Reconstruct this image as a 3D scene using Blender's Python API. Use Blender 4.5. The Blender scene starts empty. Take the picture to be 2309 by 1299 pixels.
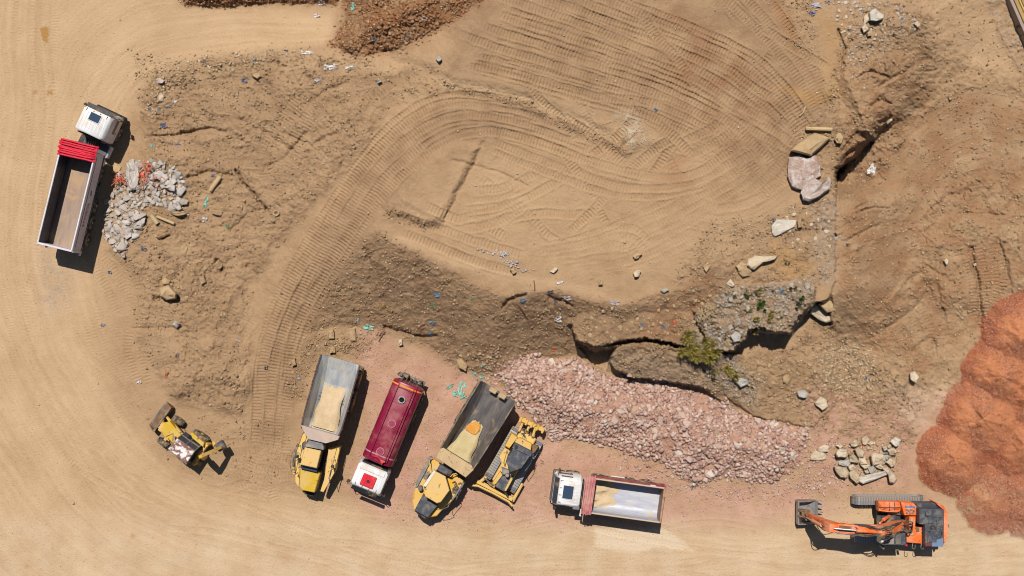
import bpy, bmesh, math, random
import numpy as np
from mathutils import Vector, Matrix, Euler

scene = bpy.context.scene
COL = scene.collection
rad = math.radians

# ------------------------------------------------------------------ camera, sky, sun, exposure
H = 86.0                       # drone height in metres
S = 30.0                       # photo pixels per metre of level ground
CU, CV = 1154.5, 649.5
cam = bpy.data.cameras.new('camera')
cam.sensor_fit = 'HORIZONTAL'
cam.angle = 2*math.atan((2309/S/2)/H)
cam.clip_start = 0.5
cam.clip_end = 6000
cam_o = bpy.data.objects.new('camera', cam)
cam_o.location = (0, 0, H)
COL.objects.link(cam_o)
scene.camera = cam_o

SUN_V = Vector((-0.10, 0.475, 1.0)).normalized()      # direction towards the sun
el = math.asin(SUN_V.z)
az = math.atan2(SUN_V.x, SUN_V.y)
w = bpy.data.worlds.new('World')
scene.world = w
w.use_nodes = True
nt = w.node_tree
sky = nt.nodes.new('ShaderNodeTexSky')
sky.sky_type = 'NISHITA'
sky.sun_disc = False
sky.sun_elevation = el
sky.sun_rotation = az
nt.links.new(sky.outputs[0], nt.nodes['Background'].inputs[0])
nt.nodes['Background'].inputs[1].default_value = 0.05
sun = bpy.data.lights.new('sun', 'SUN')
sun.energy = 5.0
sun.angle = rad(0.5)
sun.color = (1.0, 0.955, 0.90)
sun_o = bpy.data.objects.new('sun', sun)
sun_o.rotation_euler = SUN_V.to_track_quat('Z', 'Y').to_euler()
sun_o.location = (-20, 60, 120)
COL.objects.link(sun_o)
scene.view_settings.view_transform = 'Standard'
scene.view_settings.look = 'None'
scene.view_settings.exposure = -0.04
scene.view_settings.gamma = 1.0
scene.view_settings.use_curve_mapping = False
scene.cycles.max_bounces = 4
scene.cycles.diffuse_bounces = 1
scene.cycles.pixel_filter_type = 'BLACKMAN_HARRIS'
scene.cycles.filter_width = 1.05

RNG = np.random.default_rng(7)
random.seed(7)

# ------------------------------------------------------------------ numpy noise
_perm = np.random.default_rng(11).permutation(512)
_perm = np.concatenate([_perm, _perm, _perm])
_ang = np.random.default_rng(12).uniform(0, 2*np.pi, 512)
_gx, _gy = np.cos(_ang).astype(np.float32), np.sin(_ang).astype(np.float32)
def pnoise(X, Y, seed=0):
    X = np.asarray(X, np.float32) + seed*17.31; Y = np.asarray(Y, np.float32) + seed*9.77
    xi = np.floor(X).astype(np.int32); yi = np.floor(Y).astype(np.int32)
    fx = X-xi; fy = Y-yi
    def g(ix, iy):
        h = _perm[(_perm[ix & 511]+iy) & 511]
        return _gx[h], _gy[h]
    u = fx*fx*fx*(fx*(fx*6-15)+10); v = fy*fy*fy*(fy*(fy*6-15)+10)
    a = g(xi, yi); b = g(xi+1, yi); c = g(xi, yi+1); d = g(xi+1, yi+1)
    n00 = a[0]*fx+a[1]*fy; n10 = b[0]*(fx-1)+b[1]*fy
    n01 = c[0]*fx+c[1]*(fy-1); n11 = d[0]*(fx-1)+d[1]*(fy-1)
    return ((n00*(1-u)+n10*u)*(1-v) + (n01*(1-u)+n11*u)*v)*1.5
def fbm(X, Y, octv=4, seed=0, gain=.5):
    r = 0; a = 1; f = 1; t = 0
    for i in range(octv):
        r = r + a*pnoise(X*f, Y*f, seed+i*3); t += a; a *= gain; f *= 2.03
    return r/t
def ss(x, a=0., b=1.):
    t = np.clip((x-a)/(b-a), 0, 1)
    return t*t*(3-2*t)

# ------------------------------------------------------------------ the ground as a height field traced in photo pixels
STEP = 2.0
ug = np.arange(-60, 2370, STEP, dtype=np.float32)
vg = np.arange(-60, 1361, STEP, dtype=np.float32)
NU, NV = len(ug), len(vg)
U, V = np.meshgrid(ug, vg)
MX, MY = U/30, V/30                          # metres, for noise
# edges of hand traced shapes are roughened with this warp
WU = U + 5*fbm(MX*1.3, MY*1.3, 3, 1) + 2*pnoise(MX*6, MY*6, 41)
WV = V + 5*fbm(MX*1.3, MY*1.3, 3, 5) + 2*pnoise(MX*6, MY*6, 42)

def seg_dist(path, closed=False, Ux=None, Vx=None):
    Ux = WU if Ux is None else Ux; Vx = WV if Vx is None else Vx
    D = np.full(Ux.shape, 1e9, np.float32)
    n = len(path)
    for i in range(n if closed else n-1):
        (x0, y0), (x1, y1) = path[i], path[(i+1) % n]
        dx, dy = x1-x0, y1-y0
        L = dx*dx+dy*dy+1e-9
        t = np.clip(((Ux-x0)*dx+(Vx-y0)*dy)/L, 0, 1)
        D = np.minimum(D, (Ux-x0-t*dx)**2+(Vx-y0-t*dy)**2)
    return np.sqrt(D)
def inside(poly, Ux=None, Vx=None):
    Ux = WU if Ux is None else Ux; Vx = WV if Vx is None else Vx
    c = np.zeros(Ux.shape, bool)
    n = len(poly)
    for i in range(n):
        (x0, y0), (x1, y1) = poly[i], poly[(i+1) % n]
        if y0 == y1: continue
        m = ((y0 > Vx) != (y1 > Vx)) & (Ux < (x1-x0)*(Vx-y0)/(y1-y0)+x0)
        c ^= m
    return c
def sdf(poly, **k):                          # > 0 inside, in photo pixels
    d = seg_dist(poly, True, **k)
    return np.where(inside(poly, **k), d, -d)
def soft(poly, wdt=10, **k):
    return ss(sdf(poly, **k), -wdt, wdt)

TOP = [(1000,180),(930,360),(850,520),(900,560),(1010,605),(1070,645),(1130,668),(1250,655),(1330,680),(1400,690),(1470,665),(1540,655),
       (1600,635),(1640,650),(1640,700),(1830,690),(1868,672),(1883,630),(1883,590),(1884,460),(1884,385),(1925,345),(1960,300),(1900,150),(1880,0),(1880,-90),(1150,-90)]
TOE = [(560,-90),(420,120),(420,300),(540,420),(560,560),(545,850),(640,880),(690,750),(760,735),(870,745),(960,775),(1030,830),(1130,855),(1190,805),
       (1300,800),(1350,838),(1440,855),(1580,880),(1700,940),(1830,965),(1900,900),(1905,800),(1889,700),(1886,590),(1887,460),(1888,385),
       (1936,350),(1990,300),(2120,210),(2230,60),(2300,-90)]
dt = sdf(TOE); dp = -sdf(TOP)
t = np.where(dp <= 0, 1., np.where(dt <= 0, 0., dt/(dt+np.maximum(dp, 0)+1e-3)))
PH = 3.6
TOPD = -dp
Z = PH*(t*0.75+0.25*ss(t))
# the outcrop: an undercut block with a drop on its south side
OUT = [(1560,700),(1625,655),(1700,640),(1840,640),(1838,680),(1812,705),(1795,722),(1782,752),(1745,750),(1718,740),(1690,745),(1683,765),(1655,792),(1600,790)]
do = sdf(OUT)
LOWS = [(1590,792),(1655,792),(1690,745),(1782,752),(1812,705),(1842,678),(1885,700),(1895,800),(1890,910),(1830,965),(1700,940),(1640,900)]
dl = sdf(LOWS)
# below the outcrop the rubble slope starts about 2.6 m lower
slope_low = .25+.75*ss((965-V)/150.)*(1-.4*ss(U, 1840, 1895))+.2*fbm(MX*.5, MY*.5, 3, 29)
lf = ss(dl, 0, 3)*(1-ss(U, 1845, 1895))
Z = np.where(dl > 0, Z*(1-lf)+slope_low*lf, Z)
Z = np.where(do > -1, np.maximum(Z, (3.15+.75*ss(U, 1575, 1690)+.55*(.5-1.6*np.abs(fbm(MX*.42, MY*.42, 4, 27, .6)))-.5*ss(V, 700, 800)*(1-ss(U, 1660, 1700)))*ss(do, -1, 2.5)), Z)
# left recess with the deep triangular shadow, and the bank beside the pink stones
REC = [(1300,778),(1335,790),(1385,787),(1373,815),(1372,840),(1335,825)]
dr = sdf(REC)
BANK = [(1306,772),(1400,776),(1455,768),(1530,783),(1600,792),(1680,800),(1730,850),(1700,925),(1640,915),(1575,872),(1500,862),(1430,852),(1385,836),(1372,820),(1385,788),(1335,790)]
db = sdf(BANK)
bankh = .68+1.9*ss((905-V+.12*(U-1450))/150.)+.25*fbm(MX*.9, MY*.9, 4, 23)
bf = 1-ss(U+.3*(V-800), 1610, 1700)
Z = np.where(db > 0, Z*(1-ss(db, 0, 3)*bf)+bankh*ss(db, 0, 3)*bf, Z)
Z = np.where(dr > 0, Z*(1-ss(dr, 0, 3))-.3*ss(dr, 0, 3), Z)
RIM = [(1235,700),(1300,690),(1420,700),(1560,700),(1600,790),(1530,780),(1455,765),(1400,772),(1340,785),(1296,768),(1285,735)]
dm = sdf(RIM)
Z = np.where(dm > 0, np.maximum(Z, (2.95+.15*fbm(MX, MY, 3, 28))*ss(dm, 0, 4)*(.55+.45*ss(U+.6*(V-700), 1262, 1330))), Z)
# east pit, upper right and far surroundings
Z += 0.5*ss(U, 1880, 2050)*(1-ss(V, 760, 980))
Z += .35*fbm(MX*.16, MY*.16, 3, 17)*ss(U, 1880, 2000)*(1-ss(V, 900, 1000))
Z += .22*fbm(MX*.22, MY*.22, 3, 19)*ss(t, .7, 1)
Z += 0.9*ss(120-V, -200, 160)*ss(U, 1880, 2050)
# left hummocky ground
HUM = [(330,150),(520,120),(800,100),(900,160),(820,330),(640,520),(560,640),(560,860),(540,930),(400,900),(310,760),(320,640),(250,560),(330,330)]
hm = soft(HUM, 22)
Z += hm*(0.42+0.35*fbm(MX*.35, MY*.35, 3, 21))
# dirt heap at the top left, and the dark dug strip along the top edge
TOPHEAP = [(745,-90),(780,40),(745,100),(800,128),(900,112),(1000,60),(1105,-10),(1180,-90)]
dh = sdf(TOPHEAP)
Z += np.clip(dh/30*0.75, 0, 1.7)*ss(dh, 0, 6)
TOPSTRIP = [(400,-90),(392,-20),(420,12),(520,16),(620,6),(760,10),(800,-90)]
dstrip = sdf(TOPSTRIP)
Z += np.clip(dstrip/30*1.1, 0, 1.0)
# sandy step across the upper plateau: ground north of it is higher
STEPL = [(960,150),(1010,185),(1100,200),(1200,225),(1290,265),(1370,305),(1420,335),(1470,335),(1560,330),(1560,-90),(900,-90),(880,130)]
dsx = sdf(STEPL)
Z += 0.42*ss(dsx, -14, 20)*(1-ss(U, 1380, 1560))*ss(V+40*0, -90, 40)
# raised wedge in the middle of the plateau
WEDGE = [(905,430),(955,360),(1030,318),(1085,332),(1060,380),(1030,440),(1000,500),(955,512),(890,478)]
dw = sdf(WEDGE)
Z += 0.40*ss(dw, -6, 16)
LEDGE = [(865,470),(920,462),(990,500),(985,520),(930,512),(880,492)]
Z -= 0.14*soft(LEDGE, 10)
# pit ridges on the right
for poly, hh, wd in ([[(2080,560),(2150,500),(2200,486),(2260,510),(2330,520),(2330,640),(2250,700),(2120,690)], .5, 22],
                     [[(1900,180),(1960,130),(2060,130),(2080,190),(2040,260),(1960,300)], .7, 25],
                     [[(1930,470),(2010,480),(2030,460),(1990,430),(1930,450)], .3, 10],
                     [[(1950,800),(2050,760),(2120,800),(2100,870),(2000,880)], .3, 20]):
    Z += hh*soft(poly, wd)
WX = U+16*fbm(MX*.55, MY*.55, 4, 127, .6)
eb = (1-ss(U, 1905, 2080))*ss(V, 405, 470)*(1-ss(V, 640, 800))*ss(WX, 1868, 1879)
Z = np.where(WX > 1868, np.maximum(Z, Z*(1-eb)+(PH-.25)*eb), Z)
Z = Z.astype(np.float32)
# pink rubble heap
PINK = [(1112,850),(1160,812),(1230,806),(1300,805),(1345,842),(1440,856),(1500,866),(1575,880),(1640,915),(1700,942),(1825,962),(1822,1000),(1805,1050),(1740,1088),(1690,1082),
        (1620,1075),(1560,1090),(1515,1065),(1495,1040),(1430,1025),(1385,1005),(1300,990),(1232,985),(1205,955),(1165,905)]
WU2 = WU+14*fbm(MX*.5, MY*.5, 3, 121); WV2 = WV+14*fbm(MX*.5, MY*.5, 3, 124)
dk = sdf(PINK, Ux=WU2, Vx=WV2)
PKM = ss(dk, -6, 7)
pinkh = np.clip(dk/30*0.55, 0, 1.25)*(0.8+0.5*fbm(MX*.4, MY*.4, 3, 31))*ss(dk, 0, 10)
Z = Z+pinkh
# red gravel heaps
CONES = [(2152,1034,90,.66),(2218,946,104,.68),(2262,850,98,.66),(2308,760,104,.62),(2350,900,108,.70),(2318,1008,92,.66),(2236,1128,78,.44),(2330,1122,98,.48)]
RH = np.zeros_like(U)
for (cu, cv, rr, sl) in CONES:
    d = np.hypot(WU+12*fbm(MX*.45, MY*.45, 3, 33)-cu, WV+12*fbm(MX*.45, MY*.45, 3, 37)-cv)
    an = np.arctan2(V-cv, U-cu)
    rr = rr*(1+.06*pnoise(an*2.2+cu, np.zeros_like(an)+.5, 3))
    hgt = sl*(rr-np.sqrt(d*d+7*7))/30*(1+.05*pnoise(an*1.6+cu, d/55., 5))
    k = .02
    RH = np.where(hgt > -1, np.maximum(RH, hgt)+k*np.exp(-np.abs(RH-hgt)/k)*.25*(hgt > 0), RH)
RH = np.maximum(RH, 0); RH = RH*(1+.14*fbm(MX*.8, MY*.8, 4, 39))
REDM = ss(RH, 0.0, 0.12)
RHMAX = 1.55
Z = Z + RH

# ---------------- detail layer
crumb = np.zeros_like(U)
def addc(poly, amt, wd=14):
    global crumb
    crumb = np.maximum(crumb, amt*soft(poly, wd))
SLOPE = [(850,520),(1010,605),(1130,668),(1250,655),(1400,690),(1540,650),(1600,600),(1690,590),(1640,650),(1640,700),(1600,800),(1500,790),(1300,775),(1290,800),(1150,815),(1120,860),(1030,835),(960,780),(870,748),(760,738),(690,745),(720,660),(800,560)]
OUTG = [(1560,720),(1640,650),(1700,640),(1840,630),(1830,690),(1780,755),(1690,750),(1650,800),(1720,860),(1700,920),(1600,860),(1540,800)]
TANR = [(1640,800),(1700,790),(1790,775),(1840,700),(1890,720),(1930,790),(1990,820),(2080,900),(2060,1010),(1900,990),(1830,960),(1700,930),(1650,860)]
addc(TOPHEAP, 1.0, 12); addc(TOPSTRIP, .8, 8); addc(SLOPE, .5); addc(OUTG, .9, 8); addc(TANR, .65)
addc(HUM, .36, 30); addc([(330,930),(640,930),(680,1060),(600,1100),(470,1090),(380,1040)], .22, 26)
addc([(1600,500),(1750,480),(1890,420),(1890,600),(1840,640),(1640,650),(1520,640),(1540,590)], .6)
addc([(1900,60),(1960,0),(2080,20),(2120,120),(2060,200),(1960,180),(1900,200),(1880,330),(1790,300),(1870,190)], .55)
addc([(1780,280),(2000,240),(2040,330),(1960,420),(1890,460),(1780,400)], .65)
addc([(1900,400),(2000,300),(2100,180),(2300,240),(2340,600),(2180,740),(2050,860),(1900,700)], .30, 40)
addc([(1730,-90),(1790,100),(1850,180),(1840,120),(1830,-90)], .5)
addc([(640,880),(700,750),(870,745),(840,800),(720,800),(680,900)], .8)
addc([(1000,780),(1130,790),(1130,850),(1060,840)], .8)
addc([(390,870),(480,840),(560,860),(560,900),(420,900)], .7)
addc([(330,600),(500,580),(500,660),(420,690),(330,670)], .6)
addc([(860,460),(1000,505),(970,520),(880,500)], .8, 8)
addc([(1010,188),(1100,205),(1200,232),(1290,275),(1370,315),(1430,345),(1410,352),(1350,325),(1270,290),(1190,250),(1100,222),(1000,205)], .9, 7)
addc([(900,150),(960,150),(1010,190),(980,220),(880,230)], .5)
addc(PINK, .3, 6); addc(BANK, .8, 8)
addc([(300,120),(420,130),(600,110),(900,140),(700,180),(420,200),(340,300),(320,260)], .6)
crumb = crumb*np.clip(.75+.8*fbm(MX*.8, MY*.8, 3, 71), .2, 1.3)
rough = fbm(MX*1.1, MY*1.1, 5, 50, .58)
fine = fbm(MX*3.2, MY*3.2, 3, 60, .7)
med = fbm(MX*.55, MY*.55, 3, 64)
pitm = ss(U+16*fbm(MX*.55, MY*.55, 4, 127, .6), 1880, 1925)*(1-ss(V, 880, 960))*(1-REDM)
lump = np.clip(fbm(MX*2.0, MY*2.0, 4, 68, .65), -.1, 1)
rid1 = 1-2.2*np.abs(fbm(MX*.75, MY*.75, 4, 201, .55)); rid2 = 1-2.2*np.abs(fbm(MX*2.3+4, MY*2.3, 3, 205, .6))
grit = fbm(MX*4.6, MY*4.6, 3, 211, .75)
slopem = soft(SLOPE, 16)
DET = (.020*grit*(1+.8*crumb) + .010*rid2 + hm*(.10*rid1+.030*rid2) + pitm*(.13*rid1+.045*rid2+.02*grit) + crumb*(.10*rid1+.05*rid2) + slopem*.06*rid1
       + .035*rough + .05*med + crumb*(.26*rough + .20*fine + .30*lump) + .022*fine*(1+2*hm) + .06*hm*lump + pitm*(.07*med+.06*rough+.05*lump)).astype(np.float32)
ROADM = np.maximum(1-ss(U+60*fbm(MX*.12, MY*.12, 2, 15), 190, 300), 0)
road_s = ss(V, 1105, 1160)
ROADM = np.maximum(ROADM, road_s)
ROADTL = [(0,-90),(400,-90),(400,15),(600,20),(745,30),(760,100),(560,120),(420,135),(340,170),(290,240),(200,600),(0,700)]
ROADM = np.maximum(ROADM, soft(ROADTL, 18))
ROADM = np.maximum(ROADM, soft([(0,600),(170,650),(260,900),(400,1080),(700,1130),(1000,1190),(1000,1300),(0,1300)], 40))
ROADM *= (1-REDM)
DET = DET*(1-.75*ROADM)

def flow(path):
    D = np.full(U.shape, 1e9, np.float32); SG = np.zeros_like(D); s = 0.
    for (x0, y0), (x1, y1) in zip(path[:-1], path[1:]):
        dx, dy = x1-x0, y1-y0; L = math.hypot(dx, dy)
        tt = np.clip(((U-x0)*dx+(V-y0)*dy)/L/L, 0, 1)
        d = np.hypot(U-x0-tt*dx, V-y0-tt*dy); k = d < D
        D[k] = d[k]; SG[k] = (np.sign((U-x0)*dy-(V-y0)*dx)*d)[k]
    return SG
for poly in ([(640,800),(740,790),(840,830),(800,1130),(640,1130)], [(800,880),(930,850),(990,880),(900,1130),(790,1110)], [(930,1180),(1050,840),(1240,940),(1160,1150),(960,1200)],
             [(1230,1050),(1520,1070),(1520,1230),(1240,1200)], [(320,900),(420,900),(530,1000),(500,1080),(360,1020)], [(1780,1110),(2140,1100),(2150,1260),(1800,1240)], [(80,560),(190,220),(310,250),(220,600)]):
    DET *= 1-.85*soft(poly, 14)
def catmull(pts, step=6.):
    P = [np.array(p, float) for p in pts]
    P = [2*P[0]-P[1]]+P+[2*P[-1]-P[-2]]
    out = []
    for i in range(1, len(P)-2):
        L = np.linalg.norm(P[i+1]-P[i]); n = max(2, int(L/step))
        for k in range(n):
            q = k/n
            out.append(.5*((2*P[i])+(-P[i-1]+P[i+1])*q+(2*P[i-1]-5*P[i]+4*P[i+1]-P[i+2])*q*q+(-P[i-1]+3*P[i]-3*P[i+1]+P[i+2])*q**3))
    out.append(P[-2])
    return np.array(out)
broken = fbm(MX*.6, MY*.6, 3, 80)
wobu = 2.0*fbm(MX*.9, MY*.9, 2, 85); wobv = 2.0*fbm(MX*.9, MY*.9, 2, 88)
TRK = np.zeros_like(U)
berm_n = np.clip(.55+1.6*fbm(MX*.8+7, MY*.8, 4, 93, .65), 0, 1.5)
def stamp(pts, wd=19, pitch=7.4, depth=.05, berm=.05, fade=.5, lug=1.):
    """press one crawler or tyre track into the detail layer along a traced path"""
    c = catmull(pts)
    m = wd/2+9
    lo = np.maximum(((c.min(0)-m-ug[0])/STEP).astype(int)+0, 0)
    u0 = max(int((c[:,0].min()-m-ug[0])/STEP), 0); u1 = min(int((c[:,0].max()+m-ug[0])/STEP)+1, NU)
    v0 = max(int((c[:,1].min()-m-vg[0])/STEP), 0); v1 = min(int((c[:,1].max()+m-vg[0])/STEP)+1, NV)
    if u1 <= u0 or v1 <= v0: return
    D = np.full((v1-v0, u1-u0), 1e6, np.float32); Sx = np.zeros_like(D)
    s = 0.
    for i in range(len(c)-1):
        p, q = c[i], c[i+1]; d = q-p; L = math.hypot(*d)
        a0 = max(int((min(p[0],q[0])-m-ug[0])/STEP), u0); a1 = min(int((max(p[0],q[0])+m-ug[0])/STEP)+1, u1)
        b0 = max(int((min(p[1],q[1])-m-vg[0])/STEP), v0); b1 = min(int((max(p[1],q[1])+m-vg[0])/STEP)+1, v1)
        if a1 > a0 and b1 > b0 and L > 1e-6:
            uu = U[b0:b1, a0:a1]+wobu[b0:b1, a0:a1]-p[0]; vv = V[b0:b1, a0:a1]+wobv[b0:b1, a0:a1]-p[1]
            tt = np.clip((uu*d[0]+vv*d[1])/L/L, 0, 1)
            sd = np.hypot(uu-tt*d[0], vv-tt*d[1])
            sg = np.sign(uu*d[1]-vv*d[0])
            blk = D[b0-v0:b1-v0, a0-u0:a1-u0]; sb = Sx[b0-v0:b1-v0, a0-u0:a1-u0]
            k = sd < np.abs(blk)
            blk[k] = (sd*sg)[k]+0; sb[k] = (s+tt*L)[k]
        s += L
    T = np.abs(D)
    hw = wd/2
    Lg = (.5+.5*np.cos(2*np.pi*Sx/pitch))**2.2
    end = ss(Sx, 0, 25)*(1-ss(Sx, s-25, s))
    nb = broken[v0:v1, u0:u1]
    vis = np.clip(1-fade+fade*(1+2.2*nb), .1, 1.15)
    core = 1-ss(T, hw-2, hw+1)
    wt = (1-ss(T, hw+2, hw+8))*end
    be = berm_n[v0:v1, u0:u1]
    prof = core*(-depth*.45+lug*depth*1.4*(Lg-.36)*vis) + berm*be*np.exp(-((T-hw-1.8)/2.2)**2)*(.35+.6*np.clip(vis, 0, 1))
    A = DET[v0:v1, u0:u1]
    DET[v0:v1, u0:u1] = A*(1-wt*.62)+prof*wt
    TRK[v0:v1, u0:u1] = np.maximum(TRK[v0:v1, u0:u1], core*end*vis)
def family(ga, gb, n, jit=4., **k):
    A = catmull(ga, 30); B = catmull(gb, 30)
    def res(P, m=16):
        d = np.r_[0, np.cumsum(np.hypot(*np.diff(P, axis=0).T))]; q = np.linspace(0, d[-1], m)
        return np.c_[np.interp(q, d, P[:,0]), np.interp(q, d, P[:,1])]
    A, B = res(A), res(B)
    order = list(range(n)); random.shuffle(order)
    for i in order:
        f = i/(n-1) if n > 1 else .5
        C = A*(1-f)+B*f
        a = random.randint(0, 2); b = 16-random.randint(0, 2)
        C = C[a:b]+np.array([random.uniform(-jit, jit), random.uniform(-jit, jit)])+np.cumsum(np.array([[random.gauss(0, .8), random.gauss(0, .8)] for _ in range(b-a)]), 0)
        stamp(C, **k)
rA = [tuple(p) for p in catmull([(90,-300),(70,200),(60,600),(160,900),(420,1150),(900,1235),(1600,1250),(2600,1240)], 90)]
rB = [tuple(p) for p in catmull([(60,700),(150,420),(230,180),(420,80),(900,60)], 70)]
fA = flow(rA)+22*fbm(MX*.10, MY*.10, 2, 111); fB = flow(rB)+22*fbm(MX*.10, MY*.10, 2, 114)
wB = soft([(110,-90),(160,500),(330,330),(420,140),(800,120),(900,-90)], 60)
fl = fA
STREAK = .6*pnoise(fA/13, MX*.05+MY*.05, 7)+.5*pnoise(fA/5.5, MX*.12+MY*.1, 8)+.35*pnoise(fA/34, MX*.05+MY*.03, 9)
STREAK = .50*STREAK+.75*fbm(MX*.28, MY*.28, 5, 131, .6)+.35*fbm(MX*.9, MY*.9, 4, 134, .65)
STREAK = STREAK*(1-wB)+wB*(.3*pnoise(fB/12, MX*.05+MY*.05, 17)+.25*pnoise(fB/5.5, MX*.12+MY*.1, 18)+.7*fbm(MX*.3, MY*.3, 5, 135, .6))
DET += .006*ROADM*STREAK
# grader and tyre marks on the roads, then crawler tracks in the order they were driven
family([(40,-60),(60,300),(30,700),(60,1000),(200,1350)], [(190,-60),(200,200),(60,560),(140,800),(420,1350)], 8, 12, wd=14, pitch=9, depth=.008, berm=.008, fade=.9, lug=.3)
family([(120,640),(190,830),(330,1010),(560,1120),(900,1160),(1300,1190)], [(60,760),(120,960),(300,1180),(620,1270),(1000,1270),(1500,1290)], 8, 10, wd=14, pitch=9, depth=.009, berm=.008, fade=.9, lug=.3)
family([(1250,1200),(1600,1215),(1900,1240),(2300,1230)], [(900,1290),(1400,1290),(1900,1290),(2300,1280)], 6, 6, wd=13, pitch=9, depth=.012, berm=.012, fade=.9, lug=.3)
family([(160,250),(230,160),(400,90),(760,50)], [(180,330),(290,200),(480,125),(770,100)], 7, 5, wd=14, pitch=7, depth=.018, berm=.014, fade=.9, lug=.6)
family([(560,55),(660,60),(770,62)], [(560,95),(660,100),(770,98)], 3, 1, wd=11, pitch=7, depth=.03, berm=.01, fade=.4)
family([(255,700),(285,800),(330,900)], [(180,660),(215,820),(300,980)], 5, 4, wd=15, pitch=7, depth=.025, berm=.025, fade=.6)
# east pit grader arcs and tracks
family([(1985,470),(2040,330),(2140,235),(2240,215),(2340,260)], [(2060,520),(2120,400),(2190,345),(2260,340),(2340,380)], 12, 3, wd=13, pitch=8, depth=.028, berm=.035, fade=.7, lug=.3)
family([(2060,360),(2150,290),(2250,285),(2350,330)], [(2100,460),(2170,400),(2250,395),(2350,440)], 6, 3, wd=12, pitch=8, depth=.022, berm=.03, fade=.7, lug=.2)
family([(2105,-60),(2140,60),(2180,140)], [(2200,-60),(2240,80),(2300,200)], 5, 3, wd=17, pitch=7, depth=.03, berm=.04, fade=.6, lug=.5)
family([(1910,690),(1970,640),(2010,600)], [(1935,725),(2000,660),(2060,610)], 3, 2, wd=16, pitch=7, depth=.05, berm=.05, fade=.2)
family([(2160,540),(2190,640),(2200,760)], [(2240,520),(2265,620),(2240,720)], 5, 3, wd=16, pitch=7.5, depth=.07, berm=.08, fade=.5)
family([(1990,700),(2040,760),(2050,830)], [(2080,640),(2120,720),(2130,800)], 4, 4, wd=16, pitch=7.5, depth=.04, berm=.05, fade=.6)
family([(1900,560),(1990,520),(2080,500)], [(1920,640),(2010,590),(2070,560)], 4, 4, wd=15, pitch=7.5, depth=.035, berm=.05, fade=.8, lug=.5)
# left waste ground
family([(430,185),(520,215),(640,225)], [(440,225),(520,240),(650,260)], 3, 3, wd=20, depth=.04, berm=.05)
family([(320,300),(420,300),(520,295)], [(340,330),(430,335),(540,325)], 2, 3, wd=18, depth=.04, berm=.06)
family([(390,640),(360,760),(380,870)], [(290,700),(290,800),(320,880)], 4, 4, wd=19, depth=.05, berm=.05)
family([(240,560),(300,620),(320,700)], [(180,560),(230,640),(270,720)], 3, 4, wd=19, depth=.04, berm=.03)
family([(300,740),(360,735),(420,745)], [(300,780),(360,790),(420,790)], 3, 3, wd=18, depth=.04, berm=.05)
family([(560,640),(500,740),(470,800)], [(590,700),(540,780),(520,850)], 3, 3, wd=18, depth=.05, berm=.08, fade=.8, lug=.6)
family([(700,180),(640,260),(600,330),(600,420)], [(760,200),(700,280),(640,400),(620,480)], 4, 4, wd=20, depth=.05, berm=.06, fade=.7)
family([(420,340),(500,350),(600,400)], [(440,380),(540,390),(660,330)], 3, 4, wd=19, depth=.04, berm=.06, fade=.8)
# single crossing passes, turned every way, under the last sweeps
rt = random.Random(21)
for i in range(34):
    u0, v0 = rt.uniform(950, 1800), rt.uniform(-40, 560); a = rt.uniform(0, 6.28); pts = [(u0, v0)]
    for k in range(rt.randint(3, 6)):
        a += rt.uniform(-.35, .35); u0 += math.cos(a)*70; v0 += math.sin(a)*70; pts.append((u0, v0))
    if all(float(TOPD[int((min(max(q[1], -50), 1350)-vg[0])/STEP), int((min(max(q[0], -50), 2360)-ug[0])/STEP)]) > 12 for q in pts):
        stamp(pts, wd=rt.uniform(16, 21), pitch=rt.uniform(7, 8.5), depth=rt.uniform(.04, .09), berm=rt.uniform(.04, .10), fade=rt.uniform(.2, .8))
# upper plateau sweep
family([(1000,140),(1120,165),(1260,205),(1400,245),(1540,300),(1640,345),(1700,410)], [(1230,-60),(1400,5),(1560,60),(1700,130),(1790,220),(1860,330)], 19, 4, wd=19, pitch=7.6, depth=.10, berm=.11, fade=.45)
family([(990,60),(1100,95),(1250,140),(1400,190)], [(1180,-60),(1330,-10),(1500,60),(1600,110)], 6, 4, wd=19, pitch=7.6, depth=.09, berm=.08, fade=.5)
family([(1560,-60),(1680,40),(1790,160),(1850,260)], [(1680,-60),(1760,40),(1830,150),(1870,230)], 3, 3, wd=19, depth=.08, berm=.06, fade=.5)
family([(1500,340),(1600,290),(1700,230)], [(1600,400),(1700,340),(1790,250)], 4, 3, wd=20, depth=.07, berm=.06, fade=.4)
# centre plateau loops
family([(1180,560),(1300,540),(1450,480),(1600,400),(1720,330)], [(1330,610),(1450,590),(1600,520),(1750,430),(1810,330)], 7, 4, wd=19, depth=.038, berm=.045, fade=.7)
family([(1050,430),(1130,425),(1190,400)], [(1010,520),(1110,500),(1200,455)], 5, 3, wd=20, pitch=8, depth=.06, berm=.07, fade=.4)
family([(860,505),(960,545),(1080,590),(1200,620)], [(880,480),(1000,520),(1120,560),(1240,585)], 2, 2, wd=20, pitch=8, depth=.07, berm=.06, fade=.2)
family([(1100,330),(1230,385),(1400,440),(1550,430),(1680,370)], [(1120,290),(1250,330),(1420,390),(1560,390),(1650,330)], 5, 3, wd=19, depth=.06, berm=.06, fade=.5)
family([(1380,520),(1430,515),(1480,560)], [(1350,560),(1420,550),(1440,600)], 3, 3, wd=20, pitch=8, depth=.05, berm=.05, fade=.5)
family([(1560,450),(1620,470),(1700,450),(1780,400)], [(1540,540),(1640,550),(1740,520),(1820,470)], 5, 4, wd=18, depth=.03, berm=.04, fade=.8)
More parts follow.
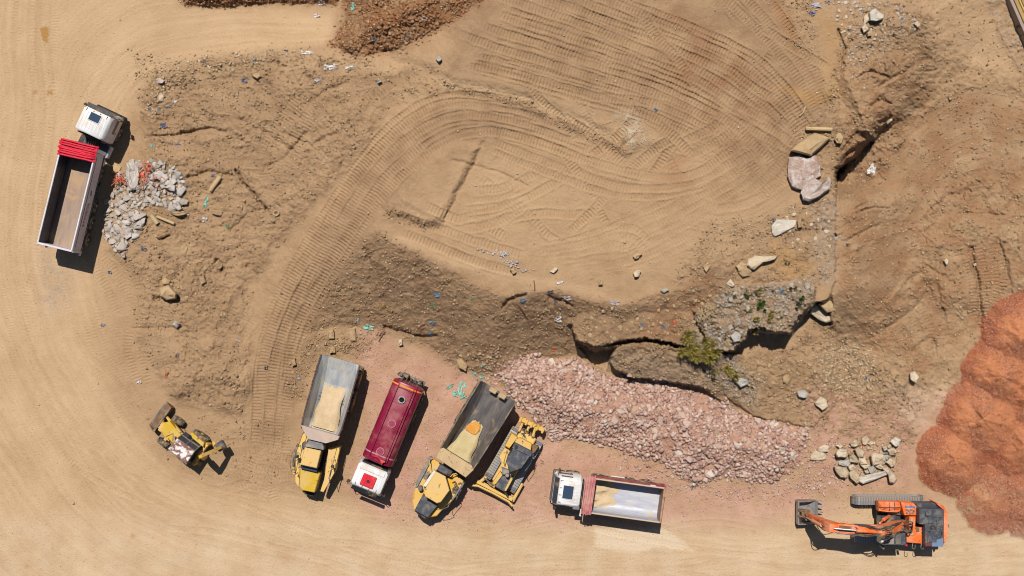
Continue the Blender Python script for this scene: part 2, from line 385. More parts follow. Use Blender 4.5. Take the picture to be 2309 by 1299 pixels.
for i in range(12):
    u0, v0 = rt.uniform(1150, 1750), rt.uniform(20, 330); a = rt.uniform(.1, 1.1); pts = [(u0, v0)]
    for k in range(rt.randint(2, 4)):
        a += rt.uniform(-.2, .2); u0 += math.cos(a)*60; v0 += math.sin(a)*60; pts.append((u0, v0))
    stamp(pts, wd=19, pitch=7.6, depth=rt.uniform(.06, .10), berm=rt.uniform(.05, .09), fade=rt.uniform(.2, .6))
for i in range(120):      # turning scuffs and tyre treads on the haul roads
    f = rt.uniform(0, 1); k = int(f*(len(rA)-2)); p, q = np.array(rA[k]), np.array(rA[k+1]); d = (q-p)/np.linalg.norm(q-p); nn = np.array([-d[1], d[0]])
    c = p+(q-p)*rt.random()+nn*rt.uniform(-95, 95); d = d+nn*rt.uniform(-.28, .28); bend = rt.uniform(-18, 18); L_ = rt.uniform(60, 200)
    stamp([tuple(c-d*L_), tuple(c+nn*bend), tuple(c+d*L_)], wd=rt.uniform(10, 15), pitch=rt.uniform(5.5, 8), depth=rt.uniform(.015, .04), berm=rt.uniform(.008, .03), fade=rt.uniform(.3, .9), lug=rt.uniform(.3, 1.))
# the foot of the ramp, churned in all directions
for i in range(16):
    u0, v0 = rt.uniform(480, 720), rt.uniform(960, 1110); a = rt.choice([rt.uniform(1.2, 2.1), rt.uniform(-.4, .4)]); 
    stamp([(u0-math.cos(a)*45, v0-math.sin(a)*45), (u0+rt.uniform(-6, 6), v0+rt.uniform(-6, 6)), (u0+math.cos(a)*45, v0+math.sin(a)*45)], wd=20, pitch=7.2, depth=rt.uniform(.03, .07), berm=.04, fade=.5)
# the ramp
family([(575,1010),(580,900),(590,790),(640,650),(705,530),(790,400),(880,290),(990,225),(1120,225),(1260,260)],
       [(640,1020),(650,880),(672,770),(740,640),(820,510),(905,400),(990,330),(1080,300),(1200,320),(1330,370)], 8, 3, wd=21, pitch=7.2, depth=.085, berm=.10, fade=.3)
stamp([(590,900),(598,790),(650,650),(730,520),(800,400),(900,290),(1000,235),(1120,240)], wd=22, pitch=7.2, depth=.09, berm=.10, fade=.1)
stamp([(645,870),(662,760),(720,640),(800,505),(870,400),(960,320)], wd=22, pitch=7.2, depth=.09, berm=.10, fade=.1)
family([(700,160),(800,150),(940,160)], [(720,240),(800,220),(900,200)], 3, 3, wd=20, depth=.04, berm=.05, fade=.5)
stamp([(800,260),(860,205),(930,165)], wd=26, pitch=8, depth=.06, berm=.06, fade=.2)

def gully(pts, wd, dep, side=0.):
    """a thin crack or small scarp"""
    d = seg_dist(pts, Ux=WU, Vx=WV)
    global DET
    DET = DET - dep*np.exp(-(d/wd)**2)
gully([(1088,322),(1062,380),(1035,430),(1000,500)], 4, .12)
gully([(530,385),(565,430),(603,475)], 3, .55)
gully([(868,738),(910,748),(950,760),(985,757)], 3.2, .45)
gully([(1380,787),(1420,772),(1480,768),(1530,783)], 2.2, .6)
gully([(1296,755),(1305,775),(1335,790)], 3, .3)
gully([(1135,690),(1150,675),(1185,665)], 3.4, .5)
gully([(1895,385),(1910,350),(1960,320)], 6, 1.0)
gully([(1885,405),(1890,380)], 5, 1.0)
gully([(1945,300),(1985,300),(2005,270)], 4, .35)
gully([(1890,70),(1905,110),(1900,160)], 3, .4)
gully([(700,290),(690,380),(640,480),(560,600)], 6, .12)
gully([(1940,475),(1970,468),(2005,472)], 3, .3)
gully([(2155,490),(2175,480),(2260,485)], 4, .25)
gully([(400,875),(440,840),(500,840),(560,870)], 22, -.28)
gully([(480,640),(540,620),(500,720),(470,790)], 20, -.16)
gully([(490,590),(500,610)], 5, .7)
gully([(350,675),(400,672)], 6, .4)
for pts, wd_, dp_ in (([(1925,180),(1960,160),(2000,172)], 4, .3), ([(1990,190),(2060,150)], 4, .25), ([(2060,160),(2110,158)], 3, .2), ([(1930,470),(1960,455)], 3, .25), ([(2100,470),(2140,440),(2210,430)], 5, .15),
    ([(1905,545),(1950,520),(1985,505)], 4, .2), ([(2040,640),(2090,600),(2150,640)], 4, .2), ([(2000,740),(2060,700),(2090,660)], 4, .2), ([(2060,790),(2100,760),(2110,800)], 5, .22), ([(2190,560),(2205,640),(2215,740)], 5, .35),
    ([(2250,540),(2270,600),(2280,660)], 5, .25), ([(2120,560),(2110,640),(2130,720)], 5, .2), ([(1960,240),(1990,225),(2010,235)], 4, .3), ([(1900,340),(1930,300),(1950,310)], 4, .45), ([(1985,275),(2010,262)], 4, .4),
    ([(410,300),(480,290),(510,300)], 4, .3), ([(440,295),(400,305),(330,310)], 4, .25), ([(540,270),(600,300),(660,340)], 5, .15), ([(700,230),(740,200),(780,190)], 5, .2), ([(640,300),(700,330),(760,300)], 5, .15),
    ([(520,520),(560,480),(600,470)], 4, .2), ([(300,740),(420,738)], 3, .15), ([(425,400),(470,388),(520,395)], 4, .3), ([(600,380),(650,350),(690,300)], 5, .2),
    ([(1425,225),(1440,300),(1400,335)], 3, .12), ([(1020,360),(1060,372),(1120,385),(1190,420)], 3, .12), ([(820,560),(840,600),(830,650)], 5, .2), ([(1290,690),(1270,680),(1240,672)], 4, .35), ([(1510,790),(1560,800),(1590,840)], 4, .4)):
    gully(pts, wd_, dp_)

Z = (Z + DET*(1-.9*REDM) + REDM*.035*fbm(MX*4, MY*4, 3, 91)).astype(np.float32)

def zat(u, v):
    x = np.clip((np.asarray(u, float)-ug[0])/STEP, 0, NU-1.001); y = np.clip((np.asarray(v, float)-vg[0])/STEP, 0, NV-1.001)
    i = x.astype(int); j = y.astype(int); fx = x-i; fy = y-j
    return (Z[j, i]*(1-fx)+Z[j, i+1]*fx)*(1-fy)+(Z[j+1, i]*(1-fx)+Z[j+1, i+1]*fx)*fy
def PX(u, v, z=0.):
    """the world point at height z that the photograph shows at pixel (u, v)"""
    k = (1-z/H)/S
    return Vector(((u-CU)*k, (CV-v)*k, z))
def G(u, v, dz=0.):
    z = float(zat(u, v))+dz
    return PX(u, v, z)
# ------------------------------------------------------------------ material helpers
def new_mat(name):
    m = bpy.data.materials.new(name); m.use_nodes = True
    return m, m.node_tree, m.node_tree.nodes['Principled BSDF']
class NG:
    """small node graph helper"""
    def __init__(s, nt): s.nt = nt
    def n(s, typ, **k):
        nd = s.nt.nodes.new('ShaderNode'+typ)
        for a, b in k.items(): setattr(nd, a, b)
        return nd
    def l(s, a, b): s.nt.links.new(a, b)
    def val(s, sock, v):
        if isinstance(v, bpy.types.NodeSocket): s.l(v, sock)
        else: sock.default_value = v
    def noise(s, vec, scale, detail=4, rough=.55, dist=0.):
        nd = s.n('TexNoise'); nd.inputs['Scale'].default_value = scale; nd.inputs['Detail'].default_value = detail
        nd.inputs['Roughness'].default_value = rough; nd.inputs['Distortion'].default_value = dist
        if vec is not None: s.l(vec, nd.inputs['Vector'])
        return nd.outputs['Fac']
    def ramp(s, f, a, b, lo=0., hi=1.):
        nd = s.n('MapRange'); nd.interpolation_type = 'SMOOTHSTEP'
        s.val(nd.inputs[0], f); nd.inputs[1].default_value = a; nd.inputs[2].default_value = b
        nd.inputs[3].default_value = lo; nd.inputs[4].default_value = hi
        return nd.outputs[0]
    def math(s, op, a, b=0.):
        nd = s.n('Math', operation=op); s.val(nd.inputs[0], a); s.val(nd.inputs[1], b)
        return nd.outputs[0]
    def mix(s, f, a, b, mode='MIX'):
        nd = s.n('MixRGB', blend_type=mode)
        s.val(nd.inputs[0], f)
        for i, c in ((1, a), (2, b)):
            if isinstance(c, (tuple, list)): nd.inputs[i].default_value = (*c, 1)
            else: s.l(c, nd.inputs[i])
        return nd.outputs[0]
    def bump(s, h, strength, dist, bsdf):
        nd = s.n('Bump'); nd.inputs['Strength'].default_value = strength; nd.inputs['Distance'].default_value = dist
        s.l(h, nd.inputs['Height']); s.l(nd.outputs[0], bsdf.inputs['Normal'])

def mat(name, col, rough=.6, metal=0., dirt=None, dirt_amt=.35, scale=1.2, bump=0., wear=None, wear_amt=0., spec=.35):
    """painted or bare surface with dust and wear spread by noise in object space"""
    m, nt, b = new_mat(name); g = NG(nt)
    tc = g.n('TexCoord').outputs['Object']
    c = col
    n1 = g.noise(tc, scale, 6, .62); n2 = g.noise(tc, scale*6, 4, .6)
    c = g.mix(g.ramp(n2, .3, .7, 0, .22), tuple(x*1.05 for x in col), tuple(x*.72 for x in col))
    if dirt is not None:
        f = g.math('MULTIPLY', g.ramp(n1, .5-dirt_amt*.35, .72-dirt_amt*.15), min(1., .35+dirt_amt))
        c = g.mix(f, c, dirt)
    if wear is not None:
        n3 = g.noise(tc, scale*2.3, 8, .7, .4)
        c = g.mix(g.ramp(n3, .62-wear_amt*.3, .64-wear_amt*.3+.03), c, wear)
    g.l(c, b.inputs['Base Color'])
    rr = g.ramp(n1, .3, .7, rough*.85, min(1, rough*1.25)); g.l(rr, b.inputs['Roughness'])
    b.inputs['Metallic'].default_value = metal
    b.inputs['Specular IOR Level'].default_value = spec
    if bump: g.bump(n2, .5, bump, b)
    return m

DUST = (.50, .36, .19)
M = {}
M['white'] = mat('white_paint', (.70,.70,.70), .4, dirt=(.55,.45,.33), dirt_amt=.30)
M['cream'] = mat('cream_paint', (.66,.62,.55), .4, dirt=DUST, dirt_amt=.3)
M['yellow'] = mat('yellow_paint', (.64,.35,.02), .5, dirt=(.55,.38,.18), dirt_amt=.5, wear=(.12,.06,.02), wear_amt=.05)
M['yellow_dusty'] = mat('dusty_yellow_paint', (.66,.40,.07), .55, dirt=(.6,.4,.16), dirt_amt=.75, wear=(.15,.08,.03), wear_amt=.04)
M['yellow_clean'] = mat('deep_yellow_paint', (.52,.33,.018), .45, dirt=(.55,.38,.18), dirt_amt=.28, wear=(.12,.06,.02), wear_amt=.04)
M['orange'] = mat('orange_paint', (.72,.13,.015), .5, dirt=(.66,.33,.20), dirt_amt=.34, wear=(.1,.05,.03), wear_amt=.07)
M['maroon'] = mat('maroon_paint', (.20,.008,.035), .38, dirt=(.36,.13,.12), dirt_amt=.22, scale=.9)
M['rose'] = mat('faded_rose_paint', (.33,.035,.07), .5, dirt=DUST, dirt_amt=.2)
M['dark'] = mat('black_plastic', (.018,.018,.021), .55, dirt=DUST, dirt_amt=.06)
M['grey'] = mat('charcoal_sheet', (.055,.06,.075), .5, dirt=(.3,.25,.18), dirt_amt=.14, scale=2.)
M['grey2'] = mat('grey_sheet', (.15,.155,.17), .5, dirt=DUST, dirt_amt=.2)
M['chassis'] = mat('chassis_steel', (.035,.033,.035), .7, dirt=DUST, dirt_amt=.25)
M['tyre'] = mat('tyre_rubber', (.022,.021,.022), .85, dirt=(.33,.25,.16), dirt_amt=.55, scale=3)
M['rim'] = mat('wheel_rim', (.38,.36,.33), .55, .2, dirt=DUST, dirt_amt=.4)
M['rimy'] = mat('yellow_wheel_rim', (.6,.3,.03), .55, dirt=DUST, dirt_amt=.3)
M['steel'] = mat('worn_steel', (.30,.30,.31), .42, .55, dirt=(.4,.32,.22), dirt_amt=.3, scale=2, wear=(.16,.11,.08), wear_amt=.2)
M['darksteel'] = mat('dark_worn_steel', (.10,.095,.095), .5, .4, dirt=(.36,.27,.17), dirt_amt=.35, scale=2)
M['rust'] = mat('rusty_steel', (.16,.075,.035), .75, .1, dirt=(.30,.2,.11), dirt_amt=.3, scale=2)
M['chrome'] = mat('bright_steel_rod', (.6,.6,.62), .22, .9)
M['red'] = mat('red_paint', (.55,.015,.03), .42, dirt=DUST, dirt_amt=.08)
M['hose'] = mat('rubber_hose', (.05,.045,.045), .6, dirt=DUST, dirt_amt=.2)
M['lamp_orange'] = mat('orange_lens', (.8,.25,.02), .25)
M['blue'] = mat('blue_paint', (.05,.12,.35), .45, dirt=DUST, dirt_amt=.2)
M['tan'] = mat('dust_caked_steel', (.42,.29,.15), .75, dirt=(.52,.37,.2), dirt_amt=.5, wear=(.2,.14,.1), wear_amt=.12)
def glass_mat(name, col=(.02,.03,.045)):
    m, nt, b = new_mat(name)
    b.inputs['Base Color'].default_value = (*col, 1); b.inputs['Roughness'].default_value = .08
    b.inputs['Specular IOR Level'].default_value = .7
    return m
M['glass'] = glass_mat('tinted_glass')
M['glass_blue'] = glass_mat('sunroof_glass', (.035,.06,.10))
def mesh_mat(name, col, rough=.9):
    return mat(name, col, rough)

# ------------------------------------------------------------------ ground material
def ground_material():
    m, nt, b = new_mat('ground_soil'); g = NG(nt)
    tc = g.n('TexCoord').outputs['Object']
    def attr(nm):
        a = g.n('Attribute'); a.attribute_name = nm
        sp = g.n('SeparateColor'); g.l(a.outputs['Color'], sp.inputs[0])
        return sp.outputs[0], sp.outputs[1], sp.outputs[2]
    road, dark, pink = attr('zone_a'); red, grey, rust = attr('zone_b'); ochre, crumbs, trk = attr('zone_c')
    big = g.noise(tc, .09, 5, .6); mid = g.noise(tc, .7, 6, .62); fin = g.noise(tc, 5., 5, .7); vf = g.noise(tc, 17., 3, .7)
    soil = g.mix(g.ramp(mid, .3, .7), (0.326,0.205,0.112), (0.413,0.270,0.153))
    soil = g.mix(g.ramp(big, .35, .65, 0, .55), soil, (0.392,0.259,0.148))
    soil = g.mix(g.ramp(fin, .5, .75, 0, .35), soil, (0.479,0.327,0.189))
    soil = g.mix(g.ramp(g.noise(tc, 1.6, 5, .7), .55, .75, 0, .4), soil, (0.305,0.193,0.107))
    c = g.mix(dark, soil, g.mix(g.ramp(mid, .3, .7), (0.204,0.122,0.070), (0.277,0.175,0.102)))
    st_, wear_, _u = attr('zone_d')
    rd = g.mix(g.ramp(g.math('ADD', st_, g.math('MULTIPLY', g.math('SUBTRACT', fin, .5), .5)), -.05, 1.02), (0.418,0.272,0.151), (0.545,0.382,0.230))
    rd = g.mix(g.ramp(mid, .35, .7, 0, .4), rd, (0.479,0.322,0.179))
    rd = g.mix(g.ramp(fin, .5, .8, 0, .3), rd, (0.408,0.272,0.174))
    c = g.mix(road, c, rd)
    c = g.mix(ochre, c, g.mix(fin, (0.367,0.188,0.050), (0.439,0.248,0.087)))
    c = g.mix(rust, c, g.mix(fin, (0.214,0.081,0.030), (0.316,0.144,0.062)))
    pk = g.mix(g.ramp(mid, .3, .7), (0.418,0.225,0.151), (0.509,0.302,0.213))
    pk = g.mix(g.ramp(vf, .5, .75, 0, .6), pk, (0.561,0.387,0.322))
    c = g.mix(pink, c, pk)
    gy = g.mix(g.ramp(fin, .35, .68), (0.275,0.213,0.160), (0.448,0.362,0.276))
    c = g.mix(grey, c, gy)
    # red gravel with pale chips
    vor = g.n('TexVoronoi'); vor.inputs['Scale'].default_value = 9.; g.l(tc, vor.inputs['Vector'])
    sp = g.n('SeparateColor'); g.l(vor.outputs['Color'], sp.inputs[0])
    rc = g.mix(g.ramp(g.math('ADD', g.math('MULTIPLY', wear_, .55), mid), .45, .95), (.32,.105,.050), (.49,.195,.085))
    rc = g.mix(g.ramp(sp.outputs[0], .55, 1.0, 0, .45), rc, (.40,.20,.14))
    c = g.mix(red, c, rc)
    # small stones: bright and dark specks everywhere, more of them on broken ground
    vo2 = g.n('TexVoronoi'); vo2.inputs['Scale'].default_value = 6.5; g.l(tc, vo2.inputs['Vector'])
    s2 = g.n('SeparateColor'); g.l(vo2.outputs['Color'], s2.inputs[0])
    near = g.ramp(vo2.outputs['Distance'], .18, .34, 1, 0)
    thr = g.math('ADD', g.math('MULTIPLY', crumbs, .30), g.math('MULTIPLY', pink, .2))
    pick = g.math('GREATER_THAN', g.math('ADD', s2.outputs[1], thr), .93)
    c = g.mix(g.math('MULTIPLY', g.math('MULTIPLY', near, pick), .6), c, g.mix(s2.outputs[2], (.62,.46,.33), (.34,.24,.16)))
    c = g.mix(g.ramp(vf, .25, .75, .0, .30), c, g.mix(1., c, (.62,.57,.50), 'MULTIPLY'))
    c = g.mix(_u, c, g.mix(fin, (.56,.44,.30), (.64,.52,.38)))
    g.l(c, b.inputs['Base Color'])
    b.inputs['Roughness'].default_value = .95
    b.inputs['Specular IOR Level'].default_value = .12
    hh = g.math('ADD', g.math('MULTIPLY', vf, .5), g.math('MULTIPLY', fin, 1.))
    hh = g.math('ADD', hh, g.math('MULTIPLY', near, .35))
    k = g.math('ADD', g.math('MULTIPLY', crumbs, 1.2), .45)
    g.bump(g.math('MULTIPLY', hh, k), .9, .10, b)
    return m

def ground():
    # rows and columns go on outwards in growing steps so that the sheet reaches the horizon
    ext = np.array([60, 150, 320, 700, 1500, 3500, 8000, 20000, 45000], np.float32)
    uu = np.r_[ug[0]-ext[::-1], ug, ug[-1]+ext]; vv = np.r_[vg[0]-ext[::-1], vg, vg[-1]+ext]
    nu, nv = len(uu), len(vv); e = len(ext)
    ZZ = np.pad(Z, e, mode='edge'); UU, VV = np.meshgrid(uu, vv)
    dd = np.maximum(np.maximum(ug[0]-UU, UU-ug[-1]), np.maximum(vg[0]-VV, VV-vg[-1]))
    fall = 1-ss(dd, 40, 1500)
    ZZ = ZZ*fall + (1-fall)*(.8*fbm(UU/900, VV/900, 3, 3))
    k = (1-ZZ/H)/S
    co = np.stack([(UU-CU)*k, (CV-VV)*k, ZZ], -1).reshape(-1, 3).astype(np.float32)
    idx = np.arange(nu*nv).reshape(nv, nu)
    quads = np.stack([idx[:-1,:-1], idx[1:,:-1], idx[1:,1:], idx[:-1,1:]], -1).reshape(-1, 4).astype(np.int32)
    me = bpy.data.meshes.new('ground')
    me.vertices.add(len(co)); me.vertices.foreach_set('co', co.ravel())
    me.loops.add(quads.size); me.loops.foreach_set('vertex_index', quads.ravel())
    me.polygons.add(len(quads)); me.polygons.foreach_set('loop_start', np.arange(0, quads.size, 4, dtype=np.int32))
    me.polygons.foreach_set('use_smooth', np.ones(len(quads), bool))
    me.update(calc_edges=True)
    def put(nm, chans):
        a = me.attributes.new(nm, 'FLOAT_COLOR', 'POINT')
        arr = np.ones((nu*nv, 4), np.float32)
        for i, c in enumerate(chans): arr[:, i] = np.clip(np.pad(c, e, mode='edge'), 0, 1).ravel()
        a.data.foreach_set('color', arr.ravel())
    n1 = fbm(MX*.5, MY*.5, 4, 101); n2 = fbm(MX*1.5, MY*1.5, 4, 105)
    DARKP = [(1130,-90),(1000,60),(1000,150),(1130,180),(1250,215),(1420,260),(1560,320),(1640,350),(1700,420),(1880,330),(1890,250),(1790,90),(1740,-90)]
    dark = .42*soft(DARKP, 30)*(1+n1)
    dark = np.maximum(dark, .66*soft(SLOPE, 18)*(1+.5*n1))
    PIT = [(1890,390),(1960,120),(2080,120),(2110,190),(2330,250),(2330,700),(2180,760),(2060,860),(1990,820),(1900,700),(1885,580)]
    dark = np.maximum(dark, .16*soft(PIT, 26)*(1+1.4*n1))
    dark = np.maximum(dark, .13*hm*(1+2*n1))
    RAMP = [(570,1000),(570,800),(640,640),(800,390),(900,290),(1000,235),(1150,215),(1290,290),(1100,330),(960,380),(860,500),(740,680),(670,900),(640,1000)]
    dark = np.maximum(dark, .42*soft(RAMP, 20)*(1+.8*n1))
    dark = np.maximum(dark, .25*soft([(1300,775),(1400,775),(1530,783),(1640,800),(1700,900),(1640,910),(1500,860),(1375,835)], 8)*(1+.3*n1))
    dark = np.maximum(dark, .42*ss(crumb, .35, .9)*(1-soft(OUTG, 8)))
    pk = PKM
    PKROAD = [(800,755),(850,745),(900,790),(1000,810),(1100,860),(1180,900),(1230,985),(1400,1020),(1560,1095),(1830,1090),(1830,1130),(1900,1150),(1700,1190),(1400,1180),(1250,1190),(1050,1180),(860,1180),(780,1100),(820,960),(820,850)]
    pk = np.maximum(pk, soft(PKROAD, 34)*np.clip(.80+.8*n1, 0, 1))
    pk = np.maximum(pk, soft([(1800,870),(1980,900),(2160,880),(2110,960),(2060,1080),(2140,1130),(2160,1190),(2050,1110),(1830,1120),(1820,960)], 28)*np.clip(.55+1.2*n2, 0, .95))
    
    rust = soft(TOPHEAP, 24)*np.clip(.42+1.2*n1, 0, .85)
    rust = np.maximum(rust, soft(TOPSTRIP, 8)*.6)
    rust = np.maximum(rust, .30*soft([(1500,0),(1700,130),(1740,240),(1640,330),(1500,200)], 50)*np.clip(.5+2.2*n1, 0, 1))
    rust = np.maximum(rust, .28*soft([(1470,370),(1560,340),(1620,390),(1560,430),(1470,420)], 18)*np.clip(.6+2*n1, 0, 1))
    rust = np.maximum(rust, .4*soft([(1480,690),(1600,600),(1620,640),(1600,720),(1520,780),(1430,780)], 14)*np.clip(.6+2*n2, 0, 1))
    rust = np.maximum(rust, .40*soft(PIT, 22)*np.clip(.6+2*n1, 0, 1))
    rust = np.maximum(rust, .35*soft([(1890,150),(1960,130),(2060,160),(2000,330),(1900,350)], 25)*np.clip(.5+2*n2, 0, 1))
    rust = np.maximum(rust, .45*soft([(1725,-40),(1760,60),(1800,130),(1850,190),(1800,130),(1790,40)], 14))
    grey = soft(OUTG, 16)*np.clip(.40+1.5*n2+.6*n1, 0, .9)
    grey = np.maximum(grey, .7*soft([(1830,470),(1888,440),(1886,640),(1850,640),(1835,560)], 9)*np.clip(.6+1.4*n2, 0, 1))
    grey = np.maximum(grey, .35*soft([(1350,790),(1560,800),(1690,900),(1600,880),(1450,855),(1370,830)], 14))
    grey = np.maximum(grey, .55*soft([(85,560),(165,590),(150,700),(100,715)], 26)*np.clip(.6+1.2*n2, 0, 1))
    grey = np.maximum(grey, .5*soft([(1400,255),(1430,250),(1460,320),(1420,330)], 12)*np.clip(.6+1.8*n2, 0, 1))
    grey = np.maximum(grey, .5*soft([(2240,-60),(2290,60),(2330,160),(2300,160),(2230,20)], 10)*np.clip(.6+1.8*n2, 0, 1))
    ochre = .24*soft([(1840,40),(1900,30),(1920,80),(1895,190),(1850,190),(1860,100)], 14)
    ochre = np.maximum(ochre, .42*soft([(1740,190),(1840,210),(1900,190),(1900,220),(1830,240)], 12))
    ochre = np.maximum(ochre, .4*soft([(1780,560),(1830,600),(1810,640),(1740,620),(1740,540)], 14))
    road = ROADM*(1-.5*pk)
    sandy = [(960,160),(1010,178),(1100,192),(1200,218),(1290,258),(1370,300),(1420,330),(1380,312),(1280,275),(1190,238),(1090,206),(1000,198)]
    road = np.maximum(road, .7*soft(sandy, 6))
    road = np.maximum(road, .55*soft([(880,540),(1010,590),(1130,640),(1230,640),(1330,665),(1400,680),(1300,640),(1180,620),(1050,585),(900,525)], 9))
    road = np.maximum(road, .30*soft([(1100,340),(1400,470),(1700,480),(1800,440),(1700,560),(1450,600),(1200,600),(900,500)], 50))
    road = np.maximum(road, .5*soft([(770,105),(900,130),(960,150),(880,165),(760,150),(640,160),(640,120)], 12))
    road = np.maximum(road, .5*soft([(2090,-60),(2200,-60),(2290,170),(2200,160),(2120,90)], 25))
    pale = soft([(1338,1188),(1500,1192),(1535,1215),(1562,1242),(1480,1238),(1430,1250),(1342,1236)], 9, Ux=WU+4*fbm(MX*2, MY*2, 3, 7), Vx=WV+4*fbm(MX*2, MY*2, 3, 9))*.8
    pale = np.maximum(pale, .32*ss(V, 1110, 1240)*np.clip(.8+1.2*n1, 0, 1.4))
    pale = np.maximum(pale, .6*soft([(1390,255),(1430,250),(1455,320),(1420,328)], 14)*np.clip(.5+1.8*n2, 0, 1))
    pale = np.maximum(pale, .35*soft([(2000,870),(2160,870),(2090,960),(2040,960)], 22)*np.clip(.6+1.5*n1, 0, 1))
    STN = [(92,62),(106,60),(110,80),(104,98),(94,92)]
    stain = soft(STN, 2.5, Ux=WU, Vx=WV)
    for su_, sv_, sr_ in ((822,998,5),(826,1006,3),(60,1278,5),(78,208,6),(118,1240,4),(700,640,4),(1120,1175,5),(1310,1215,5),(905,1140,4),(1700,1200,5),(560,1190,5),(300,1210,6),(2180,1240,5)):
        stain = np.maximum(stain, .45*(1-ss(np.hypot(WU-su_, WV-sv_), sr_*.4, sr_*1.6)))
    stain = np.maximum(stain, .6*soft([(104,206),(118,204),(119,216),(106,216)], 3))
    ochre = np.maximum(ochre, stain*.9)
    dark = np.maximum(dark*(1-.85*ROADM), stain)
    road = road*(1-stain)
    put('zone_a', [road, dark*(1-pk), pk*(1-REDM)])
    RMIX = REDM*np.clip(1.05-.8*soft([(2215,1070),(2260,1075),(2330,1110),(2330,1140),(2240,1130),(2160,1190),(2120,1130)], 20)*np.clip(.7+1.5*n2, 0, 1), 0, 1)
    put('zone_b', [RMIX, grey*(1-pk), rust])
    put('zone_d', [.5+.72*STREAK, ss(RH/(RHMAX+1e-3), .25, .9), pale])
    put('zone_c', [ochre, np.clip(crumb, 0, 1), TRK])
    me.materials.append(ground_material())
    o = bpy.data.objects.new('ground', me); COL.objects.link(o)
    o['kind'] = 'structure'; o['label'] = 'sandy quarry ground pressed with crawler tracks'
    return o
ground()
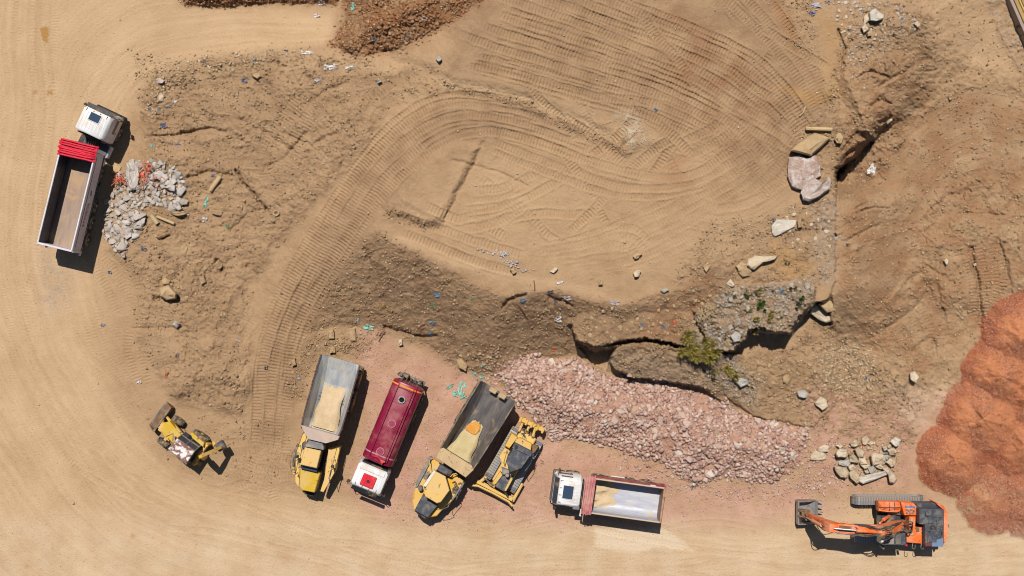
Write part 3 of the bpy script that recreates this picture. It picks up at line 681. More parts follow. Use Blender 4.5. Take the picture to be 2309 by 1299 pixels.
# ------------------------------------------------------------------ mesh builder and object tagging
class MB:
    def __init__(s, T=None, F=None):
        s.v = []; s.f = []; s.T = T or Matrix(); s.F = F
    def add(s, vs, fs, world=False):
        o = len(s.v)
        M4 = s.F if world else s.T
        s.v += [tuple(M4 @ Vector(p)) for p in vs]
        s.f += [tuple(i+o for i in f) for f in fs]
    def box(s, c, d, rot=(0, 0, 0), bev=0.):
        hx, hy, hz = d[0]/2, d[1]/2, d[2]/2
        R = Euler(rot).to_matrix()
        if bev > 0:
            b = min(bev, hx*.8, hy*.8, hz*.8)
            vs = []
            for sx in (-1, 1):
                for sy in (-1, 1):
                    for sz in (-1, 1):
                        vs += [(sx*(hx-b), sy*(hy-b), sz*hz), (sx*(hx-b), sy*hy, sz*(hz-b)), (sx*hx, sy*(hy-b), sz*(hz-b))]
            bm = bmesh.new()
            for p in vs: bm.verts.new(p)
            bmesh.ops.convex_hull(bm, input=bm.verts[:])
            bmesh.ops.dissolve_limit(bm, angle_limit=.02, verts=bm.verts[:], edges=bm.edges[:])
            bm.verts.index_update()
            vv = [R @ v.co + Vector(c) for v in bm.verts]; ff = [[v.index for v in f.verts] for f in bm.faces]
            bm.free(); s.add(vv, ff); return
        vs = [R @ Vector((x*hx, y*hy, z*hz)) + Vector(c) for x in (-1, 1) for y in (-1, 1) for z in (-1, 1)]
        s.add(vs, [(0,1,3,2),(4,6,7,5),(0,4,5,1),(2,3,7,6),(0,2,6,4),(1,5,7,3)])
    def loft(s, rings, cap=True, world=False, closed=False):
        n = len(rings[0]); vs = [p for r in rings for p in r]; fs = []
        for i in range(len(rings)-1):
            for j in range(n): fs.append((i*n+j, i*n+(j+1) % n, (i+1)*n+(j+1) % n, (i+1)*n+j))
        if cap: fs += [tuple(reversed(range(n))), tuple(range((len(rings)-1)*n, len(rings)*n))]
        s.add(vs, fs, world)
    def prism(s, poly, z0, z1, inset=0., ztop=None):
        """upright prism from local xy points"""
        r = [[(x, y, z0) for x, y in poly], [(x, y, z1) for x, y in poly]]
        if inset:
            cx = sum(p[0] for p in poly)/len(poly); cy = sum(p[1] for p in poly)/len(poly)
            R_ = max(math.hypot(p[0]-cx, p[1]-cy) for p in poly); k = 1-inset/R_
            r[1] = [(x, y, z1-inset*.6) for x, y in poly]
            r.append([(cx+(x-cx)*k, cy+(y-cy)*k, z1) for x, y in poly])
        s.loft(r)
    def side(s, prof, y0, y1):
        """side profile of (x, z) points extruded from y0 to y1"""
        s.loft([[(x, y0, z) for x, z in prof], [(x, y1, z) for x, z in prof]])
    def seen(s, poly, z0, z1, inset=.04, zs=None):
        """upright prism whose top outline is given as the photograph shows it at height z1"""
        top = [PX(u, v, z1 if zs is None else zs[i]) for i, (u, v) in enumerate(poly)]
        cx = sum(p.x for p in top)/len(top); cy = sum(p.y for p in top)/len(top)
        R_ = max(math.hypot(p.x-cx, p.y-cy) for p in top); k = 1-inset/R_
        bot = [(p.x, p.y, z0) for p in top]; mid = [(p.x, p.y, p.z-inset*.7) for p in top]
        t2 = [(cx+(p.x-cx)*k, cy+(p.y-cy)*k, p.z) for p in top]
        s.loft([bot, mid, t2], world=True)
    def cyl(s, a, b, r, r2=None, n=12, world=False):
        a, b = Vector(a), Vector(b); r2 = r if r2 is None else r2
        d = (b-a).normalized(); q = d.to_track_quat('Z', 'Y').to_matrix()
        ra = [a+q @ Vector((r*math.cos(t), r*math.sin(t), 0)) for t in [2*math.pi*i/n for i in range(n)]]
        rb = [b+q @ Vector((r2*math.cos(t), r2*math.sin(t), 0)) for t in [2*math.pi*i/n for i in range(n)]]
        s.loft([ra, rb], world=world)
    def tube(s, pts, r, n=6, world=False, smooth=True):
        pts = [Vector(p) for p in pts]
        if smooth and len(pts) > 2:
            P = [2*pts[0]-pts[1]]+pts+[2*pts[-1]-pts[-2]]; out = []
            for i in range(1, len(P)-2):
                for k in range(5):
                    q = k/5
                    out.append(.5*((2*P[i])+(P[i+1]-P[i-1])*q+(2*P[i-1]-5*P[i]+4*P[i+1]-P[i+2])*q*q+(3*P[i]-P[i-1]-3*P[i+1]+P[i+2])*q**3))
            pts = out+[P[-2]]
        rings = []
        for i, p in enumerate(pts):
            d = (pts[min(i+1, len(pts)-1)]-pts[max(i-1, 0)])
            if d.length < 1e-6: d = Vector((0, 0, 1))
            q = d.normalized().to_track_quat('Z', 'Y').to_matrix()
            rings.append([p+q @ Vector((r*math.cos(t), r*math.sin(t), 0)) for t in [2*math.pi*j/n for j in range(n)]])
        s.loft(rings, world=world)
    def quad(s, pts, thick=.012, world=False):
        """thin plate through the given points"""
        P = [Vector(p) for p in pts]; nrm = (P[1]-P[0]).cross(P[2]-P[0]).normalized()*thick
        s.loft([[p-nrm for p in P], [p+nrm for p in P]], world=world)
    def revolve(s, prof, c, n=20, axis='y'):
        """prof: (radius, along) turned about the y axis through c"""
        rings = []
        for r, a in prof:
            rg = []
            for i in range(n):
                t = 2*math.pi*i/n
                rg.append((c[0]+r*math.cos(t), c[1]+a, c[2]+r*math.sin(t)) if axis == 'y' else (c[0]+r*math.cos(t), c[1]+r*math.sin(t), c[2]+a))
            rings.append(rg)
        s.loft(rings)
    def build(s, name, m, parent=None, smooth=False, **props):
        me = bpy.data.meshes.new(name); me.from_pydata(s.v, [], s.f); me.validate(); me.update()
        bm = bmesh.new(); bm.from_mesh(me); bmesh.ops.recalc_face_normals(bm, faces=bm.faces[:])
        if smooth:
            for e in bm.edges: e.smooth = not (len(e.link_faces) == 2 and e.calc_face_angle(0) > rad(38))
            for f in bm.faces: f.smooth = True
        bm.to_mesh(me); bm.free()
        me.materials.append(m)
        o = bpy.data.objects.new(name, me); COL.objects.link(o)
        if parent is not None: o.parent = parent
        for k, v in props.items(): o[k] = v
        return o

def thing(name, label, cat, loc=(0, 0, 0), rz=0., group=None):
    o = bpy.data.objects.new(name, None); COL.objects.link(o)
    o.location = loc; o.rotation_euler = (0, 0, rz); o.empty_display_size = .3
    o['label'] = label; o['category'] = cat
    if group: o['group'] = group
    return o
def frame_between(a, b):
    """matrix with its origin on the ground under a and x pointing towards b, and the level distance between them"""
    d = Vector((b.x-a.x, b.y-a.y)); rz = math.atan2(d.y, d.x)
    return Matrix.Translation((a.x, a.y, 0)) @ Matrix.Rotation(rz, 4, 'Z'), d.length, rz
class Machine:
    """a vehicle: root empty plus its frames"""
    def __init__(s, name, label, cat, M4, rz, group=None):
        s.M = M4
        s.root = thing(name, label, cat, M4.translation, rz, group)
        s.inv = M4.inverted()
    def mb(s, M2=None):
        return MB(T=(s.inv @ M2) if M2 is not None else Matrix(), F=s.inv)

def wheel(veh, T, x, y, r, w, rim='rim', lugs=0, dual=False, tread=True):
    mb = veh.mb(T); n = 24
    sgn = 1 if y > 0 else -1
    mb.revolve([(r*.55, -w/2), (r*.86, -w/2), (r*.96, -w*.42), (r, -w*.28), (r, w*.28), (r*.96, w*.42), (r*.86, w/2), (r*.55, w/2), (r*.55, -w/2)], (x, y, r), n)
    if lugs:
        for i in range(lugs):
            t = 2*math.pi*i/lugs
            for sd in (-1, 1):
                tt = t+(math.pi/lugs if sd > 0 else 0)
                c = Vector((x+math.cos(tt)*(r*.985), y+sd*w*.26, r+math.sin(tt)*(r*.985)))
                mb.box(c, (r*.10, w*.44, r*.10), (0, -tt, 0))
    o = mb.build('wheel', M['tyre'], veh.root, True)
    mb = veh.mb(T)
    yo = y+sgn*w/2
    mb.revolve([(r*.56, -.03*sgn), (r*.55, -.10*sgn), (r*.30, -.12*sgn), (r*.26, -.02*sgn), (r*.16, .03*sgn), (0.01, .04*sgn)], (x, yo, r), 16)
    mb.build('rim', M[rim], o, True)
    return o
def letters(txt, size, M4, veh, m, parent, depth=.006):
    cu = bpy.data.curves.new('lettering', 'FONT'); cu.body = txt; cu.size = size; cu.extrude = depth; cu.align_x = 'CENTER'; cu.align_y = 'CENTER'
    cu.materials.append(m)
    tmp = bpy.data.objects.new('tmp', cu); COL.objects.link(tmp)
    dg = bpy.context.evaluated_depsgraph_get(); me = bpy.data.meshes.new_from_object(tmp.evaluated_get(dg))
    bpy.data.objects.remove(tmp)
    if not me.materials: me.materials.append(m)
    o = bpy.data.objects.new('lettering', me); COL.objects.link(o); o.parent = parent
    o.matrix_local = M4
    return o

def rr(x0, x1, hw, z, c=.12):
    """rounded rectangle ring at height z"""
    return [(x0+c, -hw, z), (x1-c, -hw, z), (x1, -hw+c, z), (x1, hw-c, z), (x1-c, hw, z), (x0+c, hw, z), (x0, hw-c, z), (x0, -hw+c, z)]

def euro_cab(veh, T, xr, xf, paint, w=2.42, zr=3.0, hatch='glass_blue', hatch_box=None, side_dark='dark', roofin=.17, ribs=True, hr=(.25,.62), hs=(.58,.80)):
    hw = w/2; root = veh.root
    mb = veh.mb(T)
    mb.loft([rr(xr+.05, xf-.04, hw-.04, .95), rr(xr, xf, hw, 1.1), rr(xr, xf, hw, 1.75), rr(xr+.02, xf-.16, hw-.06, 2.35), rr(xr+.05, xf-.34, hw-roofin+.03, zr-.1), rr(xr+.12, xf-.46, hw-roofin-.06, zr, .18)])
    body = mb.build('cab', paint, root, True)
    mb = veh.mb(T)     # windscreen
    mb.quad([(xf+.005, -hw+.2, 1.72), (xf+.005, hw-.2, 1.72), (xf-.30, hw-.32, zr-.22), (xf-.30, -hw+.32, zr-.22)], .015)
    mb.build('windscreen', M['glass'], root)
    for sy in (-1, 1):
        mb = veh.mb(T)
        mb.quad([(xf-.22, sy*(hw+.005), 1.72), (xr+.75, sy*(hw+.005), 1.72), (xr+.75, sy*(hw-.12), 2.6), (xf-.42, sy*(hw-.12), 2.6)], .012)
        mb.build('side_window', M['glass'], root)
        mb = veh.mb(T)
        mb.box((xf-.25, sy*(hw+.18), 2.05), (.14, .24, .62), bev=.03); mb.tube([(xf-.2, sy*(hw-.1), 2.5), (xf-.12, sy*(hw+.1), 2.5), (xf-.2, sy*(hw+.18), 2.35)], .025)
        mb.build('mirror', M['dark'], root)
        mb = veh.mb(T)
        mb.box((xf-.02, sy*(hw-.3), .75), (.1, .42, .22), bev=.03)
        mb.build('headlight', M['glass_blue'], root)
        mb = veh.mb(T)
        mb.box((xr+.85, sy*(hw+.01), 1.5), (.16, .03, .05)); mb.build('door_handle', M['dark'], root)
        mb = veh.mb(T)   # mudguard and steps
        mb.box((xf-.38, sy*(hw-.14), .72), (.7, .3, .5), bev=.05); mb.build('step', M[side_dark], root)
    mb = veh.mb(T)
    mb.box((xf+.02, 0, .62), (.24, w-.02, .55), bev=.08); mb.box((xf+.03, 0, 1.25), (.06, w-.5, .45), bev=.02)
    mb.build('bumper', M[side_dark], root)
    mb = veh.mb(T)     # sun visor
    mb.quad([(xf-.27, -hw+.25, zr-.12), (xf-.27, hw-.25, zr-.12), (xf+.02, hw-.2, zr-.2), (xf+.02, -hw+.2, zr-.2)], .02)
    mb.build('sun_visor', M['dark'], root)
    if ribs:
        mb = veh.mb(T)
        for i in range(8):
            yy = -hw+.35+i*(w-.7)/7
            mb.box(((xr+xf)/2-.12, yy, zr+.006), (xf-xr-.8, .05, .02), bev=.008)
        mb.build('roof_rib', paint, root)
    for i in range(4):
        yy = -hw+.4+i*(w-.8)/3
        mb = veh.mb(T); mb.box((xf-.47, yy, zr+.01), (.2, .035, .04)); mb.build('roof_marker', M['dark'], root)
    cx = xr+(xf-xr)*hr[1]
    mb = veh.mb(T)
    mb.box((cx, 0, zr+.02), (hs[0]+.1, hs[1]+.1, .05), bev=.03); fr = mb.build('roof_hatch', paint if hatch != 'red' else M['red'], root)
    if hatch == 'red':
        mb = veh.mb(T); mb.box((cx, 0, zr+.07), (.9, 1.02, .10), bev=.06); mb.box((cx-.05, .14, zr+.13), (.7, .03, .02)); mb.box((cx-.05, -.2, zr+.13), (.7, .03, .02))
        mb.cyl((cx+.0, .0, zr+.12), (cx, 0, zr+.17), .12); mb.build('hatch_lid', M['red'], fr); mb = veh.mb(T); mb.cyl((cx, 0, zr+.13), (cx, 0, zr+.2), .11, n=12); mb.build('vent_knob', M['dark'], fr)
    else:
        mb = veh.mb(T); mb.box((cx, 0, zr+.05), (hs[0], hs[1], .02), bev=.008); mb.build('hatch_glass', M[hatch], fr)
    mb = veh.mb(T); mb.box((xr-.06, 0, 2.1), (.1, w-.5, 1.1), bev=.02); mb.build('rear_panel', M['dark'], root)
    return body

def tarp_roll(veh, T, x0, x1, hw, z, m, seed=1, name='rolled_tarpaulin', ridges=9):
    """tarpaulin gathered in long folds across the front of the body"""
    rnd = random.Random(seed); root = veh.root
    ob = None
    for i in range(ridges):
        f = (i+.5)/ridges; x = x0+(x1-x0)*f+rnd.uniform(-.02, .02)
        zz = z+.10*math.sin(math.pi*f)+rnd.uniform(-.07, .07)
        pts = []; n = 9; e0, e1 = rnd.uniform(-.02, .16), rnd.uniform(-.02, .16); w0 = rnd.uniform(-.05, .05); w1 = rnd.uniform(-.05, .05)
        for k in range(n+1):
            q = k/n; y = -hw-.1+e0+(2*hw+.2-e0-e1)*q
            pts.append((x+w0*(1-q)+w1*q+rnd.uniform(-.012, .012), y, zz+rnd.uniform(-.02, .02)-.12*(k in (0, n))))
        mb = veh.mb(T); mb.tube(pts, (x1-x0)/ridges*rnd.uniform(.36, .62), 6)
        ob = mb.build('tarpaulin_fold', m, root, True)
    mb = veh.mb(T); mb.box(((x0+x1)/2, 0, z-.06), (x1-x0, 2*hw, .06)); mb.build('tarpaulin_cover', m, root)

def tipper_box(veh, T, x0, x1, hw, zf, zt, outer, inner, rail, floor, th=.07, tail=None):
    """open box body: floor, two side walls, front wall, tailgate, top rails and ribs"""
    root = veh.root
    mb = veh.mb(T); mb.box(((x0+x1)/2, 0, zf-.06), (x1-x0-.02, 2*hw-.02, .12)); mb.build('body_floor', floor, root)
    for sy in (-1, 1):
        mb = veh.mb(T)
        mb.box(((x0+x1)/2, sy*(hw-th/2), (zf+zt)/2), (x1-x0, th, zt-zf+.1)); w_ = mb.build('side_wall', outer, root)
        mb = veh.mb(T); mb.box(((x0+x1)/2, sy*(hw-th-.006), (zf+zt)/2), (x1-x0-.1, .01, zt-zf-.02)); mb.build('wall_lining', inner, w_)
        mb = veh.mb(T); mb.box(((x0+x1)/2, sy*(hw-.04), zt+.05), (x1-x0, .11, .12), bev=.03); mb.build('top_rail', rail, root)
        mb = veh.mb(T); mb.box(((x0+x1)/2, sy*(hw+.012), zf+.02), (x1-x0, .05, .16), bev=.01); mb.box(((x0+x1)/2, sy*(hw+.01), (zf+zt)/2+.5), (x1-x0-.6, .02, .03))
        mb.build('side_rail', M['chassis'], root)
    mb = veh.mb(T); mb.box((x1-th/2, 0, (zf+zt)/2), (th, 2*hw-.15, zt-zf+.1)); mb.build('front_wall', inner, root)
    mb = veh.mb(T); mb.box((x0+th/2, 0, (zf+zt)/2+.02), (th, 2*hw-.16, zt-zf+.1)); mb.box((x0, 0, zt+.06), (.14, 2*hw, .1), bev=.02)
    mb.build('tailgate', tail or outer, root)
    for sy in (-1, 1):
        mb = veh.mb(T)
        mb.box((x0-.02, sy*(hw-.02), (zf+zt)/2), (.16, .16, zt-zf), bev=.02); mb.box((x0-.14, sy*(hw-.04), zf+.1), (.3, .12, .3), bev=.02)
        mb.build('tailgate_post', outer, root)

def chassis(veh, T, x0, x1, z=.95, hw=.42, col='chassis'):
    mb = veh.mb(T)
    for sy in (-1, 1): mb.box(((x0+x1)/2, sy*hw, z), (x1-x0, .1, .26))
    n = int((x1-x0)/1.1)
    for i in range(n+1): mb.box((x0+.1+(x1-x0-.2)*i/max(n, 1), 0, z), (.12, 2*hw, .2))
    return mb.build('chassis', M[col], veh.root)
def loadmat(name, a, b, sc=1.2, rough=.9):
    m, nt, bs = new_mat(name); g = NG(nt); tc = g.n('TexCoord').outputs['Object']
    n1 = g.noise(tc, sc, 6, .65); n2 = g.noise(tc, sc*9, 3, .7)
    c = g.mix(g.ramp(n1, .35, .65), a, b); c = g.mix(g.ramp(n2, .3, .8, 0, .35), c, tuple(x*.75 for x in a))
    g.l(c, bs.inputs['Base Color']); bs.inputs['Roughness'].default_value = rough; bs.inputs['Specular IOR Level'].default_value = .2
    g.bump(n2, .8, .05, bs)
    return m
def scuffed(name, base, streak, dust, ang=0., amt=.5, rough=.45, metal=.3, sc=1.):
    """steel plate of a load body scoured along its length, with dust films"""
    m, nt, bs = new_mat(name); g = NG(nt); tc = g.n('TexCoord').outputs['Object']
    mp = g.n('Mapping'); g.l(tc, mp.inputs[0]); mp.inputs['Scale'].default_value = (.35, 2.6, 2.2); mp.inputs['Rotation'].default_value = (0, 0, ang)
    n1 = g.noise(mp.outputs[0], 1.1*sc, 6, .68, .4); n2 = g.noise(tc, .9*sc, 6, .65, .6); n3 = g.noise(tc, 7, 4, .7)
    c = g.mix(g.ramp(n1, .35, .68), base, streak)
    c = g.mix(g.ramp(n2, .56-amt*.25, .68, 0, .9), c, dust)
    c = g.mix(g.ramp(n3, .62, .75, 0, .35), c, tuple(x*.5 for x in base))
    g.l(c, bs.inputs['Base Color']); g.l(g.ramp(n2, .3, .7, rough*.8, min(1, rough*1.6)), bs.inputs['Roughness'])
    bs.inputs['Metallic'].default_value = metal; bs.inputs['Specular IOR Level'].default_value = .35
    return m
M['sandload'] = loadmat('pale_sand_load', (.52,.38,.22), (.60,.46,.29))
M['sandload2'] = loadmat('olive_sand_load', (.48,.38,.19), (.55,.44,.24))
M['bed_grey'] = scuffed('scoured_grey_bed', (.34,.35,.37), (.50,.50,.49), (.50,.45,.32), amt=.6, metal=.15)
M['bed_dark'] = scuffed('dark_worn_bed', (.11,.10,.10), (.19,.165,.145), (.30,.23,.15), amt=.35, metal=.2)
M['bed_silver'] = scuffed('silver_scoured_bed', (.36,.37,.42), (.50,.50,.53), (.50,.42,.30), amt=.2, metal=.15)
M['bed_brown'] = scuffed('brown_scoured_floor', (.25,.17,.12), (.33,.24,.18), (.42,.27,.15), amt=.3, metal=.1)
M['bed_shaded'] = scuffed('shade_dark_lining', (.05,.055,.075), (.10,.10,.12), (.18,.13,.10), amt=.15, metal=.1)  # dark lining; blue-black of the shaded inner wall is put into the colour
M['white_rail'] = mat('pale_grey_rail', (.62,.62,.66), .4, dirt=DUST, dirt_amt=.1)
M['lilac'] = mat('dusty_white_panel', (.60,.56,.60), .5, dirt=(.5,.42,.38), dirt_amt=.25)
M['tarp_red'] = mat('red_tarpaulin', (.58,.012,.035), .5)
M['tarp_rose'] = mat('faded_rose_tarpaulin', (.42,.13,.13), .7, dirt=(.55,.30,.24), dirt_amt=.4)
M['boxrust'] = mat('dark_rust_brown_side', (.075,.04,.035), .7, dirt=(.2,.13,.1), dirt_amt=.2)
M['rustroof'] = mat('peeling_white_roof', (.66,.63,.60), .6, wear=(.20,.085,.06), wear_amt=.5, scale=.85)

# ------------------------------------------------------------------ white tractor with its tipping trailer (left)
def white_tipper():
    T, L, rz = frame_between(PX(123, 557, 3.2), PX(177, 335, 3.2))
    v = Machine('tipper_lorry', 'white cab lorry with long open trailer and bunched red tarpaulin beside the grey rubble', 'truck', T, rz)
    r = v.root
    tipper_box(v, T, 0, L, 1.30, 1.45, 3.15, M['lilac'], M['bed_shaded'], M['white_rail'], M['bed_brown'])
    tarp_roll(v, T, L-.72, L+.42, 1.36, 3.3, M['tarp_red'], 3, ridges=8)
    chassis(v, T, .3, L+1.0, 1.05)
    for x in (.95, 2.25, 3.55):
        for sy in (-1, 1): wheel(v, T, x, sy*1.08, .52, .36)
    for x in (.95, 2.25, 3.55): mb = v.mb(T); mb.box((x, 0, .6), (.3, 1.6, .12)); mb.build('axle_beam', M['chassis'], r)
    for sy in (-1, 1):
        mb = v.mb(T); mb.box((5.2, sy*.8, .55), (.12, .12, .9)); mb.box((5.2, sy*.8, .06), (.3, .3, .08)); mb.build('landing_leg', M['chassis'], r)
        mb = v.mb(T); mb.box((-.05, sy*.9, .9), (.1, .35, .12)); mb.build('tail_lamp', M['red'], r)
    mb = v.mb(T); mb.box((2.3, -1.2, 1.22), (4.6, .2, .03), bev=.01); mb.box((2.3, 1.2, 1.22), (4.6, .2, .03), bev=.01); mb.build('mudguard', M['dark'], r)
    mb = v.mb(T); mb.cyl((L+.12, 0, .9), (L+.12, 0, 3.1), .14); mb.build('lifting_ram', M['darksteel'], r)
    # lettering on the right flank of the body
    Mx = Matrix.Translation((2.75, -1.312, 2.25)) @ Euler((rad(90), 0, 0)).to_matrix().to_4x4()
    letters('STAVROS', .42, Mx, v, M['tarp_red'], r)
    mb = v.mb(T); mb.quad([(4.25, -1.31, 2.12), (4.62, -1.31, 2.3), (4.45, -1.31, 2.34), (4.6, -1.31, 2.42), (4.2, -1.31, 2.3)], .005); mb.build('emblem', M['dark'], r)
    # tractor unit
    a, b = PX(226, 396, .5), PX(269, 305, .5)
    K0, Lk, rk = frame_between(a, b)
    K = K0 @ Matrix.Translation((0, 1.16, 0))      # rear axle centre
    for x, yy in ((0, 1.02), (Lk, 1.04)):
        for sy in (-1, 1): wheel(v, K, x, sy*yy, .52, .5 if x == 0 else .32)
    chassis(v, K, -.7, Lk+.6, .85)
    euro_cab(v, K, Lk-.88, Lk+1.28, M['white'], w=2.40, zr=3.15)
    mb = v.mb(K); mb.box((Lk-1.5, -.98, .75), (.95, .5, .62), bev=.08); mb.build('fuel_tank', M['lilac'], r)
    mb = v.mb(K); mb.box((Lk-1.5, .98, .75), (.9, .5, .62), bev=.08); mb.build('fuel_tank', M['dark'], r)
    mb = v.mb(K); mb.box((Lk-1.45, -.72, 1.1), (.8, .8, .05), bev=.01); mb.box((Lk-1.35, .2, 1.08), (1.0, 1.2, .04)); mb.build('catwalk', M['grey'], r)
    mb = v.mb(K); mb.box((.95, -.95, .9), (.62, .5, .55), bev=.12); mb.cyl((.95, -.9, 1.1), (.95, -.9, 1.3), .16); mb.build('air_tank', M['cream'], r)
    mb = v.mb(K); mb.box((.95, .95, .9), (.7, .4, .5), bev=.05); mb.build('battery_box', M['dark'], r)
    mb = v.mb(K)
    for k in range(5): mb.tube([(Lk-.95, -.4+.18*k, 1.9), (Lk-1.5, -.35+.15*k, 1.35+.05*k), (Lk-1.95, -.2+.1*k, 1.9)], .025)
    mb.build('air_hose', M['hose'], r)
    mb = v.mb(K); mb.cyl((0, 0, 1.0), (0, 0, 1.12), .45); mb.box((-.3, 0, 1.05), (.7, .8, .1)); mb.build('fifth_wheel', M['darksteel'], r)
    return v
white_tipper()

# ------------------------------------------------------------------ tank lorry
def tank_lorry():
    T, L, rz = frame_between(PX(920, 868, 3.0), PX(848, 1042, 3.0))
    v = Machine('tank_lorry', 'maroon tank lorry with white cab and red roof hatch between two yellow dump trucks', 'truck', T, rz)
    r = v.root; hw = 1.17
    # tank: rounded box section drawn along x
    def sec(k, x):
        pts = []
        for i in range(24):
            t = 2*math.pi*i/24; c, s_ = math.cos(t), math.sin(t)
            e = .62
            pts.append((x, hw*k*math.copysign(abs(c)**e, c), 2.05+(1.02 if s_ > 0 else .85)*k*math.copysign(abs(s_)**e, s_)))
        return pts
    mb = v.mb(T); mb.loft([sec(.80, -.08), sec(.97, .0), sec(1., .1), sec(1., L-.1), sec(.97, L), sec(.8, L+.08)]); mb.build('tank', M['maroon'], r, True)
    for x in (.22, 1.5, 2.9, 4.2, L-.55):
        mb = v.mb(T)
        a = [tuple(Vector(p)*1) for p in sec(1.008, x-.03)]; b = [tuple(p) for p in sec(1.008, x+.03)]
        if x in (.22,): mb.loft([sec(1.02, x-.05), sec(1.02, x+.05)]); mb.build('rear_band', M['lamp_orange'], r)
        elif x > 4.8: mb.loft([sec(1.006, x-.05), sec(1.006, x+.05)]); mb.build('tank_band', mat('pale_pink_band', (.42,.17,.20), .5), r)
        else: mb.loft([a, b]); mb.build('tank_seam', M['maroon'], r)
    mb = v.mb(T)
    for y in (-.62, .55, .72):
        mb.box((L/2-.05, y, 3.09), (L-.4, .05, .16), bev=.01)
    mb.box((.35, -.03, 3.09), (.05, 1.2, .16)); mb.box((L-.35, -.03, 3.09), (.05, 1.2, .16))
    mb.build('spill_rail', M['maroon'], r)
    mb = v.mb(T); mb.cyl((L*.5, 0, 3.03), (L*.5, 0, 3.16), .26, n=20); mb.cyl((L*.5, 0, 3.16), (L*.5, 0, 3.19), .05); mb.build('manhole_cover', mat('maroon_lid', (.26,.03,.06), .5), r)
    for q in (.5, .86):
        mb = v.mb(T); mb.revolve([(.255, 0), (.29, 0), (.29, .13), (.255, .13), (.255, 0)], (L*q, 0, 3.04), 20, 'z'); mb.build('manhole_ring', bpy.data.materials.get('pale_ring') or mat('pale_ring', (.45,.22,.26), .6), r, True)
    mb = v.mb(T); mb.cyl((L*.86, 0, 3.03), (L*.86, 0, 3.16), .26, n=20); mb.cyl((L*.86, 0, 3.16), (L*.86, 0, 3.19), .05); mb.build('manhole_cover', bpy.data.materials['maroon_lid'], r)
    mb = v.mb(T); mb.revolve([(.19, 0), (.27, 0), (.27, .16), (.19, .16), (.19, 0)], (L*.19, 0, 3.04), 20, 'z'); mh = mb.build('open_manhole', M['steel'], r, True)
    mb = v.mb(T); mb.cyl((L*.19, 0, 3.05), (L*.19, 0, 3.07), .2, n=20); mb.build('manhole_shade_disc', mat('manhole_shade_black', (.004,.004,.004), .9), mh)  # solid black disc, its colour paints the shade inside the open manhole
    mb = v.mb(T); mb.tube([(L*.94, -.4, 3.2), (L*.93, 0, 3.25), (L*.96, .35, 3.22), (L+.02, .45, 3.1)], .05); mb.cyl((L*.965, .42, 3.1), (L*.965, .42, 3.4), .09); mb.box((L*.95, .42, 3.35), (.12, .35, .08)); mb.build('spray_valve', M['red'], r)
    mb = v.mb(T)
    for k in range(5): mb.tube([(-.05, -.6+.3*k, 2.9), (-.35, -.55+.28*k, 2.4-.1*k), (-.4, -.7+.34*k, 1.3)], .035)
    mb.box((-.3, 0, 1.0), (.35, 2.1, .06)); mb.box((-.42, -.5, 1.5), (.3, .5, .7), bev=.05); mb.box((-.42, .75, 2.1), (.1, .08, 2.0)); mb.box((-.42, -1.0, 2.1), (.08, .08, 1.9))
    for k in range(5): mb.box((-.42, -.85-.0, 1.3+.35*k), (.05, .3, .04))
    mb.build('rear_pipework', M['darksteel'], r)
    chassis(v, T, -.3, L+2.2, .95)
    for x in (.9, 2.2, L-.0-.2, L+1.75):
        for sy in (-1, 1): wheel(v, T, x, sy*1.04, .52, .46 if x < 3 else .32)
    xr = L+.42
    euro_cab(v, T, xr, xr+2.05, M['white'], w=2.42, zr=2.95, hatch='red', hr=(.25, .52), roofin=.10)
    mb = v.mb(T); mb.box((xr+.25, 0, 2.98), (.34, 1.9, .07), bev=.03); mb.build('roof_rack', M['white'], r)
    return v
tank_lorry()

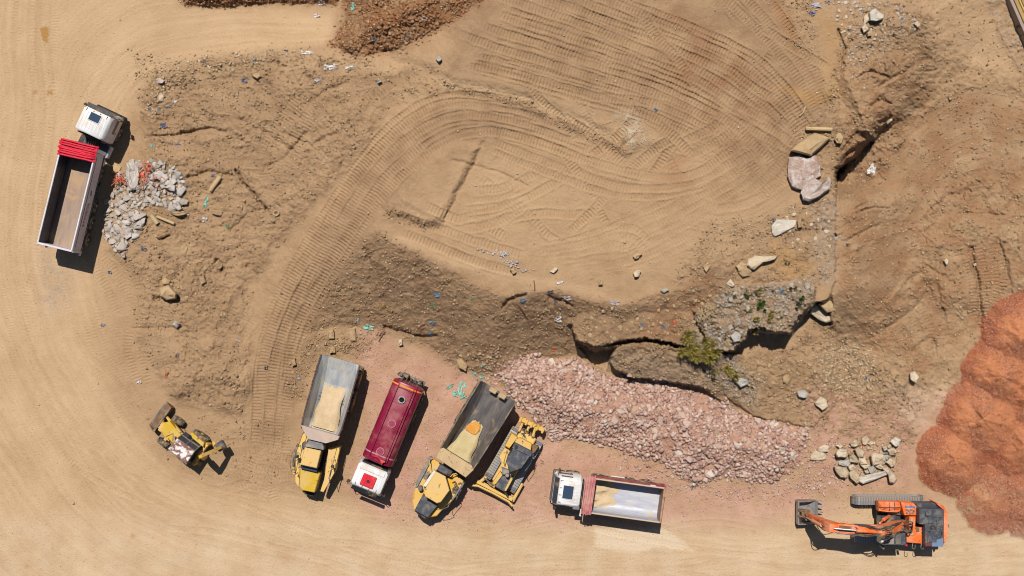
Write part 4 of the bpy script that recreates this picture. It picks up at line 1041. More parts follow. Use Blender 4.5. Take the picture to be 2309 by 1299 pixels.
# ------------------------------------------------------------------ white and rose four axle tipper (right of the bulldozer)
def rose_tipper():
    T, L, rz = frame_between(PX(1494, 1140, 3.0), PX(1334, 1118, 3.0))
    v = Machine('tipper_lorry', 'white cab tipper lorry with rose sides and faded tarpaulin, facing left below pink stones', 'truck', T, rz)
    r = v.root
    tipper_box(v, T, 0, L, 1.29, 1.4, 2.9, M['rose'], M['bed_silver'], mat('dusty_pale_rail', (.50,.36,.29), .6, dirt=DUST, dirt_amt=.4), M['bed_silver'], tail=mat('rusty_tailgate', (.26,.11,.08), .6, dirt=DUST, dirt_amt=.3))
    # curved lining of the far wall and the sand left at the front
    mb = v.mb(T); n = 8
    for sy in (1,):
        ra = []; 
        for i in range(n+1):
            t = i/n*math.pi/2; ra.append((sy*(1.2-.55*(1-math.sin(t))), 1.4+.6*(1-math.cos(t))))
        ra += [(sy*1.21, 2.0), (sy*1.21, 1.4)]
        mb.loft([[(x, y, z) for y, z in ra] for x in (.08, L-.1)])
    mb.build('curved_lining', M['bed_silver'], r, True)
    mb = v.mb(T); rings = []
    rnd = random.Random(4)
    for i in range(10):
        f = i/9; x = L-.1-f*1.75
        rings.append([(x+rnd.uniform(-.08, .08)-.25*math.sin(k*1.3+2), -1.19+2.2*k/12, 1.42+.5*(1-f)**1.3*(.7+.3*math.sin(k*.9+i))) for k in range(13)])
    vs = [p for q in rings for p in q]; fs = [(i*13+j, i*13+j+1, (i+1)*13+j+1, (i+1)*13+j) for i in range(9) for j in range(12)]
    mb.add(vs, fs); mb.build('sand_residue', M['sandload'], r, True)
    tarp_roll(v, T, L-.1, L+.62, 1.38, 3.05, M['tarp_rose'], 8, ridges=7)
    chassis(v, T, .1, L+2.4, .95)
    for (u, vv) in ((1455, 1089), (1416, 1084), (1348, 1076), (1291, 1069)):
        p = T.inverted() @ PX(u, vv, .52)
        for sy in (-1, 1): wheel(v, T, p.x, sy*1.05, .52, .46 if u > 1400 else .34)
    xf = L+.72+2.0
    euro_cab(v, T, L+.72, xf, M['white'], w=2.36, zr=2.9, hr=(.25, .5), roofin=.26, hs=(.74,.95))
    # the roof sits over a wider shoulder
    mb = v.mb(T); mb.box((xf-.28, 0, 1.62), (.62, 2.36, .12), bev=.05); mb.build('bonnet_shoulder', M['white_rail'], r)
    mb = v.mb(T); mb.box((xf+.06, 0, 1.0), (.16, 2.2, .1), bev=.03); mb.box((xf+.06, 0, 1.3), (.12, 1.9, .08), bev=.03); mb.build('grille', M['chrome'], r)
    mb = v.mb(T); mb.box((L+.98, 1.05, 2.78), (.5, .3, .14), bev=.05); mb.build('wind_deflector', M['grey2'], r)
    mb = v.mb(T); mb.box((L-1.9, -1.22, 1.05), (1.1, .3, .4), bev=.05); mb.build('side_box', M['cream'], r)
    mb = v.mb(T); mb.box((L-1.9, 1.22, 1.05), (1.1, .3, .4), bev=.05); mb.build('side_box', M['cream'], r)
    mb = v.mb(T); mb.box((L+.55, 1.5, 1.9), (.09, .5, .06)); mb.box((L+.55, 1.7, 1.95), (.14, .12, .3), bev=.02); mb.build('lamp_bracket', M['cream'], r)
    for x in (.35, ): 
        mb = v.mb(T); mb.box((x+.5, -1.31, 2.72), (.4, .05, .2)); mb.build('pale_plate', M['cream'], r)
    return v
rose_tipper()

# ------------------------------------------------------------------ articulated dump trucks
def hopper(v, T, st, mi, mo, th=.07):
    """st: stations (x, floor z, floor half width, rim z, rim half width) from rear to front; inner and outer skins plus end wall"""
    mb = v.mb(T)
    def inn(s): x, zf, fw, zt, tw = s; return [(x, -tw, zt), (x, -fw-.12, zf+.22), (x, -fw+.1, zf), (x, fw-.1, zf), (x, fw+.12, zf+.22), (x, tw, zt)]
    vs = [p for s in st for p in inn(s)]; n = 6
    fs = [(i*n+j, i*n+j+1, (i+1)*n+j+1, (i+1)*n+j) for i in range(len(st)-1) for j in range(n-1)]
    fs.append(tuple((len(st)-1)*n+j for j in range(n)))
    mb.add(vs, fs); mb.build('load_floor', mi, v.root)
    mb = v.mb(T)
    def out(s):
        x, zf, fw, zt, tw = s; h = th
        return [(x, -tw, zt), (x, -tw-h, zt), (x, -fw-.2-h, zf+.15), (x, -fw, zf-h-.05), (x, fw, zf-h-.05), (x, fw+.2+h, zf+.15), (x, tw+h, zt), (x, tw, zt)]
    vs = [p for s in st for p in out(s)]; n = 8
    fs = [(i*n+j, i*n+j+1, (i+1)*n+j+1, (i+1)*n+j) for i in range(len(st)-1) for j in range(n-1)]
    xe = len(st)-1
    mb.add(vs, fs)
    x, zf, fw, zt, tw = st[-1]
    mb.loft([[(x+.02, -tw-th, zt), (x+.02, tw+th, zt), (x+.02, fw+.1, zf-.1), (x+.02, -fw-.1, zf-.1)], [(x+.1, -tw-th, zt), (x+.1, tw+th, zt), (x+.1, fw+.1, zf-.1), (x+.1, -fw-.1, zf-.1)]])
    mb.build('dump_body', mo, v.root)
    for sy in (-1, 1):
        mb = v.mb(T)
        mb.tube([(s[0], sy*(s[4]+.03), s[3]+.02) for s in st], .06, 6, smooth=False); mb.build('rim_rail', mo, v.root)
        mb = v.mb(T)
        for s in st[1:-1]:
            x, zf, fw, zt, tw = s
            mb.quad([(x-.06, sy*(tw+.08), zt-.02), (x+.06, sy*(tw+.08), zt-.02), (x+.06, sy*(fw+.30), zf+.2), (x-.06, sy*(fw+.30), zf+.2)], .05)
        mb.build('body_rib', mo, v.root)
def heap(v, T, x0, x1, fw0, fw1, zf, hh, m, seed=1, name='sand_load', nx=22, ny=14, edge=.2):
    rnd = random.Random(seed); mb = v.mb(T); vs = []
    for i in range(nx):
        f = i/(nx-1)
        for j in range(ny):
            g_ = j/(ny-1)*2-1
            x = x0+(x1-x0)*f+.30*float(pnoise(np.array([j*.4+seed]), np.array([2.5]))[0])*(i in (0, 1)) ; fw = (fw0+(fw1-fw0)*f)*(1+.16*float(pnoise(np.array([f*2.7+seed]), np.array([.7+(g_ > 0)*3]))[0]))
            e = min(1, (1-abs(g_))/edge)*1.0
            zz = zf(f) if callable(zf) else zf
            h = hh(f)*(.55+.45*min(1, e))+.05*float(fbm(np.array([x*2.+seed]), np.array([g_*2.5]), 3)[0])
            vs.append((x, g_*fw, zz+h))
    fs = [(i*ny+j, i*ny+j+1, (i+1)*ny+j+1, (i+1)*ny+j) for i in range(nx-1) for j in range(ny-1)]
    mb.add(vs, fs); return mb.build(name, m, v.root, True)
def rails(v, pts, m='hose', name='handrail', r=.022, posts=()):
    mb = v.mb(); P = [PX(*p) for p in pts]
    mb.tube(P, r, 5, world=True, smooth=False)
    for p in posts:
        a = PX(*p); mb.tube([a, Vector((a.x, a.y, a.z-.9))], r, 5, world=True, smooth=False)
    mb.build(name, M[m], v.root)

def dump_a():
    T, L, rz = frame_between(PX(767, 812, 3.1), PX(723, 970, 3.1))
    v = Machine('dump_truck', 'yellow dump truck, pale grey body half full of sand, left of the tank lorry', 'dump truck', T, rz)
    r = v.root
    zt = 3.1
    st = [(-.0, 2.55, 1.05, 2.95, 1.42), (.9, 2.2, 1.0, 3.05, 1.44), (2.0, 1.85, .95, zt, 1.45), (3.4, 1.62, .92, zt, 1.45), (L-.5, 1.6, .92, zt+.05, 1.42), (L+.15, 2.0, .9, zt+.1, 1.35)]
    hopper(v, T, st, M['bed_grey'], M['boxrust'])
    heap(v, T, 2.1, L+.0, .78, .98, lambda f: 1.72-.05*f, lambda f: .12+.42*math.sin(min(1, f*1.15)*math.pi*.55), M['sandload'], 5)
    # folded front guard of the body
    mb = v.mb()
    mb.seen([(677,958),(766,984),(762,992),(735,1000),(694,990)], 2.9, 3.28, .05)
    mb.build('spill_guard', M['tarp_dusty'], r)
    mb = v.mb(T); mb.box((L-1.1, 0, 1.25), (1.6, 1.0, .5), bev=.05); mb.box((2.6, 0, 1.15), (4.6, .8, .4)); mb.build('rear_chassis', M['chassis'], r)
    for x in (1.15, 2.95):
        for sy in (-1, 1): wheel(v, T, x, sy*1.22, .9, .72, 'rimy', lugs=20)
    # tractor unit, its own direction
    K, Lk, rk = frame_between(PX(712, 1012, 1.9), PX(696, 1108, 1.9))
    for sy in (-1, 1): wheel(v, K, .95, sy*1.22, .9, .72, 'rimy', lugs=20)
    mb = v.mb(K); mb.box((1.2, 0, 1.0), (3.6, 1.1, .6), bev=.05); mb.build('front_chassis', M['chassis'], r)
    mb = v.mb(); mb.seen([(677,1056),(722,1067),(709,1111),(683,1106),(674,1098)], 1.2, 2.35, .07); mb.build('bonnet', M['yellow_clean'], r)
    mb = v.mb(); mb.seen([(688,1012),(723,1020),(714,1058),(678,1050)], 1.5, 3.2, .05); cab = mb.build('cab', M['dark'], r)
    mb = v.mb(); mb.seen([(687,1009),(724,1017),(714,1056),(677,1048)], 3.19, 3.32, .06); mb.build('cab_roof', M['yellow_dusty'], r)
    mb = v.mb(); mb.seen([(687,1007),(691,1000),(700,990),(725,995),(730,1009),(729,1015)], 2.0, 3.0, .05); mb.build('rear_hatch', M['grey2'], r)
    mb = v.mb(); mb.seen([(678,1051),(714,1059),(715,1065),(677,1056)], 2.3, 2.75, .03); mb.build('windscreen', M['glass_blue'], r)
    mb = v.mb(); mb.seen([(688,976),(681,981),(670,1012),(665,1044),(666,1088),(673,1100),(677,1056),(679,1040),(688,1005),(699,978)], 1.35, 1.85, .05); mb.build('fender', M['yellow_dusty'], r)
    mb = v.mb(); mb.seen([(768,1006),(741,1011),(737,1039),(731,1081),(722,1108),(729,1110),(742,1088),(758,1059),(760,1039)], 1.35, 1.85, .05); mb.build('fender', M['yellow_dusty'], r)
    mb = v.mb(K)
    for k in range(3): mb.box((1.75+.22*k, -1.28, 1.5-.3*k), (.16, .5, .05)); mb.box((1.75+.22*k, 1.2, 1.5-.3*k), (.16, .5, .05))
    mb.build('step', M['yellow'], r)
    mb = v.mb(); mb.seen([(681,1108),(710,1114),(706,1120),(686,1114)], .7, 1.3, .04); mb.build('front_bumper', M['dark'], r)
    rails(v, [(683,977,2.8),(672,1008,2.8),(668,1020,2.8),(671,1026,2.8),(666,1035,2.8),(666,1070,2.8)], posts=[(683,977,2.8),(672,1008,2.8),(666,1040,2.8),(666,1070,2.8)])
    rails(v, [(760,1008,2.7),(752,1040,2.7),(748,1060,2.7),(742,1085,2.7)], posts=[(760,1008,2.7),(752,1040,2.7),(748,1060,2.7),(742,1085,2.7)])
    rails(v, [(666,1012,2.6),(659,1020,2.6),(654,1048,2.6),(657,1063,2.6),(660,1060,2.6),(663,1045,2.6),(668,1014,2.6)], name='mirror_arm')
    rails(v, [(748,1036,2.9),(749,1052,2.9),(745,1068,2.9),(741,1080,2.9),(746,1060,2.9)], name='mirror_arm')
    mb = v.mb()
    for u, vv in ((669,1030),(750,1052)): p = PX(u, vv, 2.7); mb.add([(p.x+dx, p.y+dy, p.z+dz) for dx in (-.1,.1) for dy in (-.09,.09) for dz in (-.2,.2)], [(0,1,3,2),(4,6,7,5),(0,4,5,1),(2,3,7,6),(0,2,6,4),(1,5,7,3)], True)
    mb.build('mirror', M['dark'], r)
    mb = v.mb(K); mb.cyl((.4, -.62, 1.9), (.4, -.62, 2.9), .07); mb.build('exhaust_pipe', M['rust'], r)
    mb = v.mb(K); mb.box((-.15, -.75, 2.0), (.5, .5, .5), bev=.08); mb.box((-.5, 0, 1.6), (.5, 1.5, .4), bev=.08); mb.build('engine_box', M['grey'], r)
M['tarp_dusty'] = mat('pinkish_worn_steel', (.40,.30,.25), .6, dirt=(.5,.38,.28), dirt_amt=.4)
dump_a()

def dump_b():
    T, L, rz = frame_between(PX(1123, 883, 3.1), PX(1030, 1035, 3.1))
    v = Machine('dump_truck', 'yellow dump truck with dark body holding sand and an orange patch, beside the bulldozer', 'dump truck', T, rz)
    r = v.root
    zt = 3.1
    st = [(0., 2.45, 1.15, 3.12, 1.46), (.5, 2.25, 1.0, zt, 1.46), (1.7, 1.95, .82, zt, 1.45), (3.3, 1.6, .8, zt, 1.43), (L-.6, 1.55, .85, zt, 1.40), (L-.05, 1.9, .95, zt, 1.36)]
    hopper(v, T, st, M['bed_dark'], M['darksteel'])
    heap(v, T, 2.9, L-.1, .45, 1.02, lambda f: 1.66, lambda f: .05+.5*min(1, f*1.3), M['sandload2'], 9)
    mb = v.mb(); 
    poly = [(u, vv) for u, vv in ((1050,963),(1058,955),(1075,950),(1083,958),(1082,970),(1072,982),(1062,978),(1050,970))]
    mb.seen(poly, 1.9, 1.98, .06); mb.build('rusty_patch', loadmat('orange_clay', (.60,.24,.03), (.66,.36,.10), 2.), r)
    mb = v.mb(); mb.seen([(993,1012),(1000,1010),(1064,1050),(1068,1060),(1050,1077),(983,1032)], 3.0, 3.2, .05); mb.build('spill_guard', M['tan'], r)
    mb = v.mb(T)
    for y in (-.35, .42): mb.box((.12, y, 3.0), (.35, .55, .04), (0, .3, 0))
    mb.build('patch_plate', M['tan'], r)
    mb = v.mb(T); mb.box((2.6, 0, 1.15), (4.8, .8, .4)); mb.box((L-.5, 0, 1.2), (2.0, 1.0, .5), bev=.05); mb.build('rear_chassis', M['chassis'], r)
    for x in (1.2, 3.0):
        for sy in (-1, 1): wheel(v, T, x, sy*1.22, .9, .72, 'rimy', lugs=20)
    K, Lk, rk = frame_between(PX(1012, 1060, 1.9), PX(963, 1155, 1.9))
    for sy in (-1, 1): wheel(v, K, 1.1, sy*1.18, .9, .68, 'rimy', lugs=20)
    mb = v.mb(K); mb.box((1.2, 0, 1.0), (3.8, 1.1, .6), bev=.05); mb.build('front_chassis', M['chassis'], r)
    # wide yellow nose in one rounded outline (crop 7.2x, offset 920,1010)
    q = lambda L_: [(920+a/7.219, 1010+b/7.219) for a, b in L_]
    mb = v.mb(); mb.seen(q([(340,190),(440,200),(520,250),(900,540),(880,640),(740,850),(600,960),(470,1110),(350,1135),(100,1030),(65,860),(120,640),(170,500)]), 1.3, 1.75, .08); mb.build('fender', M['yellow'], r)
    mb = v.mb(); mb.seen(q([(325,180),(350,150),(400,165),(380,200),(150,640),(130,640),(140,530)]), 1.4, 1.95, .05); mb.build('side_guard', M['grey2'], r)
    mb = v.mb(); mb.seen(q([(900,560),(915,580),(730,860),(715,840)]), 1.4, 1.95, .03); mb.build('side_guard', M['grey2'], r)
    mb = v.mb(); mb.seen(q([(240,760),(480,940),(320,1140),(105,1020)]), 1.7, 2.3, .07); mb.build('bonnet', M['grey'], r)
    mb = v.mb(); mb.seen(q([(105,1025),(320,1140),(290,1165),(165,1090)]), 1.2, 2.0, .04); mb.build('radiator_grille', M['dark'], r)
    mb = v.mb(); mb.seen(q([(450,395),(600,465),(665,690),(530,890),(470,905),(300,800),(275,680)]), 1.7, 3.25, .05); mb.build('cab', M['dark'], r)
    mb = v.mb(); mb.seen(q([(450,385),(610,470),(675,695),(535,885),(470,905),(275,790),(265,690)]), 3.24, 3.40, .07); mb.build('cab_roof', M['yellow_dusty'], r)
    mb = v.mb(); mb.seen(q([(520,265),(725,380),(680,470),(470,360)]), 1.9, 2.5, .05); mb.build('rear_cover', M['grey'], r)
    mb = v.mb(); mb.seen(q([(420,360),(450,390),(290,640),(240,620)]), 2.0, 2.55, .05); mb.build('side_tank', M['cream'], r)
    mb = v.mb(); c = PX(920+200/7.219, 1010+660/7.219, 2.2); mb.cyl((c.x, c.y, 1.7), (c.x, c.y, 2.3), .17, n=14, world=True); mb.cyl((c.x, c.y, 2.3), (c.x, c.y, 2.36), .1, n=14, world=True); mb.build('air_cleaner', M['grey'], r)
    mb = v.mb(); a = PX(920+635/7.219, 1010+460/7.219, 2.0); mb.tube([a, a+Vector((.1,.25,.5)), a+Vector((.25,.3,.7))], .09, 8, world=True); mb.build('exhaust_pipe', M['rust'], r)
    mb = v.mb(); P = [PX(920+a/7.219, 1010+b/7.219, 2.4) for a, b in ((690,470),(730,430),(790,415),(800,440))]; mb.tube(P, .04, 6, world=True, smooth=False); mb.build('guard_bar', M['yellow_dusty'], r)
    mb = v.mb()
    for a, b in ((725,570),(820,590),(760,640)):
        p = PX(920+a/7.219, 1010+b/7.219, 1.8); mb.tube([p, p+Vector((.2,.1,.1)), p+Vector((.3,-.2,.05))], .05, 6, world=True)
    mb.build('hydraulic_hose', M['rust'], r)
    rails(v, [(968,1038,2.6),(970,1058,2.6),(962,1066,2.6)], m='yellow', r=.03, posts=[(968,1038,2.6)])
    rails(v, [(966,1062,2.5),(955,1080,2.5),(960,1082,2.5),(965,1070,2.5)], m='steel', name='mirror_arm')
    rails(v, [(936,1092,2.4),(930,1095,2.4),(932,1090,2.4),(938,1088,2.4)], name='mirror_arm')
    rails(v, [(1010,1142,2.6),(1020,1128,2.6),(1030,1118,2.6)], posts=[(1010,1142,2.6),(1030,1118,2.6)])
    rails(v, [(985,1150,2.8),(1000,1148,2.8),(1012,1142,2.8)], name='mirror_arm')
dump_b()
# ------------------------------------------------------------------ bulldozer (photo crop 5.65x at 1060, 930)
def crawler(v, T, x0, x1, y, w, zt, m='steel', n=None):
    """one crawler track: belt of separate shoes round an oval, with frame, sprocket and idler"""
    r = v.root; R = zt/2; Lx = x1-x0-2*R; per = 2*Lx+2*math.pi*R
    n = n or int(per/.19)
    holder = None
    mb = v.mb(T)
    mb.box(((x0+x1)/2, y, R), (Lx+R, w*.5, R*1.0), bev=.04)
    fr = mb.build('track_frame', M['chassis'], r)
    mesh = None
    for i in range(n):
        s = per*i/n
        if s < Lx: c = (x0+R+s, 2*R); a = 0
        elif s < Lx+math.pi*R: t = (s-Lx)/R; c = (x1-R+R*math.sin(t), R+R*math.cos(t)); a = t
        elif s < 2*Lx+math.pi*R: c = (x1-R-(s-Lx-math.pi*R), 0); a = math.pi
        else: t = (s-2*Lx-math.pi*R)/R; c = (x0+R-R*math.sin(t), R-R*math.cos(t)); a = math.pi+t
        if mesh is None:
            m2 = MB(); m2.box((0, 0, -.02), (per/n*.94, w, .04)); m2.box((per/n*.25, 0, .02), (.03, w, .05)); m2.box((-.02, 0, -.06), (.1, w*.3, .06))
            o = m2.build('track_shoe', M[m], fr); mesh = o.data
        else:
            o = bpy.data.objects.new('track_shoe', mesh); COL.objects.link(o); o.parent = fr
        o.matrix_local = v.inv @ T @ Matrix.Translation((c[0], y, max(c[1], .045))) @ Matrix.Rotation(a, 4, 'Y')
    for x in (x0+R, x1-R):
        mb = v.mb(T); mb.cyl((x, y-w*.3, R), (x, y+w*.3, R), R*.78, n=16); mb.build('idler_wheel', M['rust'], r)
def bulldozer():
    q = lambda L_: [(1060+a/5.65, 930+b/5.65) for a, b in L_]
    T, L, rz = frame_between(PX(1188, 985, 1.), PX(1120, 1104, 1.))
    v = Machine('bulldozer', 'yellow bulldozer with dark cab roof, rear ripper and wide dusty blade', 'bulldozer', T, rz)
    r = v.root
    crawler(v, T, -.1, L-.35, -1.02, .56, .98)
    crawler(v, T, -.1, L-.35, 1.02, .56, .98)
    mb = v.mb(T); mb.box((L*.42, 0, 1.05), (L*.95, 1.35, .8), bev=.08); mb.build('hull', M['yellow_dusty'], r)
    mb = v.mb(); mb.seen(q([(590,340),(640,325),(785,400),(775,490),(560,400)]), 1.0, 2.05, .06); mb.build('rear_deck', M['yellow'], r)
    mb = v.mb(); mb.seen(q([(530,265),(605,320),(500,462),(442,430)]), 1.1, 2.0, .07); mb.build('fuel_tank', M['yellow'], r)
    mb = v.mb(); mb.seen(q([(500,460),(450,440),(370,560),(400,640),(390,700),(440,720),(480,600)]), 1.1, 1.5, .05); mb.build('fender', M['yellow_dusty'], r)
    mb = v.mb(); mb.seen(q([(790,410),(875,435),(830,505),(790,540)]), 1.1, 1.8, .07); mb.build('battery_box', M['rust'], r)
    mb = v.mb(); mb.seen(q([(565,400),(780,515),(735,590),(650,705),(515,750),(465,620)]), 1.5, 2.95, .05); mb.build('cab', M['dark'], r)
    mb = v.mb(); mb.seen(q([(560,440),(775,545),(740,590),(655,712),(512,762),(455,622)]), 2.94, 3.08, .05); mb.build('cab_roof', M['grey'], r)
    mb = v.mb(); mb.seen(q([(570,385),(792,500),(775,565),(538,455)]), 2.8, 3.2, .06); bx = mb.build('air_conditioner', M['grey'], r)
    c = PX(1060+588/5.65, 930+440/5.65, 3.2); mb = v.mb(); mb.revolve
    mb = v.mb(); mb.cyl((c.x, c.y, 3.18), (c.x, c.y, 3.26), .13, n=16, world=True); mb.build('fan_vent', M['dark'], bx)
    mb = v.mb(); mb.seen(q([(400,765),(560,830),(435,1015),(315,945)]), 1.2, 1.85, .06); mb.build('bonnet', M['grey'], r)
    mb = v.mb(); mb.seen(q([(385,752),(412,798),(318,925),(283,903)]), 1.3, 2.0, .03); mb.build('side_panel', M['yellow'], r)
    mb = v.mb(); mb.seen(q([(520,828),(542,850),(457,1005),(436,995)]), 1.3, 2.0, .03); mb.build('side_panel', M['yellow'], r)
    mb = v.mb(); mb.seen(q([(400,700),(500,740),(500,800),(410,790)]), 1.8, 2.2, .05); mb.build('air_intake_box', M['grey2'], r)
    c = PX(1060+473/5.65, 930+802/5.65, 2.4); mb = v.mb(); mb.cyl((c.x, c.y, 1.8), (c.x, c.y, 2.45), .10, n=14, world=True); mb.cyl((c.x, c.y, 2.3), (c.x, c.y, 2.5), .17, .12, n=14, world=True); mb.build('exhaust_stack', M['steel'], r)
    # blade, curved in section
    A, B = PX(1060+55/5.65, 930+905/5.65, 1.15), PX(1060+548/5.65, 930+1160/5.65, 1.15)
    W, Lw, rw = frame_between(A, B)
    mb = v.mb(W); prof = []
    for i in range(9):
        t = i/8; z = .05+1.2*t; y = -.22*math.sin(math.pi*t*.9)
        prof.append((y, z))
    sec = prof+[(y+.12, z) for y, z in reversed(prof)]
    xs = [-.05, .35, Lw*.5, Lw-.35, Lw+.05]; of = [-.16, .0, .04, .0, -.16]
    mb.loft([[(x, (y*1)+o, z) for y, z in sec] for x, o in zip(xs, of)])
    mb.box((Lw/2, .16, .9), (Lw*.92, .22, .12), bev=.03); mb.box((Lw/2, .16, .35), (Lw*.92, .22, .12), bev=.03)
    mb.build('blade', M['yellow_dusty'], r)
    mb = v.mb(W); mb.box((Lw/2, -.02, .08), (Lw+.05, .06, .14)); mb.build('cutting_edge', M['darksteel'], r)
    for (a, b) in (((1100,1072,.7),(1077,1092,.6)), ((1178,1090,.7),(1156,1130,.6))):
        mb = v.mb(); pa, pb = PX(*a), PX(*b); mb.tube([pa, pb], .13, 8, world=True, smooth=False); mb.build('push_arm', M['yellow_dusty'], r)
    for (a, b) in (((1112,1095,1.5),(1092,1078,1.1)), ((1138,1108,1.5),(1146,1122,1.0))):
        mb = v.mb(); mb.tube([PX(*a), PX(*b)], .06, 8, world=True, smooth=False); mb.build('lift_ram', M['darksteel'], r)
    # ripper at the rear
    mb = v.mb(); P = [PX(1060+a/5.65, 930+b/5.65, 1.25) for a, b in ((645,85),(930,225))]
    R_, Lr, rr_ = frame_between(P[0], P[1])
    mb = v.mb(R_); mb.box((Lr/2, 0, 1.2), (Lr+.2, .3, .34), bev=.05)
    for x in (0., Lr*.27, Lr*.5, Lr*.75, Lr): mb.box((x, -.02, 1.24), (.16, .46, .42), bev=.04)
    mb.build('ripper_beam', M['yellow'], r)
    for x in (Lr*.15, Lr*.5, Lr*.9):
        mb = v.mb(R_); mb.side([(x-.07, 1.3), (x+.07, 1.3), (x+.05, .25), (x-.05, .25)], .02, .22); mb.build('ripper_shank', M['yellow'], r)
    for a, b in (((1170,973,1.7),(1178,955,1.2)), ((1201,985,1.7),(1207,966,1.2)), ((1185,980,1.1),(1193,962,1.0))):
        mb = v.mb(); mb.tube([PX(*a), PX(*b)], .10, 8, world=True, smooth=False); mb.build('ripper_arm', M['yellow'], r)
    mb = v.mb()
    rnd = random.Random(5)
    for k in range(7):
        p = PX(1172+rnd.uniform(0, 30), 975+rnd.uniform(-4, 14), 1.4); mb.tube([p, p+Vector((rnd.uniform(-.3,.3), rnd.uniform(-.3,.3), .15)), p+Vector((rnd.uniform(-.4,.4), rnd.uniform(-.4,.4), 0))], .035, 5, world=True)
    mb.build('hydraulic_hose', M['darksteel'], r)
    mb = v.mb(); p = PX(1169, 968, 1.6); mb.seen([(1166,965),(1171,966),(1170,971),(1166,970)], 1.3, 1.7, .02); mb.build('blue_cap', M['blue'], r)
    rails(v, [(1143,1018,2.3),(1138,1036,2.3),(1136,1045,2.3)], posts=[(1143,1018,2.3),(1136,1045,2.3)])
    rails(v, [(1203,1025,2.6),(1196,1046,2.6),(1184,1062,2.6)], posts=[(1203,1025,2.6),(1184,1062,2.6)])
    rails(v, [(1214,1018,2.),(1222,1022,2.),(1222,1027,2.),(1216,1025,2.)], name='mirror_arm')
bulldozer()

